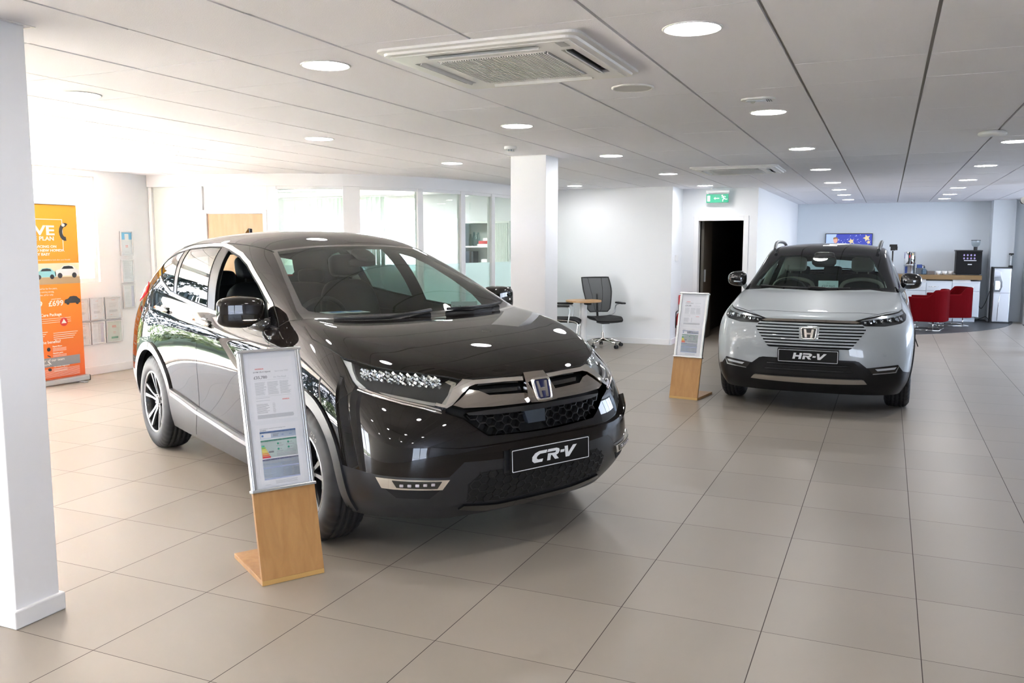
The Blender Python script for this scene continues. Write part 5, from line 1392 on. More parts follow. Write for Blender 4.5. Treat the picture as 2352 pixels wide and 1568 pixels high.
def wheel(parent, loc, side, R=.362, W=.232, rim_r=.235, spokes=5, steer=0.0, text=None, simple=False):
    """side +1: outer face towards +y"""
    w = bpy.data.objects.new('wheel', None); COL.objects.link(w); w.parent = parent; w.empty_display_size = .1
    w.location = loc; w.rotation_euler = (-PI/2 if side > 0 else PI/2, 0, 0)
    w.rotation_euler = (Matrix.Rotation(steer, 3, 'Z') @ Matrix.Rotation(-PI/2 if side > 0 else PI/2, 3, 'X')).to_euler()
    h = W/2
    prof = [(rim_r-.012, h-.028), (rim_r+.006, h-.010), (rim_r+.03, h-.002), (rim_r+.07, h-.001), (R-.028, h-.012), (R-.010, h-.026), (R-.003, h-.042)]
    for g in (.055, .02, -.02, -.055):
        prof += [(R, g+.006), (R-.007, g+.005), (R-.007, g-.005), (R, g-.006)]
    prof += [(R-.003, -h+.042), (R-.010, -h+.026), (R-.028, -h+.012), (rim_r+.05, -h), (rim_r-.01, -h+.02)]
    n = 168; vs = []; K = len(prof)
    for i in range(n):
        a = 2*PI*i/n
        for k, (r, z) in enumerate(prof):
            if i % 4 == 0 and (R-.03 < r < R-.002): r -= .006
            vs.append((r*math.cos(a), r*math.sin(a), z))
    fs = [(i*K+k, ((i+1)%n)*K+k, ((i+1)%n)*K+k+1, i*K+k+1) for i in range(n) for k in range(K-1)]
    MB().add(vs, fs, 0, True).build('tyre', M_rubber, w)
    rb = mat('rim_gloss_black', (.02,.02,.022), .25, coat=.6); rm = mat('rim_machined', (.30,.30,.31), .25, metal=1)
    m = MB()
    m.lathe([(rim_r+.004, h-.012), (rim_r-.004, h-.008), (rim_r-.012, h-.014)], 64, mi=1)
    m.lathe([(rim_r-.012, h-.014), (rim_r-.022, h-.05), (rim_r-.03, -h+.05), (rim_r-.012, -h+.01)], 64, mi=0)
    zc = h-.045
    for k in range(spokes):
        a0 = 2*PI*k/spokes+.3
        for sg in (-1, 1):
            r0, r1 = .045, rim_r-.012
            b0, b1 = a0+sg*.28, a0+sg*.20
            for (ri, ro, bi, bo, wi, wo, zi, zo) in ((r0, .11, b0, a0+sg*.17, .017, .012, zc-.004, zc+.010), (.11, r1, a0+sg*.17, b1, .012, .019, zc+.010, h-.016)):
                pi_ = Vector((ri*math.cos(bi), ri*math.sin(bi), 0)); po = Vector((ro*math.cos(bo), ro*math.sin(bo), 0))
                dd = (po-pi_).normalized(); nn = Vector((-dd.y, dd.x, 0))
                q = [pi_+nn*wi, pi_-nn*wi, po-nn*wo, po+nn*wo]; z_ = [zi, zi, zo, zo]
                ins = [pi_+nn*wi*.72, pi_-nn*wi*.72, po-nn*wo*.72, po+nn*wo*.72]
                t4 = [Vector((p.x, p.y, z)) for p, z in zip(ins, z_)]; b4 = [Vector((p.x, p.y, z-.012)) for p, z in zip(q, z_)]; c4 = [Vector((p.x, p.y, z-.04)) for p, z in zip(q, z_)]
                m.add(t4+b4+c4, [(0,1,2,3)], 1); o_ = len(m.v)-12
                for A_, B_ in ((0, 4), (4, 8)):
                    for j in range(4):
                        m.f.append([o_+A_+j, o_+B_+j, o_+B_+(j+1)%4, o_+A_+(j+1)%4]); m.mi.append(0); m.sm.append(False)
    m.cyl((0,0,zc-.04), .062, .038, 28, 0).cyl((0,0,zc-.004), .034, .008, 24, 1)
    m.build('rim', [rb, rm], w)
    d = MB().lathe([(.06, h-.105), (.155, h-.105), (.155, h-.12), (.06, h-.12)], 40); d.b2((.09,-.05,h-.13), (.165,.05,h-.085)); d.build('brake_disc', M_steel, w)
    nb = MB()
    for k in range(5):
        a = 2*PI*k/5+.93; nb.cyl((.052*math.cos(a), .052*math.sin(a), zc-.006), .009, .010, 8)
    nb.build('wheel_nut', M_chrome, w)
    if text:
        tb = MB(); mrad = rim_r+.038; ang = math.radians(text[1])
        for ch in text[0]:
            p = Vector((mrad*math.cos(ang), mrad*math.sin(ang), h-.0012)); rad = Vector((math.cos(ang), math.sin(ang), 0)); tan = rad.cross(Vector((0,0,1)))
            text_into(tb, ch, frame(p, tan, rad), .034, .002, 0, 'CENTER', xs=1.1); ang -= .024/mrad*1.05
        tb.build('sidewall_lettering', mat('tyre_lettering', (.30,.29,.28), .6), w)
    return w

def emblem(parent, c, tilt, w=.054, h=.060, blue=(.008,.012,.07)):
    """rounded trapezoid badge with an H; c centre, tilt back angle about y"""
    M = Matrix.Translation(c) @ Matrix.Rotation(-tilt, 4, 'Y') @ frame((0,0,0), (0,1,0), (0,0,1))
    def trap(sx, sy, n=6):
        out = []
        for x, y in rrect(2*sx, 2*sy, .3*sy, n): out.append((x*(1+.10*y/sy), y))
        return out
    a, b = trap(w, h), trap(w*.86, h*.83); n_ = len(a)
    MB().prism(trap(w*.9, h*.88), .008, M).build('badge_field', mat('badge_field_%d' % int(blue[2]*1000), blue, .2, coat=.5), parent)
    m = MB(); m.add([M @ Vector((x, y, .0)) for x, y in a]+[M @ Vector((x*.97, y*.97, .016)) for x, y in a]+[M @ Vector((x, y, .016)) for x, y in b]+[M @ Vector((x, y, .006)) for x, y in b],
        [(k*n_+i, k*n_+(i+1)%n_, (k+1)*n_+(i+1)%n_, (k+1)*n_+i) for k in range(3) for i in range(n_)], 0, True)
    H_ = [(-.74,.80),(-.42,.80),(-.31,.12),(.31,.12),(.42,.80),(.74,.80),(.56,-.82),(.24,-.82),(.27,-.20),(-.27,-.20),(-.24,-.82),(-.56,-.82)]
    m.prism([(x*w*.86, y*h*.86) for x, y in H_], .008, M @ Matrix.Translation((0,0,.006)))
    m.build('badge_letter', M_chrome, parent)

def plate(parent, c, tilt, s, yaw=0):
    M = Matrix.Translation(c) @ Matrix.Rotation(-tilt, 4, 'Y') @ frame((0,0,0), (0,1,0), (0,0,1))
    p = MB().prism(rrect(.53, .125, .006, 2), .010, M).build('number_plate', mat('plate_black', (.008,.008,.008), .35, spec=.25), parent, bevel=.0015)
    m = MB(); a, b = rrect(.515, .110, .006, 3), rrect(.507, .102, .005, 3); n_ = len(a)
    m.add([M @ Vector((x, y, .0108)) for x, y in a]+[M @ Vector((x, y, .0108)) for x, y in b], [(i, (i+1)%n_, n_+(i+1)%n_, n_+i) for i in range(n_)])
    def P2(pts, ox): m.prism([((x+ox+.22*y)*.052-.0, (y-.5)*.056) for x, y in pts], .0012, M @ Matrix.Translation((0,0,.010)))
    if s == 'C':
        C_ = [(1.75,1.0),(.75,1.0),(.25,.86),(-.05,.55),(0,.2),(.30,0),(1.30,0),(1.36,.26),(.75,.26),(.52,.38),(.58,.58),(.88,.74),(1.70,.74)]
        P2(C_, -2.55)
        x = -.62
    else:
        for q in ([(0,0),(.42,0),(.42,.38),(1.0,.38),(1.0,0),(1.42,0),(1.42,1),(1.0,1),(1.0,.64),(.42,.64),(.42,1),(0,1)],): P2(q, -2.55)
        x = -.90
    P2([(0,0),(.40,0),(.40,.62),(0,.62)] if s == 'C' else [(0,0),(.42,0),(.42,.62),(0,.62)], x)
    P2([(-.05,1.0),(1.05,1.0),(1.38,.90),(1.48,.70),(1.36,.46),(1.10,.36),(1.50,0),(1.02,0),(.55,.42),(.42,.42),(.42,.60),(.92,.60),(1.02,.68),(.96,.76),(-.12,.76)], x)
    P2([(0,.34),(.52,.34),(.52,.58),(0,.58)] if s != 'C' else [(0,.50),(.50,.50),(.50,.74),(0,.74)], x+1.62)
    xv = x+2.20 if s != 'C' else x+2.08
    P2([(0,1),(.42,1),(.62,.36),(1.12,1),(1.62,1),(.80,0),(.34,0)], xv)
    m.build('plate_lettering', mat('plate_white', (.80,.82,.84), .4), p)
    return p

def seat(parent, c, col, col2, w=.50):
    s_ = bpy.data.objects.new('front_seat', None); COL.objects.link(s_); s_.parent = parent; s_.location = c; s_.empty_display_size = .1
    Mb = Matrix.Rotation(math.radians(-14), 4, 'Y')
    m = MB(); blob(m, (.22,0,.0), (.27,w/2,.085), .45); m.build('cushion', col, s_)
    m = MB(); blob(m, (-.10,0,.36), (.075,w/2,.34), .5, M=Mb, squash=lambda p: Vector((p.x+.02*(abs(p.y)/(w/2))**2*1.5, p.y*(1-.12*max(0, p.z)/.34), p.z))); m.build('backrest', col, s_)
    m = MB(); blob(m, (-.185,0,.80), (.045,.125,.085), .45, M=Mb); m.tube([(-.16,.06,.60),(-.18,.06,.76)], .007).tube([(-.16,-.06,.60),(-.18,-.06,.76)], .007); m.build('headrest', col2, s_)
    return s_
def cabin(parent, dash_x0, dash_x1, zd, hw, seat_x, seat_z, wheel_y, m_dash, m_seat, m_seat2, roofz, m_head):
    d = MB(); n = 12; vs = []
    for i in range(n+1):
        y = -hw+2*hw*i/n
        for x, z in ((dash_x1, zd-.005), (dash_x1-.25, zd+.0), (dash_x0+.05, zd-.03), (dash_x0, zd-.10), (dash_x0+.03, zd-.30), (dash_x0+.12, zd-.55)): vs.append((x-.06*(y/hw)**2*(x > dash_x1-.3), y, z))
    d.add(vs, [(i*6+k, (i+1)*6+k, (i+1)*6+k+1, i*6+k+1)[::-1] for i in range(n) for k in range(5)], 0, True)
    blob(d, (dash_x0+.10, wheel_y, zd-.02), (.12,.17,.05), .6)
    d.build('dashboard', m_dash, parent)
    sw = MB(); Mw = Matrix.Translation((dash_x0-.14, wheel_y, zd-.06)) @ Matrix.Rotation(math.radians(-65), 4, 'Y')
    sw.tube([Mw @ Vector((.18*math.cos(a*PI/16), .18*math.sin(a*PI/16), 0)) for a in range(32)], .015, 8, True)
    for a in (0, PI/2+.3, -PI/2-.3): sw.tube([Mw @ Vector((0,0,-.01)), Mw @ Vector((-.17*math.cos(a), .17*math.sin(a), 0))], [.03,.014], 8)
    sw.cyl(Mw @ Vector((0,0,-.02)), .06, .03, 20, M=Mw.to_3x3().to_4x4()).build('steering_wheel', m_dash, parent)
    for sg in (-1, 1): seat(parent, (seat_x, sg*.37, seat_z), m_seat, m_seat2)
    rb = MB(); blob(rb, (-.86,0,seat_z+.02), (.26,.60,.09), .4); blob(rb, (-1.14,0,seat_z+.34), (.08,.60,.32), .4, M=Matrix.Rotation(math.radians(-16), 4, 'Y'))
    for y in (-.38, 0, .38): blob(rb, (-1.23, y, seat_z+.70), (.04,.11,.06), .5)
    rb.build('rear_bench', m_seat, parent)
    fl = MB().b2((-1.85,-.78,.22), (1.0,.78,.30)).b2((1.0,-.70,.25), (1.9,.70,.34)).b2((.95,-.78,.22),(1.0,.78,zd-.1)); fl.build('underbody', M_dark, parent)
    dc = MB()
    for sg in (-1, 1): dc.b2((-1.3, sg*.80-.012, .30), (.95, sg*.80+.012, zd-.09))
    dc.build('door_card', m_dash, parent)
# ---------------------------------------------------------------- dark car
def build_crv():
    root = thing('car', 'glossy dark brown-black crossover car with open driver window, nearest the viewer', 'car', (-3.5288, 4.9927, 0), -.4846)
    B = Body(crvcage())
    PAINT = paint('black_ruby_paint', (.0095,.0075,.0065), 0.0, .3)
    GB = M_blackg
    # ---- destructive regions (labels)
    low = lambda c: c.z < 1.0 and c.y > .5
    CL, HOLE, HOOD, WS, FRIT, CHR, PIL, WF, WR, WQ, FD, RD, BUMP, GRH, HLH, RW, TL, FRAME = range(1, 19)
    for cx in (1.33, -1.33):
        B.cut(circ(cx, .365, .462), (0,1,0), CL, lambda c, cx=cx: c.y > .6 and abs(c.x-cx) < .6 and c.z < .9)
    B.cut(sv([(-.97,.53),(-.36,.462),(.39,.415),(.97,.40),(.97,.1),(-.97,.1)]), (0,1,0), CL, low)
    B.cut(sv([(-1.72,.50),(-2.6,.56),(-2.6,.1),(-1.5,.1)]), (0,1,0), CL, lambda c: c.x < -1.5)
    B.cut([(-2.2,y,z) for y, z in ((-.1,.56),(.9,.56),(.9,.1),(-.1,.1))], (-1,0,0), CL, lambda c: c.x < -1.7)
    bc = [(1.55,.905,.52),(1.77,.899,.503),(1.884,.874,.498),(1.984,.829,.487),(2.18,.551,.468),(2.20,.476,.535),(2.235,.27,.527),(2.255,0,.52),(2.3,-.3,.52),(2.2,-.3,.05),(1.55,.84,.05)]
    B.cut(bc, D35, CL, lambda c: c.x > 1.45)
    for cx in (1.33, -1.33):
        B.cut(circ(cx, .365, .402), (0,1,0), HOLE, lambda c, cx=cx: c.y > .6 and abs(c.x-cx) < .6 and c.z < .85, mind=.0)
    B.cut(sv([(.93,.36),(1.73,.36),(1.68,.0),(.98,.0)]), (0,1,0), HOLE, lambda c: c.y > .6 and c.z < .4, mind=-.5)
    B.cut(sv([(-.93,.36),(-1.73,.36),(-1.68,.0),(-.98,.0)]), (0,1,0), HOLE, lambda c: c.y > .6 and c.z < .4, mind=-.5)
    # grille opening / hood / lamps
    G = [(-.01,.905),(.073,.905),(.403,.902),(.53,.785),(.536,.770),(.457,.735),(.375,.667),(.345,.648),(.085,.637),(-.01,.637)]
    B.cut(fv(G), (1,0,0), GRH, lambda c: c.x > 1.9)
    HL = [(1.589,.803,1.007),(1.696,.772,.992),(1.799,.725,.971),(1.879,.666,.956),(1.982,.552,.939),(2.05,.45,.922),(2.077,.409,.909),(2.093,.447,.878),(2.121,.551,.777),(2.076,.614,.798),(2.006,.692,.82),(1.918,.761,.845),(1.859,.795,.859),(1.803,.819,.873),(1.742,.823,.908),(1.667,.813,.961)]
    B.cut(HL, D35, HLH, lambda c: c.x > 1.5 and c.z > .7)
    hood = [(2.16,-.01,.905),(2.15,.08,.907),(2.11,.25,.912),(2.077,.409,.909),(2.05,.45,.922),(1.982,.552,.939),(1.879,.666,.956),(1.799,.725,.971),(1.696,.772,.992),(1.621,.799,.999),(1.565,.803,1.016),(1.40,.815,1.055),(1.292,.813,1.07),(1.147,.787,1.122),(1.06,.750,1.155),(1.12,.66,1.155),(1.20,.50,1.15),(1.262,.25,1.16),(1.285,-.01,1.165)]
    B.cut(hood, (.42,.15,.9), HOOD, lambda c: c.x > .9, over=(0,), mind=.02)
    cowl = [(1.285,-.01,1.165),(1.262,.25,1.16),(1.20,.50,1.15),(1.12,.66,1.155),(1.06,.750,1.155),(.95,.74,1.20),(.60,.655,1.37),(.20,.556,1.53),(.235,.475,1.545),(.285,.06,1.563),(.285,-.01,1.563)]
    B.cut(cowl, (.75,0,.65), FRIT, lambda c: c.x > .1 and c.z > 1.1)
    wsx = [(1.235,-.01,1.19),(1.21,.25,1.185),(1.15,.48,1.18),(1.065,.63,1.185),(1.01,.692,1.20),(.94,.700,1.225),(.60,.628,1.37),(.235,.538,1.515),(.265,.47,1.535),(.315,.06,1.555),(.315,-.01,1.555)]
    B.cut(wsx, (.75,0,.65), WS, lambda c: c.x > .1 and c.z > 1.1)
    # side glass
    dlo = [(.86,1.097),(.36,1.107),(-.163,1.134),(-.617,1.168),(-1.1,1.213),(-1.36,1.283),(-1.55,1.370),(-1.57,1.405),(-1.53,1.445),(-1.40,1.495),(-1.074,1.535),(-.70,1.548),(-.462,1.547),(-.308,1.53),(-.061,1.488),(.126,1.434),(.40,1.322),(.656,1.206)]
    cx_, cz_ = -.4, 1.33
    def grow(P, g):
        out = []; n = len(P)
        for i in range(n):
            a, b, c = Vector(P[i-1]), Vector(P[i]), Vector(P[(i+1)%n])
            d1 = (b-a).normalized(); d2 = (c-b).normalized(); n1 = Vector((d1.y,-d1.x)); n2 = Vector((d2.y,-d2.x)); nn = (n1+n2); nn = nn/max(.5, nn.length**2/2) if nn.length > 0 else n1
            out.append(tuple(b-nn*g*1.0))
        return out
    area = sum(dlo[i][0]*dlo[(i+1)%len(dlo)][1]-dlo[(i+1)%len(dlo)][0]*dlo[i][1] for i in range(len(dlo)))
    gsg = 1 if area < 0 else -1
    big = grow(dlo, gsg*.022)
    upf = lambda c: c.z > 1.02 and c.y > .45
    B.cut(sv(big), (0,1,0), CHR, upf); B.cut(sv(dlo), (0,1,0), PIL, upf)
    winf = [(.72,1.104),(.36,1.110),(-.135,1.138),(-.30,1.520),(-.061,1.482),(.126,1.428),(.40,1.316),(.58,1.225)]
    winr = [(-.285,1.150),(-.617,1.174),(-.955,1.206),(-1.125,1.525),(-.70,1.542),(-.475,1.54)]
    winq = [(-1.04,1.220),(-1.1,1.222),(-1.35,1.29),(-1.535,1.375),(-1.555,1.405),(-1.515,1.44),(-1.39,1.488),(-1.222,1.512)]
    B.cut(sv(winf), (0,1,0), WF, upf); B.cut(sv(winr), (0,1,0), WR, upf); B.cut(sv(winq), (0,1,0), WQ, upf)
    B.cut([(-2.0,y,z) for y, z in ((-.01,1.27),(.55,1.27),(.57,1.32),(.50,1.47),(.3,1.505),(-.01,1.515))], (-1,0,.2), RW, lambda c: c.x < -1.6 and c.z > 1.2)
    B.cut(sv([(-1.70,1.165),(-1.76,1.225),(-1.86,1.28),(-2.5,1.30),(-2.5,1.08),(-1.92,1.08)]), (-.35,.94,0), TL, lambda c: c.x < -1.6 and c.z > 1.0)
    dr_f = [(.82,1.072),(-.19,1.108),(-.252,.994),(-.33,.60),(-.335,.46),(.78,.41),(.86,.60),(.88,.90)]
    dr_r = [(-.20,1.108),(-.262,.994),(-.338,.60),(-.345,.46),(-.95,.53),(-1.05,.64),(-1.18,.70),(-1.335,.80),(-1.375,.95),(-1.35,1.10),(-1.19,1.195),(-1.1,1.180),(-.617,1.140)]
    B.cut(sv(dr_f), (0,1,0), FD, lambda c: c.y > .6, over=(0,)); B.cut(sv(dr_r), (0,1,0), RD, lambda c: c.y > .6, over=(0,))
    bp = [(1.803,.819,.873),(1.762,.853,.844),(1.72,.88,.815),(1.70,.895,.79),(1.72,.905,.70),(1.77,.905,.55),(1.5,.9,.2),(2.4,0,.2),(2.6,-.4,.5),(2.4,-.3,.95),(2.08,.40,.93),(2.12,.56,.76),(1.95,.75,.83)]
    B.cut(bp, D35, BUMP, lambda c: c.x > 1.55 and c.z < .93, over=(0,))
    P = lambda *a, **k: B.panel(*a, **k)
    P('body_shell', PAINT, root, (0,)); P('hood', PAINT, root, (HOOD,)); P('front_bumper', PAINT, root, (BUMP,))
    P('front_door', PAINT, root, (FD,), 'pair'); P('rear_door', PAINT, root, (RD,), 'pair')
    P('windshield_surround', GB, root, (FRIT,))
    P('window_pillar_trim', mat('satin_pillar_black', (.010,.010,.011), .35, spec=.3), root, (PIL,), 'pair')
    gws = glass('windshield_glass', (.50,.60,.56), 1.36); gsd = glass('tinted_side_glass', (.16,.19,.19), 1.5); gcl = glass('clear_side_glass', (.72,.82,.79), 1.5)
    P('windshield', gws, root, (WS,))
    P('front_side_window', gcl, root, (WF,), 'L')                    # the driver's window is wound down
    P('rear_side_window', gsd, root, (WR,), 'pair'); P('quarter_window', gsd, root, (WQ,), 'pair'); P('rear_window', gcl, root, (RW,))
    P('tail_lamp', paint('tail_lamp_red', (.40,.02,.03)), root, (TL,), 'pair')
    # raised plastic cladding, chrome window surround
    arch = lambda cx: [(cx+r*math.cos(a), .9, .365+r*math.sin(a)) for r, rg in ((.462, range(0, 41)), (.402, range(40, -1, -1))) for a in [math.radians(-12+204*k/40) for k in rg]]
    for cx in (1.33, -1.33): B.patch('wheel_arch_cladding', M_clad, root, arch(cx), (0,1,0), .013, .04, lambda c, cx=cx: c.y > .6 and abs(c.x-cx) < .6, 'pair')
    B.patch('sill_cladding', M_clad, root, sv([(-.90,.523),(-.36,.462),(.39,.415),(.90,.40),(.93,.21),(-.93,.21)]), (0,1,0), .016, .03, low, 'pair', mind=-.3)
    B.patch('sill_strip', mat('sill_silver', (.42,.43,.45), .25, metal=.9), root, sv([(-.86,.505),(-.36,.445),(.39,.398),(.86,.382),(.86,.357),(.39,.372),(-.36,.420),(-.86,.48)]), (0,1,0), .024, .012, low, 'pair')
    P('lower_cladding', M_clad, root, (CL,))
    B.patch('window_chrome', M_chrome, root, sv(big[:1]+big[1:]+[big[0]]+[dlo[0]]+dlo[:0:-1]), (0,1,0), .004, .008, upf, 'pair')
    B.patch('tail_lamp_lens', paint('tail_lamp_red_clear', (.55,.03,.04)), root, sv([(-1.735,1.185),(-1.78,1.235),(-1.88,1.262),(-2.12,1.268),(-2.14,1.105),(-1.95,1.10),(-1.80,1.145)]), (-.35,.94,0), .008, .02, lambda c: c.x < -1.6 and c.z > 1.0, 'pair')
    B.patch('tail_lamp_bar', mat('tail_lamp_white', (.75,.70,.70), .2, coat=1), root, sv([(-1.77,1.19),(-1.84,1.225),(-2.10,1.228),(-2.10,1.205),(-1.86,1.200),(-1.80,1.172)]), (-.35,.94,0), .012, .01, lambda c: c.x < -1.6 and c.z > 1.0, 'pair')
    # wheels, liners, interior
    for cx in (1.33, -1.33):
        for sg in (-1, 1):
            MB().lathe([(.425,0),(.425,.30)], 24, Matrix.Translation((cx, sg*.72, .365)) @ Matrix.Rotation(PI/2, 4, 'X') @ Matrix.Translation((0,0,-.16)), a0=-.25, a1=PI+.25).lathe([(.425,0),(.0001,0)], 24, Matrix.Translation((cx, sg*.56, .365)) @ Matrix.Rotation(PI/2, 4, 'X'), a0=-.25, a1=PI+.25).build('wheel_liner', M_dark, root)
    wheel(root, (-1.33, -.80, .362), -1); wheel(root, (-1.33, .80, .362), 1); wheel(root, (1.33, .80, .362), 1)
    wheel(root, (1.33, -.80, .362), -1, text=('SPORT MAXX 050', 118))
    cabin(root, .60, 1.22, 1.125, .72, -.42, .60, -.37, mat('black_soft_trim', (.018,.018,.018), .7), mat('black_leather', (.014,.014,.015), .5), mat('black_leather', (.014,.014,.015), .5), 1.6, M_black)
    B.liner('interior_trim', mat('black_soft_trim', (.018,.018,.018), .7), root, (0, FD, RD, TL, PIL, CHR, CL, FRIT), .022, 1.0)
    # ---- front face
    B.patch('grille_backing', M_dark, root, fv([(y*1.0, z) for y, z in G]), (1,0,0), -.05, -.055, lambda c: c.x > 1.9)
    def surf(y, z, off=0):
        h = B.T.ray_cast(Vector((3, abs(y), z)), Vector((-1,0,0))); p = h[0]; return Vector((p.x+off, y, z))
    chrome_s = mat('smoked_chrome', (.50,.46,.42), .07, metal=1)
    B.patch('upper_grille_strip', GB, root, fv([(-.01,.905),(.073,.905),(.403,.902),(.40,.890),(.354,.894),(.09,.890),(-.01,.890)]), (1,0,0), .002, .03)
    B.patch('grille_chrome_wing', M_chrome, root, fv([(.078,.893),(.20,.897),(.354,.898),(.405,.905),(.47,.868),(.53,.800),(.565,.812),(.575,.800),(.528,.786),(.500,.798),(.440,.842),(.392,.871),(.354,.880),(.20,.880),(.084,.876)]), (1,0,0), .016, .035)
    B.patch('grille_lower_wing', chrome_s, root, fv([(.392,.862),(.440,.832),(.494,.800),(.45,.785),(.30,.780),(-.01,.778),(-.01,.820),(.13,.826),(.30,.832),(.345,.855)]), (1,0,0), .006, .04)
    B.patch('grille_blade', GB, root, fv([(.09,.868),(.33,.872),(.31,.852),(.09,.848)]), (1,0,0), -.022, .01, None, 'pair')
    B.patch('emblem_plinth', chrome_s, root, fv([(-.01,.907),(.066,.906),(.098,.80),(.085,.775),(-.01,.770)]), (1,0,0), .022, .05)
    em = surf(0, .838, .026); emblem(root, em, math.radians(20))
    B.patch('grille_lip', GB, root, fv([(-.01,.768),(.33,.768),(.44,.764),(.43,.752),(.30,.744),(-.01,.742)]), (1,0,0), -.002, .03)
    def honeycomb(name, polyfn, y0, y1, z0, z1, s_, inset, r=.0024):
        mb = MB(); ex, ez = s_*1.5, s_*math.sqrt(3)/2; nx = int((y1-y0)/ex)+2; nz = int((z1-z0)/ez)+2; done = set()
        for i in range(nx):
            for j in range(nz*2):
                cy, cz = y0+i*ex, z0+j*ez*2*.8+(ez*.8 if i % 2 else 0)
                if cz > z1+ez: continue
                pts = [(cy+s_*math.cos(k*PI/3), cz+s_*.8*math.sin(k*PI/3)) for k in range(6)]
                for k in range(6):
                    a, b = pts[k], pts[(k+1)%6]; mx, mz = round((a[0]+b[0])/2, 3), round((a[1]+b[1])/2, 3)
                    if (mx, mz) in done or not polyfn(mx, mz): continue
                    done.add((mx, mz))
                    q = [surf(a[0], a[1], inset), surf(b[0], b[1], inset)]
                    u = (q[1]-q[0]).normalized(); n_ = Vector((0, -u.z, u.y)).normalized()*r
                    V_ = []
                    for p in q:
                        for dx in (0, -.03): V_ += [p+n_+Vector((dx,0,0)), p-n_+Vector((dx,0,0))]
                    mb.add(V_, [(0,1,5,4),(1,3,7,5),(2,0,4,6)], 0)
        return mb.build(name, mat('honeycomb_black', (.018,.018,.019), .4), root)
    up = [(-.44,.742),(.44,.742),(.33,.65),(-.33,.65)]
    honeycomb('upper_honeycomb_grille', lambda y, z: Body.inside((y, z), up) and y < -.13, -.45, .45, .645, .745, .030, -.012); honeycomb('upper_honeycomb_grille', lambda y, z: Body.inside((y, z), up) and y > .01, -.45, .45, .645, .745, .030, -.012)
    rd = MB(); q = [surf(-.125, .742, .004), surf(.005, .742, .004), surf(-.002, .682, .004), surf(-.112, .682, .004)]
    rd.add(q+[p+Vector((-.03,0,0)) for p in q], [(0,3,2,1),(0,1,5,4),(1,2,6,5),(2,3,7,6),(3,0,4,7)]); rd.build('radar_cover', mat('radar_slate', (.035,.045,.06), .3), root)
    lg = [(-.44,.325),(-.455,.42),(-.385,.472),(-.26,.475),(.26,.475),(.385,.472),(.455,.42),(.44,.325),(.243,.302),(-.243,.302)]
    B.patch('lower_grille_backing', M_dark, root, fv([(.0-.01,.302),(.243,.302),(.44,.325),(.455,.42),(.385,.472),(.26,.475),(-.01,.475)]), (1,0,0), .003, .006)
    honeycomb('lower_honeycomb_grille', lambda y, z: Body.inside((y, z), lg), -.46, .46, .31, .475, .030, .006, .0018)
    B.patch('bumper_skid', GB, root, fv([(-.01,.30),(.25,.30),(.45,.325),(.47,.30),(.30,.262),(-.01,.255)]), (1,0,-.3), .012, .03, lambda c: c.x > 1.9, mind=-.2)
    # creased lower edge of the painted bumper
    B.patch('bumper_crease', PAINT, root, [(2.26,-.01,.605),(2.247,.088,.606),(2.223,.375,.602),(2.193,.507,.603),(2.14,.62,.618),(2.03,.78,.70),(2.05,.765,.66),(2.14,.63,.60),(2.193,.52,.575),(2.223,.375,.570),(2.247,.1,.568),(2.26,-.01,.568)], D35, .022, .025, lambda c: c.x > 1.8)
    # fog lamps
    for sgn in ('pair',):
        fo = [(1.984,.829,.481),(2.179,.551,.461),(2.159,.579,.415),(2.044,.772,.427),(2.003,.81,.431)]
        B.patch('fog_lamp_chrome', M_chrome, root, fo, D35, .016, .02, lambda c: c.x > 1.8, 'pair')
        B.patch('fog_lamp_lens', M_blackg, root, [(2.035,.772,.469),(2.163,.585,.456),(2.150,.602,.424),(2.052,.760,.436)], D35, .019, .01, lambda c: c.x > 1.8, 'pair')
        B.patch('fog_lamp_recess', M_dark, root, [(2.01,.805,.425),(2.155,.585,.408),(2.12,.625,.365),(2.035,.755,.375)], D35, .003, .01, lambda c: c.x > 1.8, 'pair')
    for sg in (-1, 1):
        m = MB()
        for i in range(5):
            p = B.on((2.062+.018*i, sg*(.738-.030*i), .449), .022); n_ = (p-B.on(p, 0)).normalized()
            m.box(p, (.006,.019,.014), M=Vector((1,0,0)).rotation_difference(n_).to_matrix().to_4x4())
        m.build('fog_led', mat('led_lens_pinkish', (.50,.46,.50), .15, coat=1), root, bevel=.004)
    # headlamps: clear lens over a dark bowl with a row of faceted reflectors
    B.patch('headlamp_housing', mat('lamp_bezel', (.014,.014,.015), .3), root, HL, D35, -.045, -.047, lambda c: c.x > 1.5 and c.z > .7, 'pair')
    P('headlamp_lens', glass('lamp_lens_clear', (.93,.96,.97), 1.5), root, (HLH,), 'pair')
    def band(top, bot, name, m_, off, thick, both='pair'): return B.patch(name, m_, root, top+bot[::-1], D35, off, thick, lambda c: c.x > 1.45 and c.z > .7, both)
    band([(1.887,.763,.872),(2.002,.672,.848),(2.09,.566,.822),(2.120,.512,.806)], [(1.90,.755,.862),(2.006,.672,.834),(2.094,.562,.806),(2.124,.524,.792)], 'headlamp_light_guide', mat('light_guide', (.45,.42,.38), .2, metal=.4), -.020, .012)
    band([(1.803,.819,.885),(1.859,.795,.868),(1.918,.761,.852),(2.006,.692,.828),(2.076,.614,.806),(2.118,.555,.786)], [(1.803,.819,.876),(1.859,.795,.860),(1.918,.761,.846),(2.006,.692,.821),(2.076,.614,.799),(2.121,.551,.777)], 'headlamp_chrome_lower', M_chrome, .002, .02)
    band([(1.60,.80,.998),(1.66,.785,.990),(1.70,.800,.955),(1.76,.812,.915),(1.83,.80,.882)], [(1.60,.803,.990),(1.667,.813,.958),(1.742,.823,.908),(1.78,.822,.888),(1.82,.812,.872)], 'side_marker', mat('marker_clear_white', (.62,.62,.60), .2, coat=1), -.012, .03)
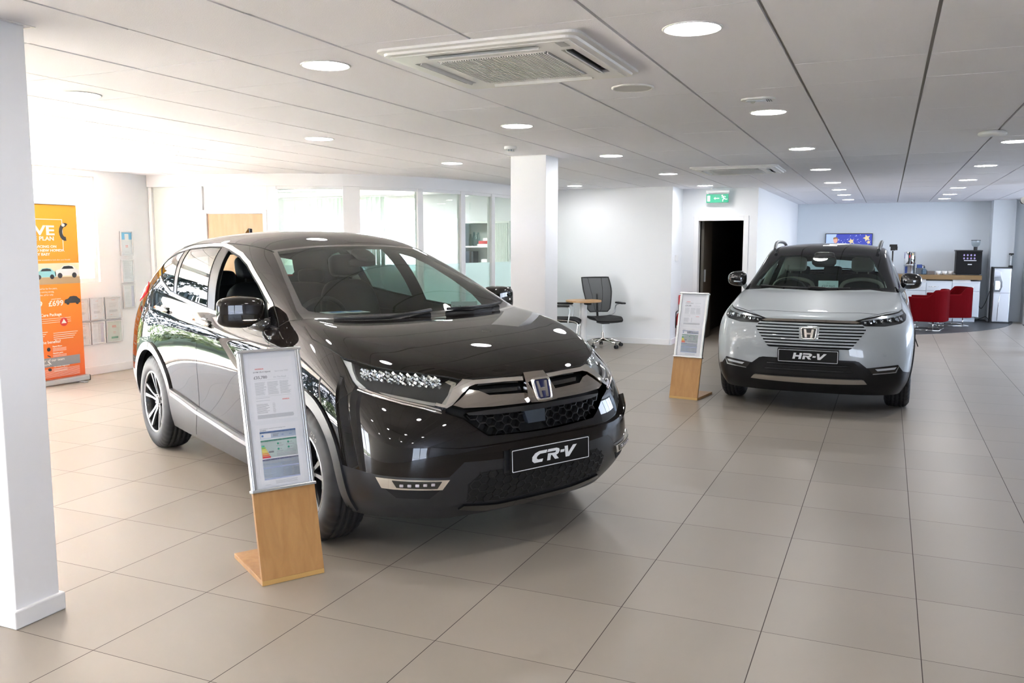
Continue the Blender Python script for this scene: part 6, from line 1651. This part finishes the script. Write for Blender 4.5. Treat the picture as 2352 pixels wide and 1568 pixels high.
    band([(2.05,.46,.915),(2.075,.43,.902),(2.10,.47,.855),(2.118,.54,.79)], [(2.042,.475,.908),(2.065,.455,.892),(2.088,.49,.850),(2.105,.555,.795)], 'headlamp_inner_blade', M_chrome, -.01, .02)
    rfl = mat('lamp_reflector', (.90,.92,.94), .10, metal=1)
    for sg in (-1, 1):
        m = MB(); rr_ = random.Random(4)
        A_, Z_ = [(1.765,.775,.940),(1.84,.712,.927),(1.919,.640,.917),(1.985,.560,.906),(2.035,.490,.898)], .022
        cp = crs(A_, 6)
        for i in range(0, len(cp)-1, 2):
            c0 = B.on((cp[i].x, sg*cp[i].y, cp[i].z), -.022); n_ = (B.on((cp[i].x, sg*cp[i].y, cp[i].z), 0)-c0).normalized()
            R_ = Vector((1,0,0)).rotation_difference(n_).to_matrix().to_4x4()
            side = n_.cross(Vector((0,0,1))).normalized()
            for q in range(3):
                for dz in (.020, .002, -.016):
                    cc = c0+side*(.010*(q-1))+Vector((0,0,dz+.006*(q-1)))
                    m.box(cc, (.012,.009,.015), M=R_ @ Matrix.Rotation(rr_.uniform(-.9,.9), 4, 'Z') @ Matrix.Rotation(rr_.uniform(-.7,.7), 4, 'Y') @ Matrix.Rotation(.5, 4, 'X'))
            m.cyl(c0+n_*.006, .008, .006, 12, M=Vector((0,0,1)).rotation_difference(n_).to_matrix().to_4x4())
        m.build('led_reflector_row', rfl, root)
    # ---- plate, seams, handles, mirrors, wipers, details
    plate(root, surf(.013, .512, .014)-Vector((0,0,0)), math.radians(2), 'C')
    B.patch('plate_plinth', M_clad, root, fv([(-.01,.577),(.268,.575),(.268,.455),(-.01,.452)]), (1,0,0), .010, .012)
    sm = MB(); ln = lambda pts, **k: B.line(sm, pts, **k)
    ln(hood[1:14], r=.0035, off=-.0015)
    ln(sv(dr_f[1:5])); ln(sv(dr_r[4:9]+[(-1.36,1.10),(-1.21,1.19)])); ln(sv([(.82,1.072),(.88,.90),(.86,.60),(.78,.42)]))
    ln([(1.803,.819,.873),(1.762,.853,.844),(1.72,.88,.815),(1.70,.895,.79)]); 
    ln([(1.70,.895,.79),(1.74,.905,.69),(1.79,.905,.53)], r=.0018)
    ln([(1.06,.76,1.15),(.93,.78,1.13),(.85,.80,1.09)], r=.002)
    ln([(.235,.565,1.535),(-.05,.605,1.575),(-.5,.62,1.60),(-1.0,.615,1.598),(-1.5,.585,1.56)], r=.003)
    ln(sv([(-.335,.46),(-.36,.36),(-.42,.26)]), r=.0025, off=.016)
    ln([(-1.33,.92,.775),(-1.30,.92,.83)], r=.0015, off=.013)
    for W_ in (winf, winr, winq, dlo, big): ln(sv(W_), r=.0028, closed=True, off=.001, side=True)
    sm.build('panel_gap', M_dark, root)
    for sg in (-1, 1):
        cr2 = MB(); B.line(cr2, [(p[0], sg*p[1], p[2]) for p in [(1.803,.825,.868),(1.918,.763,.838),(2.006,.694,.813),(2.076,.616,.79),(2.123,.553,.768)]], r=.006, off=.0, both=False); cr2.build('headlamp_underline', M_chrome, root)
    for x, z in ((-1.10,1.085),(-.215,1.048)):
        for sg in (-1, 1):
            c = B.on((x, sg*.88, z)); c2 = B.on((x-.10, sg*.88, z+.004), .026); c1 = B.on((x+.10, sg*.88, z-.004), .026)
            cupm = MB(); blob(cupm, B.on((x+.02, sg*.88, z-.003), .001), (.075,.007,.042), .8); cupm.build('handle_recess', M_blackg, root)
            MB().tube([B.on((x-.125, sg*.88, z+.005), .0), c2, B.on((x, sg*.88, z), .036), c1, B.on((x+.125, sg*.88, z-.005), .0)], [.014,.017,.016,.017,.014], 10).build('door_handle', M_chrome, root)
    for sg in (-1, 1):
        mm = MB(); blob(mm, (.615, sg*.935, 1.172), (.085,.135,.086), .48, 32, 18, Matrix.Rotation(sg*math.radians(22), 4, 'Z'), squash=lambda p: Vector((max(p.x, -.05), p.y, p.z*(1-.10*abs(p.y)/.128)+(.012 if p.z > 0 else 0))))
        mo_ = mm.build('wing_mirror', PAINT, root)
        MB().tube([(.66, sg*.90, 1.112), (.71, sg*.85, 1.100), (.74, sg*.80, 1.108)], [.035,.038,.042], 10).build('mirror_arm', GB, mo_)
        MB().tube(crs([(.725, sg*.88, 1.135), (.695, sg*.95, 1.135), (.65, sg*1.01, 1.14), (.57, sg*1.058, 1.145)], 6), .0055, 8).build('turn_signal', M_chrome, mo_)
        MB().add([(.600, sg*.84, 1.11), (.525, sg*1.02, 1.12), (.525, sg*1.02, 1.23), (.600, sg*.84, 1.24), (.610, sg*.84, 1.11), (.535, sg*1.02, 1.12), (.535, sg*1.02, 1.23), (.610, sg*.84, 1.24)], [(0,1,2,3),(7,6,5,4),(0,4,5,1),(1,5,6,2),(2,6,7,3),(3,7,4,0)]).build('mirror_glass', M_chrome, mo_)
        tri_ = B.patch('mirror_sail', GB, root, sv([(.86,1.097),(.73,1.103),(.60,1.225),(.656,1.206)]), (0,1,0), .004, .008, upf, 'R' if sg < 0 else 'none')
    w_ = MB()
    for sg, pts in ((1, [(1.22,-.02,1.172),(1.24,.0-.18,1.17),(1.262,-.324,1.165),(1.22,-.52,1.165),(1.165,-.62,1.168)]), (1, [(1.075,.60,1.178),(1.13,.50,1.180),(1.19,.314,1.183),(1.215,.10,1.186)])):
        q = [B.on(p, .014) for p in pts]; w_.tube(q, [.011]+[.008]*(len(q)-2)+[.005], 8)
        w_.tube([p+Vector((0,0,-.006)) for p in q[1:]], .006, 6)
    w_.build('wiper', M_black, root)
    m = MB(); blob(m, (.38, 0, 1.495), (.08,.07,.018), .6, M=Matrix.Rotation(math.radians(24), 4, 'Y')); blob(m, (.36, 0, 1.445), (.015,.10,.028), .5); m.build('rear_view_mirror', M_black, root)
    MB().prism([(0,0),(.11,0),(.03,.045),(0,.04)], .03, frame((-1.62, .015, 1.655), (-1,0,0), (0,0,1))).build('roof_aerial', PAINT, root, bevel=.006)
    # rear view of the dash paperwork
    bro = thing('price_leaflet', 'white and blue leaflet lying on the dashboard of the dark car', 'leaflet', (0,0,0)); bro.parent = None
    bro.matrix_world = Matrix.Translation((-3.5288, 4.9927, 0)) @ Matrix.Rotation(-.4846, 4, 'Z') @ Matrix.Translation((.87, -.40, 1.162))
    MB().add([(-.13,-.10,.0),(.10,-.16,.008),(.13,.10,.008),(-.08,.15,0),(-.13,-.10,-.002),(.10,-.16,.006),(.13,.10,.006),(-.08,.15,-.002)], [(0,1,2,3),(7,6,5,4),(0,4,5,1),(1,5,6,2),(2,6,7,3),(3,7,4,0)]).build('sheet', M_paper, bro)
    MB().add([(-.02,-.10,.008),(.07,-.12,.010),(.08,-.03,.010),(-.01,-.02,.008),(-.01,.01,.008),(.08,0,.010),(.085,.08,.010),(-.0,.10,.008)], [(0,1,2,3),(4,5,6,7)]).build('blue_picture', mat('leaflet_blue', (.05,.20,.55), .5), bro)
    crd = thing('windscreen_card', 'small white model name card standing inside the dark car windscreen', 'card', (0,0,0))
    crd.matrix_world = Matrix.Translation((-3.5288, 4.9927, 0)) @ Matrix.Rotation(-.4846, 4, 'Z') @ Matrix.Translation((.97, .40, 1.145)) @ Matrix.Rotation(math.radians(-28), 4, 'Z')
    MB().b2((-.001,-.085,0), (.001,.085,.055)).b2((-.03,-.085,-.002), (.03,.085,0)).build('card_sheet', M_paper, crd)
    tb = MB(); text_into(tb, 'The CR-V Hybrid', frame((.0012, -.075, .018), (0,1,0), (0,0,1)), .018, .0004); tb.build('card_text', M_ink, crd)
    return root
build_crv()
# ---------------------------------------------------------------- white car
def build_hrv():
    root = thing('car', 'pearl white crossover car with black roof, facing the viewer', 'car', (-.625, 10.303, 0), -PI/2)
    B = Body(hrvcage())
    PAINT = paint('pearl_white_paint', (.40,.435,.45), .12, .45); GB = M_blackg
    HOLE, HOOD, WS, UP, BLK, GRH, HLH, RW, WSD, BUMP = range(1, 11)
    for cx in (1.305, -1.305):
        B.cut(circ(cx, .35, .375), (0,1,0), HOLE, lambda c, cx=cx: c.y > .6 and abs(c.x-cx) < .6 and c.z < .8, mind=0)
        B.cut(sv([(cx-.37,.34),(cx+.37,.34),(cx+.34,.0),(cx-.34,.0)]), (0,1,0), HOLE, lambda c: c.y > .6 and c.z < .4, mind=-.5)
    B.cut(sv([(-.9,.36),(.9,.34),(.9,.1),(-.9,.1)]), (0,1,0), BLK, lambda c: c.y > .6)
    # black greenhouse
    B.cut(sv([(1.10,1.09),(.80,1.085),(.10,1.09),(-.9,1.115),(-1.7,1.16),(-2.3,1.19),(-2.3,1.8),(1.3,1.8)]), (0,1,0), UP, lambda c: c.z > 1.05, mind=-.8)
    ws_o = [(1.22,-.01,1.105),(1.15,.35,1.11),(1.08,.56,1.115),(1.02,.70,1.112),(.9,.70,1.15),(.3,.52,1.48),(.38,-.01,1.52)]
    B.cut(ws_o, (.75,0,.65), UP, lambda c: c.x > .2 and c.z > 1.08)
    B.cut([(1.155,-.01,1.135),(1.12,.30,1.132),(1.055,.56,1.13),(1.02,.632,1.135),(.86,.602,1.21),(.60,.53,1.335),(.405,.455,1.432),(.43,.40,1.442),(.465,.04,1.45),(.465,-.01,1.45)], (.75,0,.65), WS, lambda c: c.x > .3 and c.z > 1.08)
    B.cut(sv([(.68,1.115),(-.9,1.14),(-1.35,1.20),(-1.3,1.30),(-.9,1.40),(-.2,1.43),(.15,1.40)]), (0,1,0), WSD, lambda c: c.z > 1.05 and c.y > .45)
    B.cut([(-1.8,y,z) for y, z in ((-.01,1.19),(.54,1.19),(.50,1.30),(.44,1.38),(-.01,1.41))], (-1,0,.3), RW, lambda c: c.x < -1.2 and c.z > 1.15)
    low = [(-.01,.525),(.40,.524),(.435,.515),(.50,.462),(.755,.493),(.80,.43),(.88,.40),(.92,.40),(.92,.15),(-.01,.15)]
    B.cut(fv(low), (1,0,0), BLK, lambda c: c.x > 1.55, mind=.0)
    G = [(-.01,.860),(.42,.856),(.445,.845),(.478,.800),(.468,.775),(.365,.632),(.345,.622),(-.01,.622)]
    B.cut(fv(G), (1,0,0), GRH, lambda c: c.x > 1.7)
    HL = [(1.66,.772,.968),(1.774,.738,.951),(1.92,.60,.930),(2.03,.454,.898),(2.061,.374,.875),(2.064,.40,.860),(2.062,.469,.833),(1.999,.631,.831),(1.884,.763,.853),(1.80,.80,.875),(1.70,.81,.92)]
    B.cut(HL, (.9,.43,0), HLH, lambda c: c.x > 1.5 and c.z > .75)
    hood = [(1.995,-.01,.938),(1.994,.139,.938),(1.954,.571,.932),(1.90,.62,.936),(1.774,.738,.951),(1.66,.772,.968),(1.5,.775,1.02),(1.25,.765,1.075),(1.03,.722,1.108),(1.08,.56,1.118),(1.15,.35,1.12),(1.22,-.01,1.12)]
    B.cut(hood, (.4,.1,.9), HOOD, lambda c: c.x > .9, over=(0,), mind=.02)
    B.cut([(2.3,-.3,.97),(1.954,.571,.93),(1.80,.74,.94),(1.68,.80,.90),(1.66,.90,.7),(1.66,.9,.3),(2.3,-.3,.3)], (.9,.43,0), BUMP, lambda c: c.x > 1.5, over=(0,))
    P = lambda *a, **k: B.panel(*a, **k)
    P('body_shell', PAINT, root, (0,)); P('hood', PAINT, root, (HOOD,)); P('front_bumper', PAINT, root, (BUMP,))
    P('roof', paint('gloss_black_roof', (.010,.010,.011), 0, .25), root, (UP,)); P('lower_bumper', mat('satin_black_bumper', (.009,.009,.010), .3, spec=.25), root, (BLK,))
    P('windshield', glass('windshield_glass_green', (.60,.73,.69), 1.38), root, (WS,)); P('side_window', glass('green_side_glass', (.60,.72,.68), 1.5), root, (WSD,), 'pair'); P('rear_window', glass('green_rear_glass', (.66,.77,.73), 1.5), root, (RW,))
    for cx in (1.305, -1.305):
        for sg in (-1, 1):
            MB().lathe([(.395,0),(.395,.30)], 24, Matrix.Translation((cx, sg*.70, .35)) @ Matrix.Rotation(PI/2, 4, 'X') @ Matrix.Translation((0,0,-.15)), a0=-.25, a1=PI+.25).lathe([(.395,0),(.0001,0)], 24, Matrix.Translation((cx, sg*.55, .35)) @ Matrix.Rotation(PI/2, 4, 'X'), a0=-.25, a1=PI+.25).build('wheel_liner', M_dark, root)
            wheel(root, (cx, sg*.765, .345), sg, R=.345, W=.225, rim_r=.23)
            B.patch('wheel_arch_cladding', M_black, root, [(cx+r*math.cos(a), .9, .35+r*math.sin(a)) for r, rg in ((.425, range(0, 31)), (.375, range(30, -1, -1))) for a in [math.radians(-8+196*k/30) for k in rg]], (0,1,0), .010, .03, lambda c, cx=cx: c.y > .6 and abs(c.x-cx) < .6, 'R' if sg < 0 else 'none')
    cream = mat('cream_leather', (.42,.40,.34), .55); greyf = mat('charcoal_seat_cloth', (.035,.035,.035), .8)
    cabin(root, .60, 1.16, 1.085, .70, -.20, .53, -.35, mat('dark_grey_dash', (.02,.021,.021), .7), greyf, cream, 1.5, cream)
    # cream piping on the seat shoulders, pillars
    for sg in (-1, 1):
        MB().tube(crs([(-.17, sg*.37-.235, .98), (-.20, sg*.37-.19, 1.12), (-.22, sg*.37, 1.165), (-.20, sg*.37+.19, 1.12), (-.17, sg*.37+.235, .98)], 6), .022, 8).build('seat_piping', cream, root)
        MB().tube([(.92, sg*.655, 1.12), (.60, sg*.60, 1.29), (.30, sg*.535, 1.425), (-.2, sg*.53, 1.46)], .030, 8).tube([(-.25, sg*.70, 1.08), (-.28, sg*.57, 1.43)], .035, 8).tube([(-1.3, sg*.66, 1.08), (-1.15, sg*.52, 1.42)], .04, 8).build('inner_pillar', mat('pale_pillar_trim', (.36,.38,.35), .6), root)
    MB().tube([(-1.62,-.50,1.19),(-1.62,.50,1.19)], .012).tube(crs([(-1.60,.10,1.20),(-1.62,.25,1.235),(-1.63,.02,1.25),(-1.62,-.05,1.21)], 4), .008).build('rear_wiper', M_black, root)
    B.liner('interior_trim', mat('grey_soft_trim', (.05,.05,.048), .7), root, (0, UP, BLK), .02, .9)
    # ---- face
    def surf(y, z, off=0):
        p = B.T.ray_cast(Vector((3, abs(y), z)), Vector((-1,0,0)))[0]; return Vector((p.x+off, y, z))
    fl = lambda c: c.x > 1.6
    B.patch('grille_backing', M_dark, root, fv(G), (1,0,0), -.035, -.037, fl)
    for i in range(8):
        z1 = .846-.0275*i; z0 = z1-.0145
        def ye(z):
            for (a, b), (c, d) in (((.445,.845),(.478,.800)), ((.478,.800),(.468,.775)), ((.468,.775),(.365,.632)), ((.365,.632),(.345,.622))):
                if d <= z <= b: return a+(c-a)*(b-z)/(b-d)+.004
            return .445 if z > .8 else .345
        z0 = max(z0, .612)
        B.patch('grille_slat', PAINT, root, fv([(-.01,z1),(ye(z1),z1),(ye(z0),z0),(-.01,z0)]), (1,0,0), .003, .022, fl)
    B.patch('grille_chrome_bar', mat('smoked_chrome', (.50,.46,.42), .07, metal=1), root, fv([(-.01,.878),(.384,.874),(.43,.858),(.40,.852),(-.01,.858)]), (1,0,0), .008, .02, fl)
    B.patch('badge_plinth', PAINT, root, fv([(-.01,.820),(.080,.818),(.088,.80),(.082,.705),(.070,.692),(-.01,.690)]), (1,0,0), .012, .03, fl)
    emblem(root, surf(0, .757, .014), math.radians(8), .068, .055, (.012,.013,.016))
    plate(root, surf(0, .551, .016), math.radians(0), 'H')
    B.patch('plate_plinth', M_black, root, fv([(-.01,.618),(.262,.618),(.262,.486),(-.01,.486)]), (1,0,0), .010, .012, fl)
    B.patch('skid_trim', mat('champagne_trim', (.36,.33,.29), .38, metal=.7), root, fv([(-.01,.358),(.462,.356),(.478,.350),(.505,.314),(-.01,.306)]), (1,0,-.2), .016, .02, fl, mind=-.3)
    B.patch('lower_intake', M_dark, root, fv([(-.01,.515),(.39,.510),(.52,.40),(.48,.372),(-.01,.372)]), (1,0,0), .002, .004, fl)
    MB().tube([surf(y, .47, .010) for y in [-.36+.09*i for i in range(9)]], .006, 6).tube([surf(y, .42, .010) for y in [-.38+.095*i for i in range(9)]], .006, 6).build('intake_bar', M_black, root)
    B.patch('fog_lamp_surround', M_blackg, root, fv([(.757,.487),(.510,.462),(.548,.408),(.735,.425)]), (1,0,0), .012, .02, fl, 'pair')
    B.patch('fog_lamp_edge', M_steel, root, fv([(.757,.487),(.752,.480),(.728,.432),(.552,.415),(.548,.408),(.735,.425)]), (1,0,0), .016, .012, fl, 'pair')
    B.patch('fog_lamp_lens', mat('fog_lens_grey', (.50,.54,.58), .15, coat=1), root, fv([(.735,.474),(.565,.457),(.585,.440),(.72,.455)]), (1,0,0), .017, .01, fl, 'pair')
    B.patch('headlamp_housing', mat('lamp_bezel', (.014,.014,.015), .3), root, HL, (.9,.43,0), -.035, -.037, lambda c: c.x > 1.5 and c.z > .75, 'pair')
    P('headlamp_lens', glass('lamp_lens_clear', (.93,.96,.97), 1.5), root, (HLH,), 'pair')
    B.patch('headlamp_brow', mat('brow_grey_chrome', (.52,.53,.55), .2, metal=.8), root, [(1.69,.785,.958),(1.774,.745,.945),(1.92,.605,.922),(2.04,.44,.888),(2.045,.43,.878),(1.93,.60,.900),(1.80,.745,.922),(1.71,.79,.935)], (.9,.43,0), -.006, .02, lambda c: c.x > 1.5 and c.z > .75, 'pair')
    rfl = mat('lamp_reflector', (.90,.92,.94), .10, metal=1)
    for sg in (-1, 1):
        m = MB(); rr_ = random.Random(9)
        for i, (x, y, z, w, h) in enumerate(((1.80,.765,.895,.040,.040),(1.85,.725,.887,.040,.040),(1.91,.66,.880,.045,.038),(1.96,.60,.873,.03,.03),(1.99,.55,.868,.03,.028),(2.01,.51,.865,.025,.022),(2.03,.47,.862,.02,.018))):
            c0 = B.on((x, sg*y, z), -.022); n_ = (B.on((x, sg*y, z), 0)-c0).normalized(); R_ = Vector((1,0,0)).rotation_difference(n_).to_matrix().to_4x4()
            for a in (-1, 0, 1):
                for b in (-1, 1): m.box(c0+R_ @ Vector((0, a*w/3, b*h/4)), (.01, w/3.3, h/2.3), M=R_ @ Matrix.Rotation(rr_.uniform(-.4,.4), 4, 'Z') @ Matrix.Rotation(rr_.uniform(-.5,.5), 4, 'Y'))
        m.build('led_reflector_row', rfl, root)
    sm = MB(); ln = lambda pts, **k: B.line(sm, pts, **k)
    ln(hood[:7], r=.0028, off=-.001); ln([(2.064,.40,.86),(2.03,.454,.897),(1.92,.60,.929),(1.774,.738,.950),(1.66,.772,.967)], r=.0022)
    ln([(1.66,.81,.90),(1.64,.87,.80),(1.66,.89,.62)], r=.0015)
    sm.build('panel_gap', M_dark, root)
    for sg in (-1, 1):
        m = MB(); m.tube([surf(sg*.64, .585, .001), surf(sg*.64, .585, .003)], .010, 14); m.build('parking_sensor', mat('sensor_grey', (.38,.42,.43), .3), root)
        mm = MB(); blob(mm, (.84, sg*.855, 1.195), (.075,.098,.080), .7, 26, 14, squash=lambda p: Vector((max(p.x, -.045), p.y, p.z*(1+.12*(-sg*p.y)/.098*1)+.0)))
        mo_ = mm.build('wing_mirror', GB, root)
        MB().tube([(.83, sg*.79, 1.135), (.80, sg*.765, 1.09), (.78, sg*.745, 1.05)], [.030,.022,.028], 10).build('mirror_arm', PAINT, mo_)
        MB().tube([(.912, sg*.81, 1.165), (.912, sg*.87, 1.167), (.885, sg*.925, 1.175), (.84, sg*.948, 1.182)], .007, 8).build('turn_signal', mat('fog_lens_grey', (.5,.5,.5), .2), mo_)
        MB().tube(crs([(.30, sg*.535, 1.50), (.16, sg*.545, 1.555), (-.1, sg*.555, 1.585), (-.5, sg*.558, 1.590), (-.85, sg*.552, 1.572), (-1.05, sg*.54, 1.50)], 6), .019, 8).build('roof_rail', mat('grey_roof_rail', (.16,.17,.18), .35, metal=.5), root)
    w_ = MB()
    for pts in ([(1.19,-.08,1.14),(1.15,-.35,1.14),(1.06,-.58,1.145)], [(1.16,.30,1.14),(1.19,.10,1.145),(1.165,-.10,1.16)]):
        w_.tube([B.on(p, .014) for p in pts], .007, 6)
    w_.build('wiper', M_black, root)
    m = MB(); blob(m, (.50, 0, 1.385), (.05,.125,.055), .5); blob(m, (.46, 0, 1.43), (.05,.105,.05), .5); blob(m, (.42,.0,1.345), (.018,.105,.03), .5); m.build('rear_view_mirror', M_black, root)
    crd = thing('price_card', 'small pale card priced £27,960 standing inside the white car windscreen', 'card', (0,0,0))
    crd.matrix_world = Matrix.Translation((-.625, 10.303, 0)) @ Matrix.Rotation(-PI/2, 4, 'Z') @ Matrix.Translation((.80, .07, 1.10))
    MB().b2((-.001,-.098,0), (.001,.098,.085)).b2((-.03,-.098,-.002), (.03,.098,0)).build('card_sheet', mat('card_pale_blue', (.62,.74,.76), .5), crd)
    tb = MB(); text_into(tb, '£27,960', frame((.0012, 0, .016), (0,1,0), (0,0,1)), .034, .0004, 0, 'CENTER', xs=1.2, bold=.0006); text_into(tb, 'HR-V', frame((.0012, 0, .055), (0,1,0), (0,0,1)), .014, .0004, 0, 'CENTER'); tb.build('card_text', M_ink, crd)
    return root
build_hrv()
